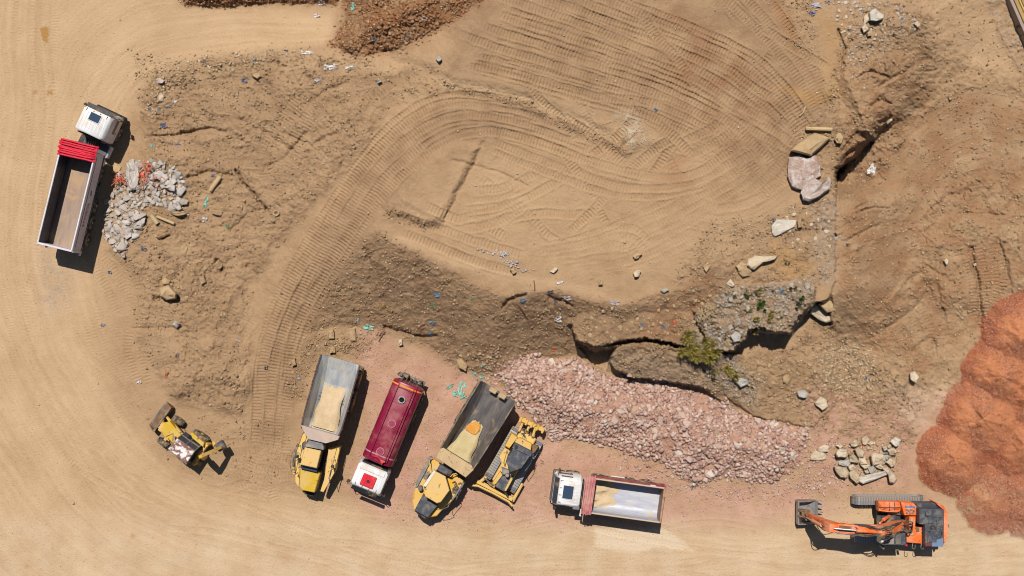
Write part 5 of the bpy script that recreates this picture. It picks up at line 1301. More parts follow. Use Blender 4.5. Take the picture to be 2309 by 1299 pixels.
# ------------------------------------------------------------------ backhoe loader (photo crop 6.495x at 310, 880)
def backhoe():
    q = lambda L_: [(310+a/6.495, 880+b/6.495) for a, b in L_]
    P = lambda a, b, z: PX(310+a/6.495, 880+b/6.495, z)
    T, L, rz = frame_between(PX(441, 1006, 0), PX(390, 971, 0))
    v = Machine('backhoe_loader', 'small yellow backhoe loader with peeling white roof and rusty front bucket', 'backhoe', T, rz)
    r = v.root
    for sy in (-1, 1):
        wheel(v, T, 0, sy*1.0, .66, .42, 'rimy', lugs=16); wheel(v, T, L, sy*.98, .48, .36, 'rimy', lugs=14)
    mb = v.mb(T); mb.box((L*.5, 0, .75), (L+1.6, .75, .4), bev=.05); mb.box((L, 0, .5), (.2, 1.8, .16)); mb.box((0, 0, .62), (.3, 1.7, .24)); mb.build('chassis', M['yellow'], r)
    mb = v.mb(); mb.seen(q([(470,450),(640,660),(530,790),(345,600),(390,480)]), .9, 1.65, .06); mb.build('bonnet', M['yellow_clean'], r)
    mb = v.mb(); mb.tube([P(410,680,1.72), P(520,630,1.72), P(515,745,1.72)], .02, 5, world=True, smooth=False); mb.build('bonnet_bar', M['rust'], r)
    c = P(548, 695, 1.8); mb = v.mb(); mb.cyl((c.x, c.y, 1.5), (c.x, c.y, 2.05), .09, n=12, world=True); mb.build('exhaust_stack', M['grey2'], r)
    # cab: glazed frame under the peeling roof
    roof = q([(580,710),(835,890),(715,1075),(450,860)])
    mb = v.mb()
    rp = [PX(u, vv, 2.55) for u, vv in roof]
    cx = sum(p.x for p in rp)/4; cy = sum(p.y for p in rp)/4
    # base is wider towards the right side of the machine, where the photograph shows the glass
    base = [Vector((p.x, p.y, 1.1)) for p in rp]
    off = (T.to_3x3() @ Vector((0, -.26, 0)))
    base[0] += off*1.5; base[1] += off*1.5; base[2] -= off*.3; base[3] -= off*.3
    mb.loft([base, [Vector((p.x, p.y, 2.5)) for p in rp]], world=True); cab = mb.build('cab_glazing', M['glass'], r)
    mb = v.mb()
    for i in range(4): mb.tube([base[i], rp[i]], .045, 6, world=True, smooth=False)
    for i in range(4): mb.tube([rp[i]-Vector((0,0,.04)), rp[(i+1) % 4]-Vector((0,0,.04))], .045, 6, world=True, smooth=False)
    m1 = (base[0]+base[1])/2; m2 = (rp[0]+rp[1])/2; mb.tube([m1, m2], .04, 6, world=True, smooth=False)
    a1 = base[0].lerp(rp[0], .45); a2 = base[1].lerp(rp[1], .45); mb.tube([a1, a2], .035, 6, world=True, smooth=False)
    mb.build('cab_frame', M['grey2'], r)
    mb = v.mb(); mb.seen(roof, 2.5, 2.64, .06); mb.build('cab_roof', M['rustroof'], r)
    mb = v.mb(); mb.seen(q([(770,620),(810,625),(975,770),(960,830),(800,700)]), .9, 1.45, .04); mb.build('fender', M['yellow_clean'], r)
    mb = v.mb(T); mb.box((0.1, .82, 1.25), (1.2, .36, .2), bev=.04); mb.build('fender', M['yellow'], r)
    # loader arms and bucket
    for A_ in (((430,395),(650,650)), ((305,520),(470,740))):
        mb = v.mb(); (a0, b0), (a1, b1) = A_
        mb.tube([P(a0,b0,.6), P(a0*.6+a1*.4, b0*.6+b1*.4, 1.15), P(a1,b1,1.5)], .11, 6, world=True, smooth=False); mb.build('loader_arm', M['yellow'], r)
        mb = v.mb(); mb.tube([P(a0+10,b0+30,.9), P(a1-20,b1-30,1.7)], .05, 8, world=True, smooth=False); mb.build('loader_ram', M['yellow_dusty'], r)
    mb = v.mb(); mb.tube([P(380,420,.75), P(330,545,.75)], .09, 6, world=True, smooth=False); mb.build('cross_tube', M['yellow'], r)
    A, B = P(385, 185, .8), P(138, 535, .8)
    W, Lw, _ = frame_between(A, B)      # x along the bucket, +y towards the machine or away
    sgn = 1 if (W.inverted() @ (T @ Vector((0, 0, 0)))).y > 0 else -1
    mb = v.mb(W); prof = [(-.02, .06), (.0, .02), (.55, .05), (.72, .2), (.74, .55), (.62, .85), (.56, .84), (.66, .55), (.64, .25), (.52, .12), (.05, .08)]
    prof = [(sgn*y*1.0, z) for y, z in prof]
    sx = [0.03, Lw-.03]
    mb.loft([[(x, y, z) for y, z in prof] for x in sx])
    mb.build('bucket', M['rust'], r)
    mb = v.mb(W)
    for x in (.0, Lw): mb.loft([[(x-.03, sgn*y, z) for y, z in ((-.02,.03),(.6,.03),(.74,.3),(.66,.85),(.45,.7))], [(x+.03, sgn*y, z) for y, z in ((-.02,.03),(.6,.03),(.74,.3),(.66,.85),(.45,.7))]])
    mb.build('bucket_side', M['rust'], r)
    mb = v.mb(W); mb.box((Lw/2, sgn*.0, .07), (Lw, .14, .05)); mb.box((Lw/2, sgn*.62, .87), (Lw, .16, .05), bev=.01); mb.build('bucket_lip', M['darksteel'], r)
    # digging arm at the back
    base_ = PX(463, 1032, .8); elbow = PX(453, 1029, 3.7); tip = PX(497, 1009, 1.9)
    mb = v.mb(T); p0 = T.inverted() @ Vector((base_.x, base_.y, 0))
    mb.box((-.75, 0, .75), (.25, 1.9, .7), bev=.04)
    for sy in (-1, 1): mb.box((-.85, sy*.85, .7), (.18, .18, 1.3), bev=.02); mb.box((-.95, sy*.9, .1), (.4, .34, .08), bev=.02)
    mb.build('stabiliser_frame', M['yellow'], r)
    mb = v.mb(); mb.tube([PX(455,1022,.9), base_], .2, 8, world=True, smooth=False); mb.build('swing_post', M['darksteel'], r)
    def beam(a, b, w1, w2, nm, m):
        d = (b-a).normalized(); side = Vector((-d.y, d.x, 0)); side = side.normalized() if side.length > .05 else Vector((1, 0, 0)); up = d.cross(side)
        mb = v.mb(); rings = []
        for p, hw_, hh_ in ((a, .11, w1), (a.lerp(b, .4), .12, max(w1, w2)*1.25), (b, .1, w2)):
            rings.append([p+side*hw_*sx_+up*hh_*sz for sx_, sz in ((-1,-1),(1,-1),(1,1),(-1,1))])
        mb.loft(rings, world=True); return mb.build(nm, M[m], r)
    beam(base_, elbow, .17, .15, 'boom', 'yellow'); beam(elbow+Vector((0,0,.15)), tip, .15, .1, 'dipper_arm', 'yellow')
    mb = v.mb(); mb.tube([base_.lerp(elbow, .25)+Vector((.1,.2,0)), base_.lerp(elbow, .8)+Vector((.1,.25,.1))], .07, 8, world=True, smooth=False); mb.build('boom_ram', M['darksteel'], r)
    mb = v.mb(); mb.tube([elbow.lerp(tip, .1)+Vector((0,0,.3)), elbow.lerp(tip, .85)+Vector((0,0,.22))], .06, 8, world=True, smooth=False); mb.build('dipper_ram', M['chrome'], r)
    c0, c1 = P(1150, 800, 1.7), P(1240, 745, 1.7)
    d = (c1-c0); d.z = 0; d.normalize(); w_ = Vector((d.y, -d.x, 0))
    mb = v.mb(); ctr = P(1225, 815, 1.55); rings = []
    for s_ in (-.30, .30):
        rings.append([ctr+d*s_+w_*(.34*math.cos(t))+Vector((0, 0, .34*math.sin(t))) for t in [i*math.pi*1.25/9-.3 for i in range(10)]]+[ctr+d*s_+w_*(.29*math.cos(t))+Vector((0, 0, .29*math.sin(t))) for t in [i*math.pi*1.25/9-.3 for i in range(9, -1, -1)]])
    mb.loft(rings, world=True); mb.build('digging_bucket', M['grey'], r, True)
    mb = v.mb()
    for s_ in (-.3, .3): mb.quad([ctr+d*s_+w_*(.3*math.cos(t))+Vector((0, 0, .3*math.sin(t))) for t in [i*math.pi*1.25/7-.3 for i in range(8)]], .02, True)
    mb.build('bucket_cheek', M['darksteel'], r)
    mb = v.mb(); mb.tube([tip, ctr+Vector((0,0,.25))], .1, 6, world=True, smooth=False); mb.build('bucket_link', M['darksteel'], r)
backhoe()

# ------------------------------------------------------------------ orange excavator (photo crop 8.117x at 1920, 1105)
def excavator():
    q = lambda L_: [(1920+a/8.117, 1105+b/8.117) for a, b in L_]
    P = lambda a, b, z: PX(1920+a/8.117, 1105+b/8.117, z)
    T, L, rz = frame_between(PX(2085, 1172, .9), PX(1925, 1172, .9))
    v = Machine('excavator', 'orange crawler excavator with charcoal engine cover beside the red gravel heaps', 'excavator', T, rz)
    r = v.root
    yt = (T.inverted() @ PX(2000, 1129, 1.0)).y; yb = (T.inverted() @ PX(2000, 1215, 1.0)).y
    crawler(v, T, 0, L, yt, .62, 1.0); crawler(v, T, 0, L, yb, .62, 1.0)
    cx = L*.42; ym = (yt+yb)/2
    mb = v.mb(T); mb.box((L*.5, ym, .75), (1.8, abs(yt-yb)-.4, .5), bev=.08); mb.cyl((L*.42, ym, .8), (L*.42, ym, 1.25), .75, n=24); mb.build('undercarriage', M['chassis'], r)
    mb = v.mb(); mb.seen(q([(490,220),(1150,240),(1700,330),(1690,1000),(1340,1010),(620,1000),(600,800),(1000,640),(980,470),(500,400)]), 1.15, 1.5, .05); mb.build('turntable_deck', M['darksteel'], r)
    mb = v.mb(); mb.seen(q([(495,212),(905,222),(900,385),(845,412),(640,402),(500,385)]), 1.3, 2.0, .05); dk = mb.build('step_deck', M['orange'], r)
    mb = v.mb()
    for a in (690, 790): mb.tube([P(a, 225, 2.04), P(a+5, 385, 2.04)], .022, 5, world=True, smooth=False)
    mb.tube([P(500, 320, 2.04), P(890, 320, 2.04)], .02, 5, world=True, smooth=False); mb.tube([P(500,240,2.3), P(560,330,2.3), P(700,350,2.3), P(890,330,2.3)], .02, 5, world=True, smooth=False)
    mb.build('deck_grating', M['dark'], dk)
    mb = v.mb(); mb.seen(q([(905,228),(1150,240),(1222,340),(1202,468),(968,462)]), 1.4, 2.35, .05); bx = mb.build('tool_box', M['orange'], r)
    mb = v.mb(); mb.seen(q([(980,290),(1170,300),(1170,330),(985,325)]), 2.3, 2.42, .02); mb.build('lid_strip', M['blue'], bx)
    mb = v.mb()
    for a, b in ((1000,350),(1040,360),(1085,350),(1130,365),(1010,400),(1060,410),(1110,405)): mb.seen(q([(a,b),(a+32,b+3),(a+30,b+36),(a-2,b+30)]), 2.3, 2.45, .03)
    mb.build('stored_gear', M['steel'], bx)
    mb = v.mb(); mb.seen(q([(1240,345),(1690,350),(1680,1040),(1350,1032),(1350,630),(1240,622)]), 1.5, 3.0, .06); ec = mb.build('engine_cover', M['grey'], r)
    mb = v.mb(); mb.seen(q([(1150,240),(1560,248),(1680,350),(1245,345)]), 1.5, 2.45, .05); mb.build('side_grille', M['grey'], r)
    mb = v.mb()
    for i in range(9): a = 1180+i*45; mb.tube([P(a, 255, 2.47), P(a+90, 340, 2.47)], .012, 4, world=True, smooth=False)
    mb.build('grille_slat', M['dark'], ec)
    mb = v.mb(); c = P(1395, 430, 3.1); mb.cyl((c.x, c.y, 2.95), (c.x, c.y, 3.18), .17, n=18, world=True); mb.cyl((c.x, c.y, 3.18), (c.x, c.y, 3.24), .1, n=14, world=True); mb.build('air_intake', M['grey'], ec)
    for poly in ([(1490,360),(1660,365),(1655,510),(1490,505)], [(1410,535),(1530,540),(1530,620),(1410,615)], [(1560,540),(1620,542),(1620,620),(1560,618)], [(1380,790),(1560,800),(1560,960),(1390,960)]):
        mb = v.mb(); mb.seen(q(poly), 2.98, 3.05, .03); mb.build('hood_panel', M['grey'], ec)
    for poly in ([(1440,650),(1555,655),(1555,725),(1440,722)], [(1380,750),(1455,752),(1455,775),(1380,772)], [(1640,760),(1665,760),(1665,830),(1640,830)], [(1575,545),(1610,546),(1610,610),(1575,608)]):
        mb = v.mb(); mb.seen(q(poly), 2.98, 3.04, .015); mb.build('vent', M['dark'], ec)
    mb = v.mb()
    for a, b in ((1300,370),(1290,480),(1310,560),(1660,385),(1655,490),(1590,650),(1645,705),(1590,745),(1505,870),(1370,940),(1590,860)):
        p = P(a, b, 3.06); mb.cyl((p.x, p.y, 2.98), (p.x, p.y, 3.06), .03, n=6, world=True)
    mb.build('bolt', M['steel'], ec)
    mb = v.mb(); mb.seen(q([(1480,930),(1680,880),(1678,1038),(1470,1034)]), 2.99, 3.02, .01); mb.build('pale_blue_panel', mat('faded_blue_panel', (.13,.20,.30), .5), ec)
    mb = v.mb(); mb.seen(q([(1355,970),(1450,968),(1450,1030),(1350,1030)]), 2.99, 3.025, .01); mb.build('red_panel', mat('faded_red_panel', (.16,.03,.03), .6), ec)
    mb = v.mb(); mb.seen(q([(1560,245),(1640,270),(1705,315),(1750,420),(1766,600),(1766,760),(1745,880),(1710,965),(1686,985),(1690,350)]), 1.0, 2.75, .10); cw = mb.build('counterweight', M['orange'], r, True)
    mb = v.mb(); p = P(1772, 663, 2.5); mb.cyl((p.x-.1, p.y, 2.3), (p.x+.1, p.y, 2.3), .12, n=12, world=True); mb.build('reversing_camera', M['grey2'], cw)
    mb = v.mb(); mb.seen(q([(1060,490),(1175,488),(1165,680),(1290,684),(1290,985),(1010,962),(1005,760),(1055,740)]), 1.4, 2.4, .05); mc = mb.build('hydraulic_tank', M['orange'], r)
    mb = v.mb()
    for poly in ([(1080,510),(1125,510),(1125,580),(1080,580)], [(1085,600),(1120,600),(1120,700),(1085,700)], [(1060,780),(1140,780),(1140,830),(1060,830)]): mb.seen(q(poly), 2.38, 2.46, .02)
    mb.build('tank_cover', M['tan'], mc)
    mb = v.mb(); mb.seen(q([(1180,690),(1245,690),(1245,770),(1180,770)]), 2.38, 2.43, .02); mb.seen(q([(1290,690),(1350,650),(1350,1030),(1300,1020)]), 1.6, 2.2, .03); mb.build('walkway', M['rust'], mc)
    # cab
    mb = v.mb(); mb.seen(q([(730,815),(985,795),(995,1005),(615,1005),(625,880)]), 1.4, 3.05, .05); cab = mb.build('cab', M['glass'], r)
    mb = v.mb(); mb.seen(q([(720,800),(990,788),(1003,1015),(600,1012),(610,872)]), 3.04, 3.18, .06); rf = mb.build('cab_roof', M['grey'], r)
    mb = v.mb()
    for i in range(9): mb.tube([P(810, 825+i*19, 3.2), P(905, 825+i*19, 3.2)], .022, 4, world=True, smooth=False)
    mb.build('roof_louvre', M['grey2'], rf)
    mb = v.mb(); mb.seen(q([(680,880),(775,870),(775,990),(680,990)]), 3.17, 3.21, .02); mb.build('roof_window', M['grey2'], rf)
    mb = v.mb(); mb.seen(q([(545,870),(612,872),(604,1012),(540,985)]), 1.9, 2.9, .04); mb.build('front_guard', M['cream'], r)
    mb = v.mb(); mb.seen(q([(985,985),(1025,990),(1030,1035),(985,1030)]), 2.2, 2.6, .04); mb.build('lamp', M['red'], r)
    mb = v.mb(); mb.seen(q([(558,1035),(605,1040),(605,1095),(570,1080)]), 1.7, 2.4, .04); mb.build('mirror', M['grey2'], r)
    for a in (1120, 1280):
        mb = v.mb(); mb.tube([P(a, 975, 2.4), P(a-10, 1050, 2.4), P(a+10, 1075, 2.35), P(a+40, 1075, 2.35), P(a+45, 1000, 2.4)], .025, 5, world=True); mb.build('handrail', M['steel'], r)
    mb = v.mb(); mb.tube([P(640, 1020, 2.6), P(860, 1025, 2.6)], .03, 5, world=True, smooth=False); mb.build('handrail', M['dark'], r)
    # boom in its own upright plane
    ctr = PX(2036, 1184, 2.0)
    tipj = PX(1873, 1188, 4.4)
    Bm, Lb, rb = frame_between(ctr, tipj)
    def beam(prof, hw, nm, m, par=r):
        mb = v.mb(Bm); mb.side(prof, -hw, hw); return mb.build(nm, m, par)
    boom = beam([(-.3, 1.7), (-.1, 2.2), (1.5, 4.1), (2.3, 4.75), (2.9, 4.95), (4.2, 4.85), (Lb, 4.55), (Lb+.15, 4.3), (Lb, 4.2), (4.2, 4.25), (3.0, 4.15), (2.5, 3.95), (1.9, 3.4), (.3, 1.7)], .30, 'boom', M['orange'])
    for sy in (-1, 1):
        mb = v.mb(Bm); mb.tube([(.9, sy*.48, 1.5), (1.7, sy*.46, 2.8)], .13, 10, smooth=False); mb.tube([(1.7, sy*.46, 2.8), (2.4, sy*.42, 4.1)], .07, 8, smooth=False); mb.build('boom_ram', M['orange'], r)
    mb = v.mb(Bm); mb.tube([(2.6, 0, 5.15), (4.4, 0, 5.15)], .14, 10, smooth=False); mb.build('arm_ram', M['orange'], boom)
    mb = v.mb(Bm); mb.tube([(4.4, 0, 5.15), (Lb-.1, 0, 4.95)], .06, 8, smooth=False); mb.build('ram_rod', M['steel'], boom)
    mb = v.mb(Bm); rnd = random.Random(3)
    for k, y in enumerate((-.40, -.34, .36, .42, .30, -.28)):
        mb.tube([(.2, y*.8, 2.4), (1.2, y+rnd.uniform(-.1,.1), 4.0), (2.2, y+rnd.uniform(-.12,.12), 5.0), (2.9, y*.6+rnd.uniform(-.12,.12), 5.25), (3.6, y, 5.0), (4.6, y*.9, 4.7)], .035, 6)
    for k in range(3): mb.tube([(2.2, .2-.2*k, 5.1), (1.7, .35-.35*k, 4.9), (1.5, .3-.3*k, 4.6), (1.8, .1, 4.4)], .04, 6)
    mb.build('hydraulic_hose', M['hose'], boom)
    mb = v.mb(Bm)
    for k in range(9):
        mb.tube([(.3+rnd.uniform(-.3,.3), rnd.uniform(-.5,.5), 2.2), (-.2, rnd.uniform(-.5,.5), 2.8+rnd.uniform(0,.3)), (-.6, rnd.uniform(-.5,.4), 2.3)], .04, 6)
    mb.build('hose_bundle', M['hose'], r)
    for y in (-.36, .36):
        mb = v.mb(Bm); mb.tube([(2.9, y, 4.85), (4.2, y, 4.78), (Lb-.3, y, 4.5)], .035, 6, smooth=False); mb.build('steel_pipe', M['orange'], boom)
    mb = v.mb(Bm); mb.box((Lb-.95, .02, 4.71), (.85, .42, .05), (0, .15, 0)); mb.build('boom_plate', M['rust'], boom)
    mb = v.mb(Bm); mb.tube([(Lb-1.4, .40, 4.6), (Lb-.45, .40, 4.5)], .065, 8, smooth=False); mb.build('blue_pipe', M['blue'], boom)
    # stick down to the bucket
    end = PX(1822, 1163, 1.15); e_l = Bm.inverted() @ end
    top = Vector((Lb, 0, 4.35)); bot = Vector((e_l.x, e_l.y, 1.15)); 
    mb = v.mb(Bm); d = (bot-top).normalized(); n_ = Vector((-d.z, 0, d.x)).normalized(); s_ = d.cross(n_)
    rings = []
    for f, w1, w2 in ((-.14, .34, .3), (.05, .42, .33), (.35, .3, .27), (1., .17, .2)):
        p = top.lerp(bot, f); rings.append([p+n_*w1*a+s_*w2*b for a, b in ((-1,-1),(1,-1),(1,1),(-1,1))])
    mb.loft(rings); st = mb.build('stick', M['orange'], r)
    mb = v.mb(Bm); a = top.lerp(bot, .12)-n_*-.5*(-1); 
    mb.tube([top.lerp(bot, .1)+Vector((.5, 0, .1)), top.lerp(bot, .55)+Vector((.42, 0, .1))], .12, 10, smooth=False); mb.build('bucket_ram', mat('dusty_orange_ram', (.62,.28,.17), .6), st)
    mb = v.mb(Bm); mb.tube([top.lerp(bot, .55)+Vector((.42, 0, .1)), top.lerp(bot, .86)+Vector((.35, 0, .1))], .065, 8, smooth=False); mb.build('ram_rod', M['chrome'], st)
    mb = v.mb(Bm); mb.tube([top.lerp(bot, .86)+Vector((.35, -.18, .1)), bot+Vector((.15, -.18, .1)), bot+Vector((.25, .2, -.1)), top.lerp(bot, .86)+Vector((.35, .18, .1))], .09, 8, smooth=False); mb.build('tipping_link', M['rust'], st)
    mb = v.mb(Bm)
    for k in range(3): mb.tube([top+Vector((-.3, .3-.1*k, .2)), top+Vector((.5, .55-.3*k, .1)), top.lerp(bot, .4)+Vector((.3, .3-.2*k, 0))], .035, 6)
    mb.build('stick_hose', M['hose'], st)
    # bucket: open side up, teeth towards the machine (photo crop 8.66x at 1790, 1115)
    A, B = PX(1799, 1131, .9), PX(1799, 1182, .9)
    W, Lw, _ = frame_between(A, B)      # x across the bucket, y towards the machine is positive when sgn=1
    sgn = 1 if (W.inverted() @ Vector((ctr.x, ctr.y, 0))).y > 0 else -1
    pr = [(.0, 1.05), (-.06, .6), (.02, .2), (.3, .04), (.85, .03), (1.45, .32), (1.62, .50), (1.60, .54), (1.40, .38), (.82, .10), (.34, .11), (.09, .24), (.02, .6), (.07, 1.05)]
    mb = v.mb(W); mb.loft([[(x, sgn*y, z) for y, z in pr] for x in (.03, Lw-.03)]); bk = mb.build('bucket', M['steel'], r)
    ck = [(.0, 1.05), (-.04, .6), (.03, .2), (.3, .05), (.85, .04), (1.45, .33), (1.5, .42), (.95, .85), (.5, 1.0)]
    for x in (0, Lw): mb = v.mb(W); mb.loft([[(x-.03, sgn*y, z) for y, z in ck], [(x+.03, sgn*y, z) for y, z in ck]]); mb.build('bucket_cheek', M['steel'], bk)
    for x in (.06, Lw*.27, Lw*.5, Lw*.73, Lw-.06):
        mb = v.mb(W); mb.loft([[(x-.07, sgn*1.55, .46), (x+.07, sgn*1.55, .46), (x+.07, sgn*1.55, .58), (x-.07, sgn*1.55, .58)], [(x-.03, sgn*1.95, .66), (x+.03, sgn*1.95, .66), (x+.03, sgn*1.95, .69), (x-.03, sgn*1.95, .69)]]); mb.build('bucket_tooth', M['steel'], bk)
    mb = v.mb(W); mb.box((Lw/2, sgn*1.2, .26), (Lw-.1, .62, .03), (sgn*.45, 0, 0)); mb.build('wear_plate', M['white_rail'], bk)
    mb = v.mb(W)
    for x in (Lw*.36, Lw*.62): mb.loft([[(x-.05, sgn*y, z) for y, z in ((-.02,.6),(.0,1.2),(.5,1.45),(.85,1.3),(.6,1.0))], [(x+.05, sgn*y, z) for y, z in ((-.02,.6),(.0,1.2),(.5,1.45),(.85,1.3),(.6,1.0))]])
    mb.box((Lw*.49, sgn*.5, 1.2), (.55, .6, .12), bev=.03); mb.cyl((Lw*.3, sgn*.5, 1.3), (Lw*.68, sgn*.5, 1.3), .09, n=10)
    mb.build('bucket_hanger', M['rust'], bk)
excavator()
# ------------------------------------------------------------------ stones
def rock_shape(seed, n=13, flat=1.):
    rnd = np.random.default_rng(seed)
    P = rnd.normal(size=(n, 3)); P /= np.linalg.norm(P, axis=1)[:, None]
    P *= rnd.uniform(.82, 1.08, (n, 1)); P = np.sign(P)*np.abs(P)**.85
    P[:, 2] *= flat
    bm = bmesh.new()
    for p in P: bm.verts.new(p)
    res = bmesh.ops.convex_hull(bm, input=bm.verts[:])
    bmesh.ops.delete(bm, geom=[g_ for g_ in res['geom_interior'] if isinstance(g_, bmesh.types.BMVert)], context='VERTS')
    bmesh.ops.triangulate(bm, faces=bm.faces[:])
    bm.verts.index_update()
    v = np.array([v.co[:] for v in bm.verts], np.float32); f = np.array([[q.index for q in fc.verts] for fc in bm.faces], np.int32)
    bm.free(); return v, f
ROCKS = [rock_shape(100+i, 12+i % 5, .75) for i in range(14)]
CLODS = [rock_shape(200+i, 8, .8) for i in range(8)]

def stone_mat(name, cols, rough=.9, perobj=False, scale=1., bump=.05, white=0.):
    m, nt, b = new_mat(name); g = NG(nt)
    tc = g.n('TexCoord').outputs['Object']
    if perobj: f = g.n('ObjectInfo').outputs['Random']
    else:
        a = g.n('Attribute'); a.attribute_name = 'tint'; f = a.outputs['Fac']
    cr = g.n('ValToRGB'); e = cr.color_ramp.elements
    while len(e) < len(cols): e.new(.5)
    for i, c in enumerate(cols): e[i].position = i/(len(cols)-1); e[i].color = (*c, 1)
    g.l(f, cr.inputs[0])
    n1 = g.noise(tc, 3*scale, 5, .65); n2 = g.noise(tc, 14*scale, 3, .6)
    c = g.mix(g.ramp(n1, .3, .7, 0, .45), cr.outputs[0], g.mix(1., cr.outputs[0], (.68,.64,.60), 'MULTIPLY'))
    c = g.mix(g.ramp(n2, .45, .7, 0, .35), c, g.mix(1., c, (1.3,1.28,1.25), 'MULTIPLY'))
    g.l(c, b.inputs['Base Color']); b.inputs['Roughness'].default_value = rough; b.inputs['Specular IOR Level'].default_value = .15
    g.bump(g.math('ADD', n1, g.math('MULTIPLY', n2, .4)), .8, bump, b)
    return m

def joined(name, pos, size, m, shapes, seed, label=None, flat=(.55, 1.), sink=.25, parent=None):
    """many stones in one mesh"""
    rnd = np.random.default_rng(seed); N = len(pos)
    vs, fs, tint = [], [], []; off = 0
    k = rnd.integers(0, len(shapes), N); ang = rnd.uniform(0, 2*np.pi, N)
    sx = size*rnd.uniform(.8, 1.3, N); sy = size*rnd.uniform(.65, 1., N); sz = size*rnd.uniform(*flat, N); tilt = rnd.normal(0, .35, N)
    tn = rnd.uniform(0, 1, N)
    for s_ in range(len(shapes)):
        idx = np.where(k == s_)[0]
        if not len(idx): continue
        v, f = shapes[s_]; n = len(v)
        X = v[None, :, 0]*sx[idx, None]; Y = v[None, :, 1]*sy[idx, None]; Zz = v[None, :, 2]*sz[idx, None]
        c, s2 = np.cos(tilt[idx])[:, None], np.sin(tilt[idx])[:, None]
        X, Zz = X*c-Zz*s2, X*s2+Zz*c
        c, s2 = np.cos(ang[idx])[:, None], np.sin(ang[idx])[:, None]
        X, Y = X*c-Y*s2, X*s2+Y*c
        P = np.stack([X+pos[idx, 0, None], Y+pos[idx, 1, None], Zz+pos[idx, 2, None]+(sz[idx]*(1-sink)*.5)[:, None]], -1)
        vs.append(P.reshape(-1, 3)); fs.append((f[None]+(np.arange(len(idx))*n)[:, None, None]+off).reshape(-1, 3)); off += n*len(idx)
        tint.append(np.repeat(tn[idx], n))
    vs = np.concatenate(vs).astype(np.float32); fs = np.concatenate(fs).astype(np.int32); tint = np.concatenate(tint).astype(np.float32)
    me = bpy.data.meshes.new(name)
    me.vertices.add(len(vs)); me.vertices.foreach_set('co', vs.ravel())
    me.loops.add(fs.size); me.loops.foreach_set('vertex_index', fs.ravel())
    me.polygons.add(len(fs)); me.polygons.foreach_set('loop_start', np.arange(0, fs.size, 3, dtype=np.int32))
    me.update(calc_edges=True)
    a = me.attributes.new('tint', 'FLOAT', 'POINT'); a.data.foreach_set('value', tint)
    me.materials.append(m)
    o = bpy.data.objects.new(name, me); COL.objects.link(o); o['kind'] = 'stuff'
    if label: o['label'] = label
    return o
def world_of(u, v):
    z = zat(u, v); k = (1-z/H)/S
    return np.stack([(u-CU)*k, (CV-v)*k, z], -1)
def sample(mask, n, seed):
    """photo pixels drawn in proportion to a mask over the grid"""
    rnd = np.random.default_rng(seed); w_ = np.clip(mask, 0, None).ravel().astype(float); w_ /= w_.sum()
    i = rnd.choice(len(w_), n, p=w_)
    return U.ravel()[i]+rnd.uniform(-1, 1, n), V.ravel()[i]+rnd.uniform(-1, 1, n)
def psize(n, lo, hi, p, seed):
    r = np.random.default_rng(seed).uniform(0, 1, n)
    return (lo+(hi-lo)*r**p)/60.      # radius in metres from diameter in photo pixels

M['pinkstone'] = stone_mat('pink_stone', [(.35,.20,.155),(.45,.28,.225),(.51,.345,.28),(.44,.27,.19),(.60,.48,.41),(.48,.30,.24)])
M['pinkstone_o'] = stone_mat('pink_stone_large', [(.33,.20,.16),(.46,.31,.25),(.54,.42,.35),(.45,.30,.20),(.62,.53,.46),(.48,.33,.28)], perobj=True)
M['clod'] = stone_mat('soil_clod', [(.25,.158,.085),(.34,.225,.122),(.43,.295,.17),(.31,.20,.105)])
M['clodlight'] = stone_mat('pale_gravel', [(.36,.25,.14),(.46,.34,.2),(.56,.44,.30),(.40,.27,.16)])
M['clodrust'] = stone_mat('rusty_clod', [(.17,.065,.025),(.30,.14,.06),(.37,.20,.10),(.25,.11,.045)])
M['greygravel'] = stone_mat('grey_gravel', [(.22,.175,.125),(.35,.29,.215),(.47,.40,.31),(.28,.22,.16)])
M['concrete_o'] = stone_mat('broken_concrete', [(.37,.325,.285),(.46,.41,.365),(.53,.48,.43),(.41,.34,.275)], perobj=True)
M['concrete'] = stone_mat('concrete_crumbs', [(.36,.31,.27),(.45,.40,.35),(.52,.47,.42)])
M['tanstone_o'] = stone_mat('tan_slab_stone', [(.42,.32,.21),(.50,.40,.28),(.55,.46,.34),(.46,.345,.25)], perobj=True)
M['boulder_pale'] = stone_mat('pale_boulder', [(.52,.42,.29),(.58,.48,.35)], perobj=True)
M['boulder_tan'] = stone_mat('tan_boulder', [(.38,.26,.14),(.45,.32,.18)], perobj=True)
M['boulder_pink'] = stone_mat('pink_white_slab', [(.42,.30,.24),(.50,.40,.34)], perobj=True, scale=2.2, bump=.12)
_nt = M['boulder_pink'].node_tree; _g = NG(_nt); _b = _nt.nodes['Principled BSDF']; _l = _b.inputs['Base Color'].links[0].from_socket
_tc = _g.n('TexCoord').outputs['Object']
_c = _g.mix(_g.ramp(_g.noise(_tc, 1.8, 6, .75), .46, .60, 0, .75), _l, (.62,.56,.52)); _c = _g.mix(_g.ramp(_g.noise(_tc, 5.5, 5, .8), .52, .66, 0, .7), _c, (.30,.17,.12)); _g.l(_c, _b.inputs['Base Color'])
M['boulder_grey'] = stone_mat('grey_boulder', [(.36,.33,.29),(.42,.39,.34)], perobj=True)
M['boulder_brown'] = stone_mat('brown_boulder', [(.33,.22,.12),(.38,.26,.15)], perobj=True)
M['white_lime'] = stone_mat('white_limestone', [(.52,.47,.39),(.58,.53,.45)], perobj=True)
M['redgravel'] = stone_mat('red_gravel', [(.26,.075,.035),(.38,.125,.058),(.46,.19,.10),(.55,.34,.26),(.34,.10,.045)])

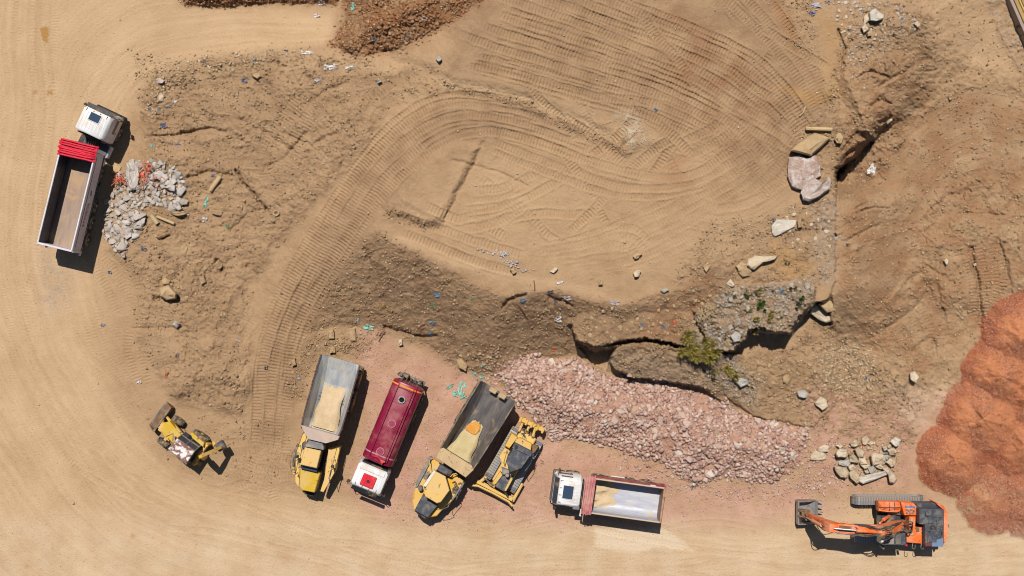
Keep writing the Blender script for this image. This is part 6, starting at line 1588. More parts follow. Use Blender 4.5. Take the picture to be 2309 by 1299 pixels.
def one_stone(name, u, v, a, b, hz, ang, m, label, cat='stone', group=None, shape=None, lift=.3, tilt=(0, 0)):
    """a single stone; a, b are its photo extents in pixels, ang its direction in the photo"""
    vv, ff = ROCKS[(int(u)*7+int(v)*3) % 14] if shape is None else ROCKS[shape]
    key = 'rockmesh_%s_%s' % (m.name, id(vv))
    me = STM.get(key)
    if me is None:
        me = bpy.data.meshes.new(name); me.from_pydata([tuple(map(float, p)) for p in vv], [], [tuple(map(int, q)) for q in ff]); me.materials.append(m); STM[key] = me
    o = bpy.data.objects.new(name, me); COL.objects.link(o)
    k = 1/60.
    o.scale = (a*k*1.04, b*k*1.04, hz)
    o.rotation_euler = (tilt[0], tilt[1], -rad(ang))
    p = G(u, v, hz*lift); o.location = p
    o['label'] = label; o['category'] = cat
    if group: o['group'] = group
    return o
STM = {}
def big_block(name, poly, th, m, label, cat='boulder', sink=.12, seed=1, tilt=0., sub=2, rough=.05, group=None):
    """a boulder whose outline is traced from the photograph, with its own thickness, chipped and uneven"""
    rnd = random.Random(seed); n0 = len(poly)
    cu = sum(p[0] for p in poly)/n0; cv = sum(p[1] for p in poly)/n0
    zb = min(float(zat(u, v)) for u, v in poly)-sink
    zc = float(zat(cu, cv)); zt = zc+th
    pts = []
    for i in range(n0):
        a, b = poly[i], poly[(i+1) % n0]
        for k in range(sub):
            f = k/sub; pts.append((a[0]*(1-f)+b[0]*f+rnd.uniform(-1, 1)*(k > 0), a[1]*(1-f)+b[1]*f+rnd.uniform(-1, 1)*(k > 0)))
    base = PX(cu, cv, zc); rings = []
    for sc_, z_, j in ((.97, zb-zt, .3), (1.04, -th*.55, 1.), (1., -th*.18, 1.), (.86, 0, .8), (.5, .04*th, .8)):
        ring = []; ph = rnd.uniform(0, 6.28); tz = rnd.uniform(.06, .16)*th
        for kk, (u, v) in enumerate(pts):
            uu = cu+(u-cu)*sc_; vv = cv+(v-cv)*sc_
            p = PX(uu, vv, zt+z_)-base
            ring.append((p.x+rnd.uniform(-rough, rough)*j*.5, p.y+rnd.uniform(-rough, rough)*j*.5, p.z+rnd.uniform(-rough, rough)*j+tilt*p.x+(tz*math.sin(kk*6.283/len(pts)*2+seed)+th*.10*math.sin(kk*6.283/len(pts)+seed*2.1) if sc_ > .4 and z_ > -th*.3 else 0)))
        rings.append(ring)
    mb = MB(); mb.loft(rings); o = mb.build(name, m); o.location = base
    o['label'] = label; o['category'] = cat
    if group: o['group'] = group
    return o

# ---- the long heap of pink stones: 300 single stones, the rest one mass
rnd = np.random.default_rng(5)
pm = PKM*(.16+ss(fbm(MX*.38, MY*.38, 4, 131), -.3, .35))
pu, pv = sample(pm, 15500, 3)
lift = rnd.uniform(0, .05, len(pu))
pp = world_of(pu, pv); pp[:, 2] += lift
ps = psize(len(pu), 2.4, 13.5, 4., 4)*(1+.35*fbm(pu/90, pv/90, 3, 77))
joined('pink_rubble', pp, ps, M['pinkstone'], ROCKS, 6, 'small pink and pale broken stones of the long heap')
BIG = [(1468,872,17,14),(1271,837,15,19),(1310,848,9,8),(1375,967,20,13),(1538,898,13,12),(1420,846,13,12),(1520,900,13,12),(1443,955,17,15),(1267,981,12,13),(1342,908,13,12),(1225,952,16,14),(1770,974,22,15),
       (1817,968,13,17),(1307,814,15,11),(1360,870,10,9),(1525,917,11,11),(1485,905,15,10),(1560,1000,14,12),(1630,1010,15,12),(1700,1010,13,14),(1545,1020,13,12),(1515,1075,11,10),(1620,985,16,12),(1490,1000,16,13),
       (1660,940,15,12),(1730,990,14,12),(1780,1010,14,12),(1405,905,14,11),(1240,905,14,12),(1180,845,13,11),(1178,905,12,8),(1570,1050,12,12),(1640,1050,12,11),(1715,1055,12,11),(1460,1000,14,12),(1300,900,16,13)]
lab = 'pale pink broken stone lying among others in the long pink rubble heap'
bu, bv = sample(soft(PINK, 3, Ux=U, Vx=V)*(sdf(PINK, Ux=U, Vx=V) > 6), 300-len(BIG), 9)
bs = 8.5+14*np.random.default_rng(10).uniform(0, 1, len(bu))**3
allb = BIG+[(float(a), float(b), float(s_)*1.15, float(s_)*.85) for a, b, s_ in zip(bu, bv, bs)]
for i, (u, v, a, b) in enumerate(allb):
    sz_ = 'large' if a > 17 else ('medium sized' if a > 11.5 else 'small'); wh = 'left end' if u < 1340 else ('right end' if u > 1660 else 'middle')
    lab = '%s pale pink stone in the %s of the long pink rubble heap' % (sz_, wh)
    one_stone('pink_stone', u, v, a, b, (a+b)/2/60*.62, random.uniform(0, 180), M['pinkstone_o'], lab, 'stone', 'pink stones of the long heap', lift=.35, tilt=(random.uniform(-.3, .3), random.uniform(-.3, .3)))
# stray pink stones at its foot
su, sv = sample(soft([(1400,1015),(1500,1040),(1560,1095),(1690,1095),(1830,1060),(1900,1090),(1850,1120),(1500,1110),(1380,1030)], 30)+.8*soft([(1815,960),(1900,1000),(1900,1100),(1800,1090)], 25)+.6*soft([(1100,790),(1170,800),(1110,900),(1060,860)], 20), 1900, 12)
joined('stray_pink_gravel', world_of(su, sv), psize(1900, 2.0, 8, 3., 13), M['pinkstone'], ROCKS, 14, 'scattered small pink stones at the foot of the heap')
# ---- fine gravel over the pink road and the whole waste ground
pkm = soft([(800,755),(850,745),(900,790),(1000,810),(1100,860),(1180,900),(1230,985),(1400,1020),(1560,1095),(1830,1090),(2160,880),(2110,960),(2060,1080),(2160,1190),(1900,1150),(1400,1180),(900,1180),(780,1100)], 26)*(1-soft(PINK, 5))
gu, gv = sample(pkm*(.3+ss(fbm(MX*.6, MY*.6, 3, 141), -.3, .5)), 9000, 15)
joined('pink_gravel', world_of(gu, gv), psize(9000, 1.4, 4.5, 3, 16), M['pinkstone'], CLODS, 17, 'fine pink gravel strewn over the packed road', sink=.5)
cm = np.clip(crumb, 0, 1)**1.4*(1-soft(PINK, 5))*(1-REDM)*(.25+1.5*ss(fbm(MX*.7, MY*.7, 4, 151), -.1, .6))
outg = soft(OUTG, 16)*np.clip(.7+1.6*fbm(MX*.8, MY*.8, 3, 171), .1, 1); th_ = np.maximum(soft(TOPHEAP, 20), soft(TOPSTRIP, 8))
for nm, msk, n, lo, hi, mm, lb, sd in (
    ('soil_clods', (cm+.04*hm+.05*pitm)*(1-outg)*(1-th_), 30000, 1.5, 8.0, 'clod', 'crumbled brown soil clods over the broken slopes', 21),
    ('pale_gravel', (cm*.8+.05*hm+.05*pitm+.012)*(1-outg)*(1-soft(PINK, 5))*(1-REDM)*(1-.8*ROADM), 11000, 1.4, 7, 'clodlight', 'pale stone chips scattered over the waste ground', 24),
    ('rusty_clods', th_*(.4+crumb), 6500, 2, 9.5, 'clodrust', 'rust brown clods of the dug heap at the top', 27),
    ('grey_rubble', outg*(.5+crumb), 3200, 1.6, 9.5, 'greygravel', 'grey gravel and small rubble over the outcrop', 30),
    ('tan_cobbles', soft([(1840,800),(1900,770),(1960,790),(1985,850),(1960,890),(1880,880),(1840,850)], 14), 1500, 2.5, 8, 'clodlight', 'pale cobbles bedded in the tan slope', 33),
    ('red_gravel', REDM*(.15+ss(fbm(MX*.4, MY*.4, 3, 161), -.2, .5)), 26000, 1.5, 4.4, 'redgravel', 'red gravel heaps on the right', 36),
    ('road_grit', ROADM*(1-REDM), 3500, 1.0, 3.2, 'clodlight', 'loose grit on the packed sand road', 39)):
    a, b = sample(msk, n, sd)
    joined(nm, world_of(a, b), psize(n, lo, hi, 3.2, sd+1), M[mm], CLODS if lo < 2 else ROCKS, sd+2, lb, sink=.45)
for msk, n, sd, lb in ((soft([(1860,-40),(2080,-40),(2080,60),(1990,120),(1900,170),(1890,60)], 18), 900, 51, 'pale rubble strewn over the upper right ground'),
                       (soft([(1380,250),(1440,250),(1470,320),(1420,330)], 12), 700, 54, 'white stone chips pressed into the plateau'),
                       (soft([(1080,560),(1140,570),(1200,620),(1150,600)], 7), 160, 57, 'pale stone chips in a line on the plateau edge'),
                       (soft([(330,150),(460,125),(620,110),(700,110),(560,150),(400,190),(340,260)], 14), 700, 60, 'stone chips along the edge of the upper road')):
    a, b = sample(msk, n, sd); joined('stone_chips', world_of(a, b), psize(n, 1.5, 8.5 if sd != 54 else 3.5, 3, sd+1), M['concrete'] if sd not in (54, 60) else M['clodlight'], ROCKS, sd+2, lb, sink=.4)

# ---- grey rubble beside the white lorry
GRP = [(262,400),(300,365),(345,360),(395,372),(412,400),(416,455),(410,478),(385,470),(350,462),(318,470),(322,505),(300,545),(262,572),(238,545),(232,500),(240,455),(262,430)]
gm = soft(GRP, 3, Ux=U, Vx=V)
gu, gv = sample(gm, 230, 71)
# spread them evenly: best candidate sampling
def spread(mask, n, seed, k=14):
    cu_, cv_ = sample(mask, n*k, seed); out = []
    P = np.c_[cu_, cv_]; i = 0
    for j in range(n):
        c = P[i:i+k]; i += k
        if not out: out.append(c[0]); continue
        O = np.array(out); d = ((c[:, None]-O[None])**2).sum(-1).min(1); out.append(c[d.argmax()])
    return np.array(out)
a, b = sample(gm, 900, 72); joined('concrete_crumbs', world_of(a, b), psize(900, 2, 7, 2, 73), M['concrete'], ROCKS, 74, 'small grey concrete crumbs between the large lumps')
sp_ = spread(gm, 185, 75)
for i, (u, v) in enumerate(sp_):
    big = random.random()**2; a = 11+13*big; b = a*random.uniform(.55, .9)
    one_stone('concrete_lump', u, v, a, b, b/60*.8, random.uniform(0, 180), M['concrete_o'], '%s grey concrete lump in the %s of the pile by the white lorry' % ('large' if a > 18 else ('small' if a < 13 else 'medium sized'), 'lower end' if v > 470 else ('upper part' if v < 420 else 'middle')), 'rubble', 'grey concrete lumps of the rubble pile',
              lift=.5+.8*random.random()*ss(float(sdf(GRP, Ux=np.array([[u]]), Vx=np.array([[v]]))[0, 0]), 0, 25), tilt=(random.uniform(-.4, .4), random.uniform(-.4, .4)))
q4 = lambda L_: [(220+a/4.8125, 330+b/4.8125) for a, b in L_]
big_block('concrete_block', q4([(318,190),(345,178),(395,182),(440,225),(448,300),(440,420),(400,470),(360,482),(340,450),(320,330)]), .85, M['concrete_o'], 'long upright grey concrete block beside the orange netting', 'block', rough=.06)
big_block('flat_slab', q4([(262,870),(290,840),(345,880),(358,920),(335,980),(280,1005),(250,970)]), .35, M['boulder_pink'], 'flat pale pinkish slab lying on the lower end of the grey rubble', 'slab')
big_block('concrete_slab', q4([(730,450),(790,415),(835,425),(840,490),(780,480)]), .55, M['concrete_o'], 'pale wedge shaped concrete piece on the right side of the grey rubble', 'slab')
big_block('concrete_slab', q4([(815,590),(870,590),(910,680),(880,700),(815,650)]), .6, M['concrete_o'], 'grey concrete block at the lower right corner of the grey rubble', 'slab')
big_block('curved_concrete', q4([(585,290),(680,265),(770,340),(720,400),(600,330)]), .4, M['concrete_o'], 'long curved concrete piece lying right of the orange netting', 'slab')
big_block('board', q4([(190,185),(255,225),(215,300),(140,290)]), .12, M['tan'], 'tan board lying between the white lorry and the grey rubble', 'board', rough=.01)
def pole(name, pts, r, m, label, cat, n=8):
    P = [G(u, v, r+dz) for u, v, dz in pts]; c = P[0].copy()
    mb = MB(); mb.tube([p-c for p in P], r, n); o = mb.build(name, m, smooth=True); o.location = c
    o['label'] = label; o['category'] = cat; return o
M['wood'] = mat('weathered_wood', (.40,.28,.15), .85, dirt=(.5,.37,.2), dirt_amt=.5)
M['netting'] = mat('orange_net_mesh', (.62,.10,.045), .7, dirt=DUST, dirt_amt=.3)
for (a, b, c, d), lb in (((575,740,650,840), 'short tan log below the grey rubble, with dark sawn end'), ((640,760,830,840), 'thin pole lying right of the short tan log'), ((1330,330,1225,480), 'thick tan log half buried near the blue scraps')):
    (u0, v0), (u1, v1) = q4([(a, b), (c, d)]); pole('log', [(u0, v0, .1), ((u0+u1)/2, (v0+v1)/2, .1), (u1, v1, .05)], .17 if 'thin' not in lb else .1, M['wood'], lb, 'log')
big_block('rock', q4([(790,715),(940,705),(955,735),(880,760),(800,735)]), .4, M['boulder_tan'], 'tan rock with deep shadow below the grey rubble', 'rock')
big_block('rock', q4([(1240,690),(1350,705),(1350,740),(1330,755),(1240,730)]), .25, M['boulder_brown'], 'flat brown rock below the pale green cloth strip', 'rock')
big_block('rock', q4([(905,1090),(940,1075),(975,1100),(950,1180),(905,1170)]), .22, M['boulder_tan'], 'flat tan rock on the waste ground below the grey rubble', 'rock')
big_block('rock', q4([(250,1165),(290,1155),(298,1205),(280,1215),(250,1190)]), .3, M['concrete_o'], 'pale grey stone lying just below the rubble pile', 'rock')
big_block('rock', q4([(640,990),(775,945),(780,955),(660,1010)]), .3, M['rust'], 'dark rusty bar half buried below the grey rubble', 'scrap', rough=.02)
# orange netting: a tangle of thin cords
mb = MB(); rn = random.Random(8); c0 = G(305, 398, .3)
for k in range(62):
    cl = rn.choice([(268, 398, 10, 14), (272, 405, 8, 18), (322, 385, 10, 24), (322, 400, 9, 22), (335, 376, 14, 7), (340, 398, 16, 16), (318, 412, 8, 12)])
    u = cl[0]+rn.uniform(-1, 1)*cl[2]; v = cl[1]+rn.uniform(-1, 1)*cl[3]; pts = []
    z = rn.uniform(.32, .75)
    for i in range(4): pts.append(G(u, v, z)-c0); u += rn.uniform(-8, 8); v += rn.uniform(-8, 8); z += rn.uniform(-.08, .08)
    mb.tube(pts, rn.uniform(.012, .028), 4)
for (u, v, a) in ((268,402,6),(322,392,6)):
    p0 = [G(u+rn.uniform(-a, a), v+rn.uniform(-a*1.6, a*1.6), .42+rn.uniform(0, .15))-c0 for _ in range(5)]
    mb.add(p0, [(0, 1, 2), (1, 2, 3), (2, 3, 4), (0, 3, 4)])
o = mb.build('orange_netting', M['netting']); o.location = c0; o['label'] = 'torn orange safety netting tangled in the grey rubble'; o['category'] = 'netting'

# ---- pile of tan slabs above the excavator (photo crop 8.658x at 1820, 960)
q8 = lambda L_: [(1820+a/8.658, 960+b/8.658) for a, b in L_]
SL = [([(1050,1000),(1480,900),(1520,960),(1120,1110),(1010,1080)], .5, 'white_lime', 'long pale rounded slab at the bottom of the tan slab pile'),
      ([(545,820),(600,800),(740,830),(800,930),(740,1010),(660,1000),(600,930)], .55, 'tanstone_o', 'tan boulder at the lower left corner of the slab pile'),
      ([(830,930),(930,880),(1000,960),(1000,1080),(950,1110),(860,1020)], .5, 'tanstone_o', 'rounded tan boulder left of the long pale slab'),
      ([(810,790),(900,770),(950,820),(950,880),(850,880)], .4, 'tanstone_o', 'squarish tan stone above the rounded boulder'),
      ([(570,540),(640,460),(760,470),(780,560),(740,610),(600,600)], .6, 'tanstone_o', 'dark edged tan boulder at the left of the slab pile'),
      ([(640,700),(820,660),(830,720),(800,790),(640,750)], .3, 'boulder_grey', 'flat grey slab below the dark edged boulder'),
      ([(840,620),(900,570),(1000,680),(980,720),(840,700)], .45, 'tanstone_o', 'pointed tan slab in the middle left of the pile'),
      ([(940,480),(1010,440),(1110,520),(1090,610),(1000,600)], .5, 'tanstone_o', 'tilted tan slab near the red rag'),
      ([(1010,620),(1100,600),(1160,740),(1050,750)], .35, 'boulder_pale', 'pale slab under the tilted tan slab'),
      ([(1260,600),(1330,560),(1480,580),(1510,680),(1480,730),(1300,760)], .5, 'tanstone_o', 'widest flat pinkish slab in the middle of the pile'),
      ([(1060,780),(1200,760),(1210,820),(1120,840)], .35, 'tanstone_o', 'small tan slab below the pale slab'),
      ([(1200,830),(1290,790),(1340,850),(1290,950),(1230,920)], .5, 'boulder_grey', 'grey pointed stone above the long pale slab'),
      ([(1350,800),(1440,750),(1500,810),(1450,850)], .35, 'tanstone_o', 'tan stone below the widest slab'),
      ([(1490,860),(1580,830),(1690,950),(1740,1040),(1680,1100),(1610,1080),(1590,960)], .5, 'tanstone_o', 'long tan slab at the lower right of the pile'),
      ([(1550,710),(1620,640),(1700,680),(1700,770),(1640,800)], .4, 'tanstone_o', 'tan block right of the widest slab'),
      ([(1570,480),(1680,440),(1740,500),(1720,570),(1620,580)], .5, 'tanstone_o', 'tan boulder at the upper right of the pile'),
      ([(1500,590),(1560,570),(1620,600),(1570,660),(1510,640)], .4, 'boulder_grey', 'rounded grey stone below the upper right boulder'),
      ([(1650,310),(1720,240),(1810,290),(1780,370),(1720,400)], .45, 'white_lime', 'bright white stone at the top right of the slab pile'),
      ([(850,340),(940,280),(980,330),(970,390),(880,400)], .35, 'tanstone_o', 'pale block at the top of the slab pile'),
      ([(1080,260),(1150,200),(1210,280),(1160,360),(1090,350)], .2, 'tanstone_o', 'faint tan slab above the red rag'),
      ([(1180,350),(1240,310),(1290,350),(1240,385)], .2, 'boulder_pale', 'small pale stone right of the faint tan slab'),
      ([(220,440),(330,380),(410,420),(390,500),(290,520),(230,490)], .3, 'tanstone_o', 'flat tan stone left of the slab pile'),
      ([(80,600),(170,500),(330,560),(340,650),(90,655)], .22, 'tanstone_o', 'flat half buried tan slab furthest left of the pile'),
      ([(580,400),(610,340),(690,400),(640,440)], .3, 'tanstone_o', 'small tan stone above the dark edged boulder'),
      ([(1410,530),(1560,520),(1580,550),(1440,560)], .3, 'boulder_grey', 'thin grey slab between widest slab and upper right boulder'),
      ([(1480,430),(1550,400),(1570,460),(1510,490)], .3, 'boulder_grey', 'small grey slab above the thin grey slab'),
      ([(1120,880),(1180,860),(1210,910),(1150,930)], .3, 'tanstone_o', 'small round tan stone beside the grey pointed stone'),
      ([(800,540),(860,520),(880,580),(830,600)], .3, 'boulder_brown', 'small brown stone right of the dark edged boulder')]
def grow(p, k):
    a = sum(x for x, y in p)/len(p); b = sum(y for x, y in p)/len(p)
    return [(a+(x-a)*k, b+(y-b)*k) for x, y in p]
a, b = sample(soft(q8([(560,420),(800,260),(1500,260),(1800,300),(1780,700),(1720,1080),(1500,980),(1100,1120),(850,1100),(560,980)]), 6), 420, 66)
joined('slab_debris', world_of(a, b), psize(420, 3, 11, 2.2, 67), M['clodlight'], ROCKS, 68, 'small tan stones filling the gaps of the slab pile')
for i, (poly, th, mm, lb) in enumerate(SL):
    big_block('stone_slab', grow(q8(poly), 1.2), th*1.25, M[mm], lb, 'stone slab', seed=i, rough=.05, group='tan slabs dumped in a pile')

# ---- boulders one can tell apart
qa = lambda L_: [(1700+a/5.4125, 260+b/5.4125) for a, b in L_]
qb = lambda L_: [(1500+a/4.331, 580+b/4.331) for a, b in L_]
BO = [(qa([(460,430),(545,355),(640,280),(740,225),(900,275),(910,290),(720,470),(690,490),(610,470)]), .75, 'boulder_tan', 'large tan slab tilted above the pink slab near the pit edge'),
      (qa([(440,530),(560,500),(640,540),(740,500),(780,560),(800,735),(650,820),(600,900),(470,860),(425,740)]), .5, 'boulder_pink', 'broad pink mottled slab below the large tan slab'),
      (qa([(585,940),(640,840),(740,775),(830,830),(900,760),(935,800),(920,900),(800,990),(680,1040),(610,1020)]), .8, 'boulder_pink', 'lowest pink and white slab with deep shadow, by the pit edge'),
      (qa([(670,600),(720,565),(780,600),(785,670),(740,680),(690,640)]), .35, 'white_lime', 'small white stone lying on the pink mottled slab'),
      (qa([(985,300),(1010,240),(1060,220),(1090,270),(1060,350),(1010,340)]), .5, 'boulder_tan', 'upright tan rock right of the large tan slab'),
      (qa([(1610,90),(1670,40),(1690,60),(1630,110)]), .5, 'boulder_pale', 'small pale block with long shadow on the brown pit slope'),
      (qb([(800,80),(815,20),(880,-10),(1080,-10),(1060,20),(960,50),(880,120),(840,110)]), .55, 'boulder_pale', 'long pale boulder above the grey outcrop'),
      (qb([(695,90),(740,50),(800,70),(800,130),(720,135)]), .35, 'boulder_tan', 'tan rock left of the long pale boulder'),
      (qb([(720,150),(800,105),(840,140),(820,180),(760,190)]), .3, 'boulder_brown', 'brown rock below the long pale boulder'),
      (qb([(370,90),(420,45),(445,80),(400,150)]), .35, 'boulder_tan', 'pointed tan rock with sharp shadow on the plateau edge'),
      (qb([(600,260),(640,215),(680,270),(660,290)]), .3, 'boulder_pale', 'small pale rock above the left of the grey outcrop'),
      (qb([(1425,490),(1460,455),(1520,490),(1620,580),(1632,610),(1570,640),(1500,610),(1420,545)]), .75, 'boulder_pale', 'long leaning boulder with black shadow at the pit corner'),
      (qb([(1500,460),(1560,410),(1640,405),(1668,440),(1660,520),(1580,540)]), .6, 'boulder_tan', 'square tan boulder behind the long leaning boulder'),
      (qb([(640,770),(690,725),(735,760),(730,820),(670,830)]), .5, 'boulder_grey', 'rounded grey boulder at the foot of the grey outcrop'),
      (qb([(685,1220),(730,1180),(800,1200),(805,1240),(740,1270)]), .4, 'boulder_grey', 'grey boulder above the right end of the pink heap'),
      (qb([(1150,1170),(1200,1140),(1230,1190),(1190,1240),(1150,1220)]), .35, 'boulder_tan', 'tan rock in the rubble slope above the pink heap'),
      ([(1798,884),(1812,880),(1822,888),(1818,897),(1802,895)], .35, 'boulder_grey', 'grey block on the slope right of the pink heap'),
      ([(1838,908),(1850,895),(1862,902),(1866,916),(1855,924),(1842,914)], .4, 'boulder_pale', 'pale angular boulder right of the grey block'),
      ([(1740,510),(1752,496),(1792,498),(1790,512),(1768,524),(1748,532),(1742,524)], .25, 'white_lime', 'flat pale limestone rock beside a blue scrap'),
      ([(1798,498),(1806,496),(1808,512),(1800,514)], .35, 'boulder_brown', 'dark brown rock right of the flat limestone rock'),
      ([(1428,578),(1438,570),(1447,574),(1440,582),(1432,584)], .35, 'boulder_tan', 'upper of two tan rocks on the plateau edge'),
      ([(1428,616),(1436,608),(1445,612),(1440,624),(1431,625)], .4, 'boulder_pale', 'lower and paler of two rocks on the plateau edge'),
      ([(1240,612),(1252,602),(1258,606),(1248,616)], .25, 'boulder_pale', 'thin pale stone on the plateau edge'),
      ([(1150,608),(1160,604),(1164,614),(1156,618)], .3, 'boulder_tan', 'small tan rock at the end of the chip line'),
      ([(1350,632),(1356,630),(1358,642),(1350,643)], .35, 'boulder_tan', 'upright tan stone on the plateau edge'),
      ([(1490,655),(1502,650),(1508,654),(1498,660)], .3, 'boulder_grey', 'flat grey stone below the two tan rocks'),
      ([(362,650),(380,644),(398,662),(396,674),(376,676),(362,668)], .9, 'boulder_tan', 'large tan boulder with black hollow below on the left mound'),
      ([(365,632),(374,624),(384,634),(380,642),(368,642)], .5, 'boulder_tan', 'tan rock above the large boulder on the left mound'),
      ([(448,628),(460,623),(464,636),(454,642)], .5, 'boulder_brown', 'brown block standing right of the left mound boulders'),
      ([(478,600),(494,586),(502,594),(498,606),(486,612)], .6, 'boulder_brown', 'slanting slab edge with triangular black shadow'),
      ([(352,180),(360,176),(370,182),(368,188),(356,188)], .3, 'boulder_pink', 'pinkish brick lump near the edge of the upper road'),
      ([(354,214),(362,210),(370,218),(366,228),(358,226)], .15, 'boulder_pale', 'flat pale stone below the pinkish lump'),
      ([(388,732),(396,722),(404,730),(398,740)], .4, 'boulder_grey', 'grey rock with wedge shadow below the left mound'),
      ([(568,170),(578,165),(588,172),(580,178)], .3, 'boulder_tan', 'tan rock beside the bright blue scrap'),
      ([(983,132),(990,128),(996,134),(990,140)], .45, 'boulder_grey', 'round grey stone at the edge of the tracked plateau'),
      ([(849,182),(856,179),(860,184),(852,188)], .3, 'boulder_grey', 'small grey stone at the head of the ramp'),
      ([(1960,30),(1974,20),(1992,34),(1990,42),(1976,48),(1962,46)], .6, 'white_lime', 'largest white boulder of the upper right rubble'),
      ([(1948,38),(1956,32),(1961,44),(1950,54)], .4, 'boulder_pale', 'pale boulder touching the largest white boulder'),
      ([(1942,62),(1952,56),(1958,66),(1948,74)], .35, 'boulder_pale', 'pale rock below the upper right white boulders'),
      ([(1955,74),(1964,70),(1966,80),(1956,82)], .3, 'boulder_tan', 'tan rock lowest of the upper right rubble'),
      ([(2061,52),(2068,48),(2074,54),(2068,62)], .3, 'boulder_pale', 'single pale stone right of the upper right rubble'),
      ([(2140,217),(2146,213),(2148,222),(2142,226)], .25, 'boulder_tan', 'small tan stone above the curved grader marks'),
      ([(2128,588),(2134,584),(2139,590),(2134,597)], .3, 'boulder_pale', 'round pale stone in the middle of the pit'),
      ([(2053,842),(2062,838),(2072,850),(2064,862),(2054,856)], .35, 'boulder_pale', 'pale block near the red gravel edge'),
      ([(898,768),(906,766),(908,778),(900,780)], .4, 'boulder_pale', 'pale square stone above the maroon tank lorry'),
      ([(1028,812),(1040,808),(1054,824),(1050,836),(1036,830)], .35, 'boulder_tan', 'flat tan slab above the second dump truck'),
      ([(788,742),(800,740),(802,768),(790,768)], .3, 'boulder_tan', 'upright tan slab beside the turquoise scrap'),
      ([(740,746),(752,744),(754,764),(742,764)], .35, 'boulder_tan', 'tan block above the first dump truck'),
      ([(742,784),(754,782),(756,796),(744,796)], .35, 'boulder_tan', 'tan stone touching the tail of the first dump truck'),
      ([(655,815),(665,808),(668,822),(660,826)], .35, 'boulder_brown', 'brown stone left of the first dump truck body'),
      ([(2194,596),(2200,593),(2203,599),(2197,601)], .2, 'boulder_pale', 'tiny pale stone right of the pit stone')]
for i, (poly, th, mm, lb) in enumerate(BO):
    big_block('boulder', grow(poly, 1.05), th, M[mm], lb, 'boulder', seed=40+i, rough=.045)
# medium stones in loose groups
def loose(mask_poly, n, lo, hi, mm, label, group, seed, name='field_stone'):
    P_ = spread(soft(mask_poly, 4, Ux=U, Vx=V), n, seed)
    for u, v in P_:
        a = random.uniform(lo, hi)
        mid_ = (lo+hi)/2; lb_ = ('larger ' if a > mid_ else 'smaller ')+label.replace('small ', '')
        one_stone(name, u, v, a, a*random.uniform(.6, .9), a/60*.6, random.uniform(0, 180), M[mm], lb_, 'stone', group, lift=.2, tilt=(random.uniform(-.2, .2), random.uniform(-.2, .2)))
loose([(1880,0),(1960,0),(2000,60),(1990,90),(1900,80)], 26, 6, 12, 'boulder_pale', 'pale stone strewn among the upper right rubble', 'stones of the upper right rubble', 81)
loose([(1780,460),(1870,450),(1880,560),(1800,560),(1760,520)], 22, 6, 13, 'boulder_pale', 'rough stone on the shelf above the outcrop', 'stones on the shelf above the outcrop', 82)
loose([(1640,650),(1820,640),(1820,690),(1700,740),(1600,840),(1560,780)], 46, 6, 14, 'boulder_grey', 'grey stone lying on the outcrop gravel', 'grey stones on the outcrop', 83)
loose([(1660,830),(1780,800),(1880,770),(1990,850),(2040,940),(1950,960),(1850,940),(1740,900)], 60, 6, 14, 'boulder_tan', 'tan stone half bedded in the slope above the excavator', 'stones bedded in the tan slope', 84)
loose([(1290,690),(1480,690),(1600,620),(1610,740),(1500,780),(1330,770)], 55, 5, 12, 'boulder_tan', 'tan stone on the brown bank above the pink heap', 'stones on the brown bank', 85)
loose([(330,590),(500,590),(500,660),(400,690),(330,660)], 26, 5, 11, 'boulder_tan', 'small tan stone on the left mound', 'small stones of the left mound', 86)
loose([(650,740),(860,740),(830,790),(720,790),(660,880)], 26, 5, 12, 'boulder_tan', 'tan stone at the slope foot behind the trucks', 'stones behind the parked trucks', 87)
loose([(1000,790),(1120,800),(1120,860),(1060,850)], 14, 5, 12, 'boulder_tan', 'small stone above the second dump truck', 'stones above the second dump truck', 88)
loose([(800,0),(1060,0),(1000,50),(900,110),(790,100)], 40, 6, 12, 'boulder_brown', 'brown clod on the rusty heap at the top', 'large clods of the top heap', 89, 'earth_clod')
loose([(1980,240),(1890,260),(1900,330),(1990,330),(2010,290)], 14, 5, 12, 'boulder_brown', 'brown stone on the pit slope', 'stones of the pit slope', 90)
pole('timber_pole', [(1817,290,.15), (1850,291,.15), (1876,292,.15)], .14, M['wood'], 'long pale timber pole lying above the large tan slab', 'pole')
pole('stick', [(1803,262,.05), (1812,252,.08), (1816,240,.05)], .05, M['wood'], 'thin pale stick above the timber pole', 'stick', 5)
pole('rusty_rod', [(854,770,.05), (860,757,.2), (867,744,.3)], .04, M['rust'], 'rusty rod standing out of the soil above the tank lorry', 'rod', 5)
pole('rusty_rod', [(1206,655,.05), (1205,640,.3), (1204,632,.5)], .04, M['rust'], 'thin upright rod at the plateau edge', 'rod', 5)
pole('wire', [(1165,684,.05), (1178,700,.12), (1191,720,.05)], .035, M['rust'], 'bent wire hanging down the brown slope', 'wire', 5)
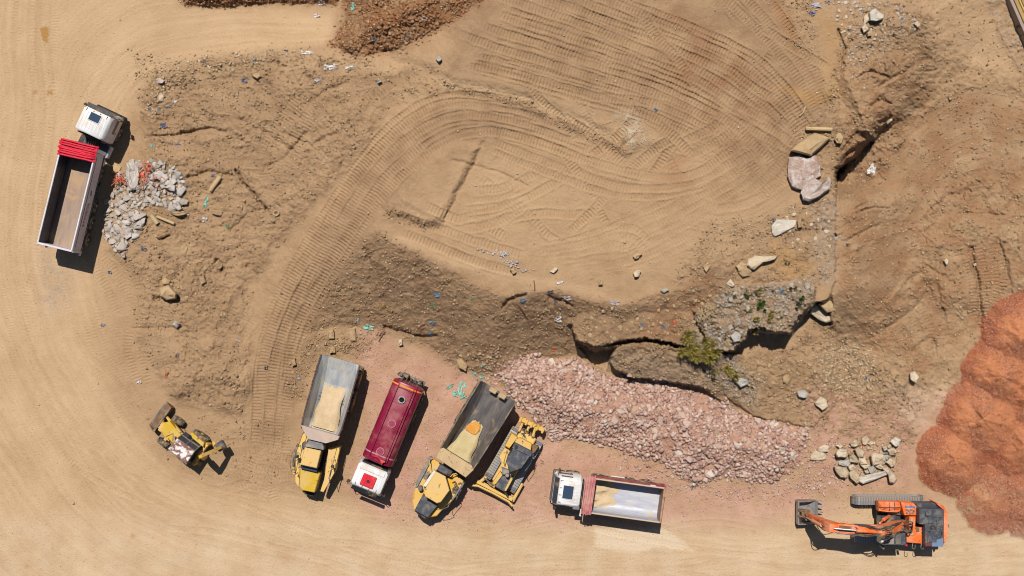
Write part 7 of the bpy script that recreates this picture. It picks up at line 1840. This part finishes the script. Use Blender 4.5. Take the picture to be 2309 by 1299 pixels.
# ------------------------------------------------------------------ litter
def cloth_mat(name, col):
    m, nt, b = new_mat(name); g = NG(nt); tc = g.n('TexCoord').outputs['Object']; n1 = g.noise(tc, 5, 4, .6)
    n2 = g.noise(tc, 9, 4, .7)
    g.l(g.mix(g.ramp(n2, .45, .6, 0, .75), g.mix(g.ramp(n1, .3, .7), col, tuple(c*.6 for c in col)), (.40,.28,.16)), b.inputs['Base Color']); b.inputs['Roughness'].default_value = .55
    return m
LM = {'blue': cloth_mat('blue_plastic', (.03,.12,.36)), 'sky': cloth_mat('light_blue_plastic', (.04,.22,.38)), 'teal': cloth_mat('turquoise_plastic', (.16,.62,.52)), 'green': cloth_mat('green_plastic', (.01,.26,.10)),
      'white': cloth_mat('white_plastic', (.74,.74,.76)), 'lilac': cloth_mat('lilac_plastic', (.38,.38,.44)), 'navy': cloth_mat('navy_cloth', (.03,.04,.12)), 'orange': cloth_mat('orange_plastic', (.80,.10,.03)), 'yellow': cloth_mat('yellow_plastic', (.6,.45,.04)), 'red': cloth_mat('red_rag', (.5,.04,.04))}
def scrap(u, v, a, b, ang, col, label, cat='plastic scrap', flat=False):
    rn = random.Random(int(u*13+v)); n = 6
    k = 1/30.
    ca, sa = math.cos(-rad(ang)), math.sin(-rad(ang)); vs = []; c0 = G(u, v)
    for i in range(n):
        for j in range(n):
            x = (i/(n-1)-.5)*a*k*.95; y = (j/(n-1)-.5)*b*k*.95
            e = rn.uniform(.75, 1.15); x *= e; y *= rn.uniform(.75, 1.15)
            X, Y = x*ca-y*sa, x*sa+y*ca
            z = -.01+rn.uniform(0, .15)
            uu, vv = u+X*30, v-Y*30
            p = G(uu, vv, z); vs.append(p-c0)
    fs = [(i*n+j, (i+1)*n+j, (i+1)*n+j+1, i*n+j+1) for i in range(n-1) for j in range(n-1) if rn.random() > .26]
    fs = [f for f in fs]
    mb = MB(); mb.v = [tuple(p) for p in vs]; mb.f = fs
    me = bpy.data.meshes.new('plastic_scrap'); me.from_pydata(mb.v, [], mb.f); me.materials.append(LM[col])
    o = bpy.data.objects.new('plastic_scrap', me); COL.objects.link(o); o.location = c0
    o['label'] = label; o['category'] = cat; o['group'] = 'litter scattered over the site'
    md = o.modifiers.new('thickness', 'SOLIDIFY'); md.thickness = .012
    return o
for r_ in [
 (985,665,18,9,0,'sky','bright blue scrap in the middle of the brown slope'), (976,729,15,8,0,'sky','blue scrap above the dark crack in the slope'), (970,753,11,10,40,'sky','light blue scrap below another on the slope foot'),
 (1180,677,12,15,60,'sky','blue scrap in the hollow under the plateau edge'), (976,688,12,9,0,'green','dull green scrap on the brown slope'), (1062,674,6,6,0,'teal','tiny green scrap on the brown slope'),
 (831,738,24,14,10,'teal','turquoise sheet above the maroon tank lorry'), (1041,876,17,32,8,'teal','largest turquoise sheet piece beside the second dump truck'), (1014,872,18,6,-35,'teal','thin turquoise shard left of the largest piece'),
 (1026,888,12,14,0,'teal','turquoise fragment below left of the largest piece'), (1045,896,14,7,0,'teal','turquoise fragment below the largest piece'), (1070,845,12,9,0,'teal','small turquoise chip above the largest piece'), (1085,850,12,8,0,'teal','turquoise chips beside the dump truck tail'),
 (1090,824,9,8,20,'teal','turquoise chip on the tan slope above the dump truck'), (1763,655,11,15,0,'sky','blue rag on top of the grey outcrop'), (1745,496,10,7,0,'blue','blue scrap touching the flat limestone rock'),
 (1520,728,12,11,0,'orange','orange red plastic lump on the brown bank','plastic lump'), (1496,736,9,9,0,'blue','dark blue scrap left of the orange lump'), (1447,732,8,9,0,'sky','light blue scrap on the brown bank'),
 (1386,682,20,13,20,'lilac','lilac plastic sheet on the edge of the brown bank'), (1277,674,22,12,0,'lilac','grey plastic bag at the plateau edge'), (1240,660,16,8,-20,'navy','dark navy cloth at the plateau edge'), (1253,680,8,16,0,'navy','navy cloth strip below the plateau edge'),
 (1260,720,14,14,0,'white','crumpled white bag on the brown slope'), (1263,637,15,7,-25,'white','white plastic piece on the plateau edge'), (1249,788,8,8,0,'orange','small orange scrap above the pink heap'), (1142,572,12,12,0,'lilac','pale blue bag in the chip line'),
 (512,511,9,11,0,'green','bright green plastic lump on the left waste ground','plastic lump'), (465,455,9,28,12,'teal','long pale green cloth strip on the waste ground','cloth'), (462,495,12,11,0,'white','white scrap below the pale green cloth strip'),
 (324,561,14,13,0,'navy','dark blue crumpled scrap below the grey rubble'), (551,181,15,9,0,'blue','bright blue scrap in the upper waste ground'), (574,135,9,9,0,'sky','blue scrap along the upper road edge'), (458,138,12,9,0,'navy','dusty blue scrap at the upper road edge'),
 (368,282,14,12,0,'blue','blue rag right of the white lorry cab','rag'), (343,329,9,8,0,'teal','small teal scrap right of the white lorry'), (337,245,7,6,0,'blue','dark blue scrap near the white lorry cab'), (358,246,7,8,0,'sky','light blue scrap near the white lorry cab'),
 (378,239,18,6,0,'lilac','thin pale blue strip near the white lorry'), (395,229,10,10,30,'white','white bag right of the pale blue strip'), (400,325,14,9,-40,'lilac','pale scrap on the waste ground above the grey rubble'), (421,420,7,6,0,'sky','blue scrap right of the grey rubble'),
 (480,395,10,6,0,'blue','blue scrap by the buried log'), (247,614,8,6,0,'sky','tiny blue scrap below the white lorry'), (232,733,11,7,10,'sky','teal scrap on the left road edge'), (645,115,10,6,0,'navy','dull blue scrap near the white litter'),
 (691,118,32,9,8,'white','torn white sheet near the top of the waste ground'), (745,150,34,14,-5,'white','wide white plastic litter at the head of the waste ground'), (790,152,26,8,0,'white','white litter right of the wide white plastic'), (718,182,20,13,0,'lilac','lilac crumpled bag below the white litter'),
 (715,35,14,9,0,'white','white block on the upper road'), (725,8,16,9,0,'white','white board at the top edge'), (795,14,10,18,0,'teal','blue green sack at the left of the rusty heap','sack'), (844,88,12,9,0,'sky','light blue scrap low on the rusty heap'), (921,83,9,6,0,'sky','light blue scrap right on the rusty heap'),
 (957,42,14,10,20,'lilac','grey rag on the rusty heap'), (1480,247,8,9,0,'sky','blue scrap on the tracked plateau'), (1832,29,14,9,20,'blue','blue scrap among the upper right litter'), (1840,10,26,16,0,'lilac','pale litter at the top right'), (1866,5,12,8,0,'lilac','pale blue litter at the top edge'),
 (1966,382,18,28,15,'white','white wire and cloth tangle on the pit slope','tangle'), (2031,40,0.1+10,8,0,'lilac','pale scrap right of the white boulders'), (1952,853,8,7,0,'blue','blue scrap on the tan slope near the red gravel'), (1912,552,8,7,0,'navy','dark blue scrap at the left of the pit'),
 (1886,538,8,7,0,'white','white stone like scrap on the pit edge'), (1561,1083,14,10,0,'green','green plant like scrap at the foot of the pink heap'), (1566,1097,20,8,-20,'navy','dark cloth below the pink heap'), (1624,1066,9,7,0,'lilac','pale blue wrapper at the foot of the pink heap'),
 (1942,1006,8,7,0,'red','red rag in the pile of tan slabs','rag'), (374,844,6,13,10,'orange','faded orange brick piece on the lower waste ground','brick'), (313,861,11,8,0,'white','white scrap above the backhoe loader'), (538,768,12,4,20,'white','thin white strip left of the first dump truck'),
 (399,801,9,10,0,'navy','dark blue scrap above the backhoe loader'), (600,829,8,10,0,'navy','blue scrap left of the dump truck body'), (673,852,8,12,0,'lilac','pale blue scrap beside the dump truck body'), (635,661,7,6,0,'lilac','pale scrap on the ramp tracks'),
 (806,722,10,8,0,'lilac','pale scrap at the slope foot above the turquoise sheet'), (866,690,8,9,0,'yellow','yellow scrap on the brown slope'), (951,737,10,8,0,'red','reddish scrap beside the blue one on the slope'), (1130,950,6,6,0,'sky','small blue lid beside the bulldozer'),
 (1132,866,10,8,0,'yellow','yellow scrap behind the second dump truck'), (1243,984,9,12,0,'lilac','pale crumpled scrap right of the bulldozer ripper')]:
    scrap(*r_)
def tyre_old(u, v, rr_, label):
    mb = MB(); mb.revolve([(rr_*.55, 0), (rr_*.6, .12), (rr_*.95, .13), (rr_, .02), (rr_*.95, -.08), (rr_*.6, -.08), (rr_*.55, 0)], (0, 0, .06), 18, 'z')
    o = mb.build('old_hoop', M['wood'], smooth=True); o.location = G(u, v, .02); o.rotation_euler = (.15, .1, 0); o['label'] = label; o['category'] = 'hoop'
tyre_old(623, 480, .22, 'small dusty hoop lying beside the ramp')

# ------------------------------------------------------------------ plants
def leaf_mat(name, cols):
    m, nt, b = new_mat(name); g = NG(nt)
    a = g.n('Attribute'); a.attribute_name = 'tint'
    cr = g.n('ValToRGB'); e = cr.color_ramp.elements
    while len(e) < len(cols): e.new(.5)
    for i, c in enumerate(cols): e[i].position = i/(len(cols)-1); e[i].color = (*c, 1)
    g.l(a.outputs['Fac'], cr.inputs[0]); g.l(cr.outputs[0], b.inputs['Base Color']); b.inputs['Roughness'].default_value = .65
    b.inputs['Specular IOR Level'].default_value = .2
    return m
LG = leaf_mat('yellow_green_blades', [(.16,.13,.03),(.30,.24,.04),(.46,.36,.10),(.22,.18,.035)])
LD = leaf_mat('dark_green_leaves', [(.035,.065,.015),(.07,.12,.025),(.13,.17,.04)])
LB = leaf_mat('dry_brown_stalks', [(.14,.10,.04),(.22,.16,.06),(.17,.15,.04)])
def plant(name, u, v, rp, hgt, nb, m, label, cat='shrub', seed=1, width=.028, dz=0., stems=5):
    rn = random.Random(seed); c0 = G(u, v, dz); vs, fs, tn = [], [], []
    cs = [(rn.gauss(0, .42)*rp/30, rn.gauss(0, .42)*rp/30, rn.uniform(.5, 1.1)) for _ in range(max(3, nb//110))]
    for i in range(nb):
        cx, cy, ch = cs[i % len(cs)]
        a = rn.uniform(0, 2*math.pi); sp = rp/30*.34*math.sqrt(rn.random())*ch
        L_ = hgt*ch*rn.uniform(.4, 1.1)
        zb = rn.uniform(0, hgt*.5)*ch; zt = zb+L_*rn.uniform(.35, .9)
        bx, by = cx+math.cos(a)*sp*.3, cy+math.sin(a)*sp*.3
        a2 = a+rn.uniform(-.9, .9)
        tx, ty = bx+math.cos(a2)*sp*1.1, by+math.sin(a2)*sp*1.1
        d = rn.uniform(0, math.pi); wx, wy = math.cos(d)*width, math.sin(d)*width
        o_ = len(vs); t = min(1, max(0, rn.gauss(.5, .28)))
        mx, my, mz = bx*.45+tx*.55, by*.45+ty*.55, zb*.3+zt*.75
        vs += [(bx-wx, by-wy, zb), (bx+wx, by+wy, zb), (mx+wx, my+wy, mz), (mx-wx, my-wy, mz), (tx, ty, zt)]
        fs += [(o_, o_+1, o_+2, o_+3), (o_+3, o_+2, o_+4)]; tn += [t]*5
    root = thing(name, label, cat, c0)
    me = bpy.data.meshes.new('foliage'); me.from_pydata(vs, [], fs); me.materials.append(m)
    at = me.attributes.new('tint', 'FLOAT', 'POINT'); at.data.foreach_set('value', tn)
    o = bpy.data.objects.new('foliage', me); COL.objects.link(o); o.parent = root
    mb = MB()
    for k in range(stems):
        a = rn.uniform(0, 6.28); mb.tube([(0, 0, -.1), (math.cos(a)*rp/30*.3, math.sin(a)*rp/30*.3, hgt*.4), (math.cos(a)*rp/30*.6, math.sin(a)*rp/30*.6, hgt*.75)], .018, 4)
    mb.build('stem', M['wood'], root)
plant('shrub', 1573, 792, 38, 1.1, 3000, LG, 'large yellow green broom shrub hanging over the bank', seed=2, width=.022, dz=.1, stems=9)
for i, (u, v, r_, h_, n_, m_, lb) in enumerate([
    (1675,663,9,.35,130,LD,'small dark green tuft at the left of the outcrop top'), (1709,658,9,.35,120,LG,'yellowish tuft on the outcrop top'), (1716,681,13,.45,240,LD,'green tuft in the middle of the outcrop'),
    (1711,695,9,.4,150,LD,'dark green tuft just below the middle tuft'), (1800,676,11,.45,220,LD,'bright green tuft near the right rim of the outcrop'), (1790,660,9,.35,110,LB,'brown dry tuft above the right green tuft'),
    (1692,698,9,.3,110,LG,'yellowish tuft left of the dark green tuft'), (1738,714,10,.35,130,LG,'olive tuft right of the hanging plant'), (1705,722,11,.4,180,LG,'tuft above the overhang of the outcrop'),
    (1702,748,10,.7,200,LG,'slender plant hanging over the deep shadow'), (1649,838,17,.5,420,LG,'low yellow green shrub above the pink heap'), (1632,765,10,.35,120,LB,'dry tuft left of the rounded grey boulder'),
    (1601,842,12,.4,180,LB,'brown withered shrub below the large broom shrub'), (1657,669,5,.2,50,LD,'tiny green sprout on the outcrop top'), (1690,870,6,.25,60,LD,'small green sprout beside the grey boulder'),
    (1776,592,6,.2,40,LD,'tiny sprout on the tan shelf'), (1561,1082,5,.25,60,LD,'small bright green sprout at the foot of the pink heap')]):
    plant('tuft', u, v, r_*1.35, h_*1.15, int(n_*1.6), m_, lb, 'plant', seed=20+i, stems=3)
plant('shrub', 2298, 62, 16, .8, 700, LD, 'dark green bush growing against the raised boards', seed=50, width=.04, stems=6)
# dead roots hanging over the bank beside the outcrop
mb = MB(); rn = random.Random(9); c0 = G(1595, 700)
for k in range(38):
    u, v = 1590+rn.uniform(-14, 22), 695+rn.uniform(-8, 14)
    pts = []
    for i in range(4): pts.append(G(u, v, .12+rn.uniform(0, .25))-c0); u += rn.uniform(-9, 9); v += rn.uniform(-3, 12)
    mb.tube(pts, rn.uniform(.015, .035), 4)
o = mb.build('dead_roots', M['wood']); o.location = c0; o['label'] = 'tangle of dead roots at the left of the outcrop'; o['category'] = 'roots'

# ------------------------------------------------------------------ raised boards at the upper right corner
M['ochre_board'] = mat('ochre_board', (.33,.20,.06), .8, dirt=(.42,.28,.12), dirt_amt=.3)
M['yellow_board'] = mat('yellowed_board', (.47,.33,.09), .8, dirt=(.42,.28,.12), dirt_amt=.3)
M['grey_board'] = mat('grey_board', (.30,.23,.19), .85)
root = thing('board_edging', 'raised ochre board edging at the upper right corner', 'edging', G(2275, 0))
inv = Matrix.Translation(-root.location)
def board(u0, v0, u1, v1, wd, z0, z1, m, nm='board'):
    a, b = PX(u0, v0, z1), PX(u1, v1, z1); d = (b-a); d.z = 0; L_ = d.length; d.normalize(); s_ = Vector((d.y, -d.x, 0))*wd
    mb = MB(F=inv); mb.loft([[(p.x, p.y, z0) for p in (a, b, b+s_, a+s_)], [(p.x, p.y, z1) for p in (a, b, b+s_, a+s_)]], world=True); mb.build(nm, m, root)
zc = float(zat(2290, 40))
for k in range(8):
    f0, f1 = -2+k*1., -1.02+k*1.
    L0 = (2275+36*f0, -5+82*f0); L1 = (2275+36*f1, -5+82*f1)
    def off(p, o_): return (p[0]+o_, p[1]-o_*.44)
    for j, (o_, wd, zz, mm) in enumerate(((0, -.22, .78, 'grey_board'), (8, -.26, .74, 'ochre_board'), (17, -.12, .80, 'yellow_board'), (22, -.30, .72, 'ochre_board'), (33, -.10, .82, 'yellow_board'))):
        a, b = off(L0, o_), off(L1, o_)
        board(a[0], a[1], b[0], b[1], wd, zc-.3, zc+zz, M[mm])
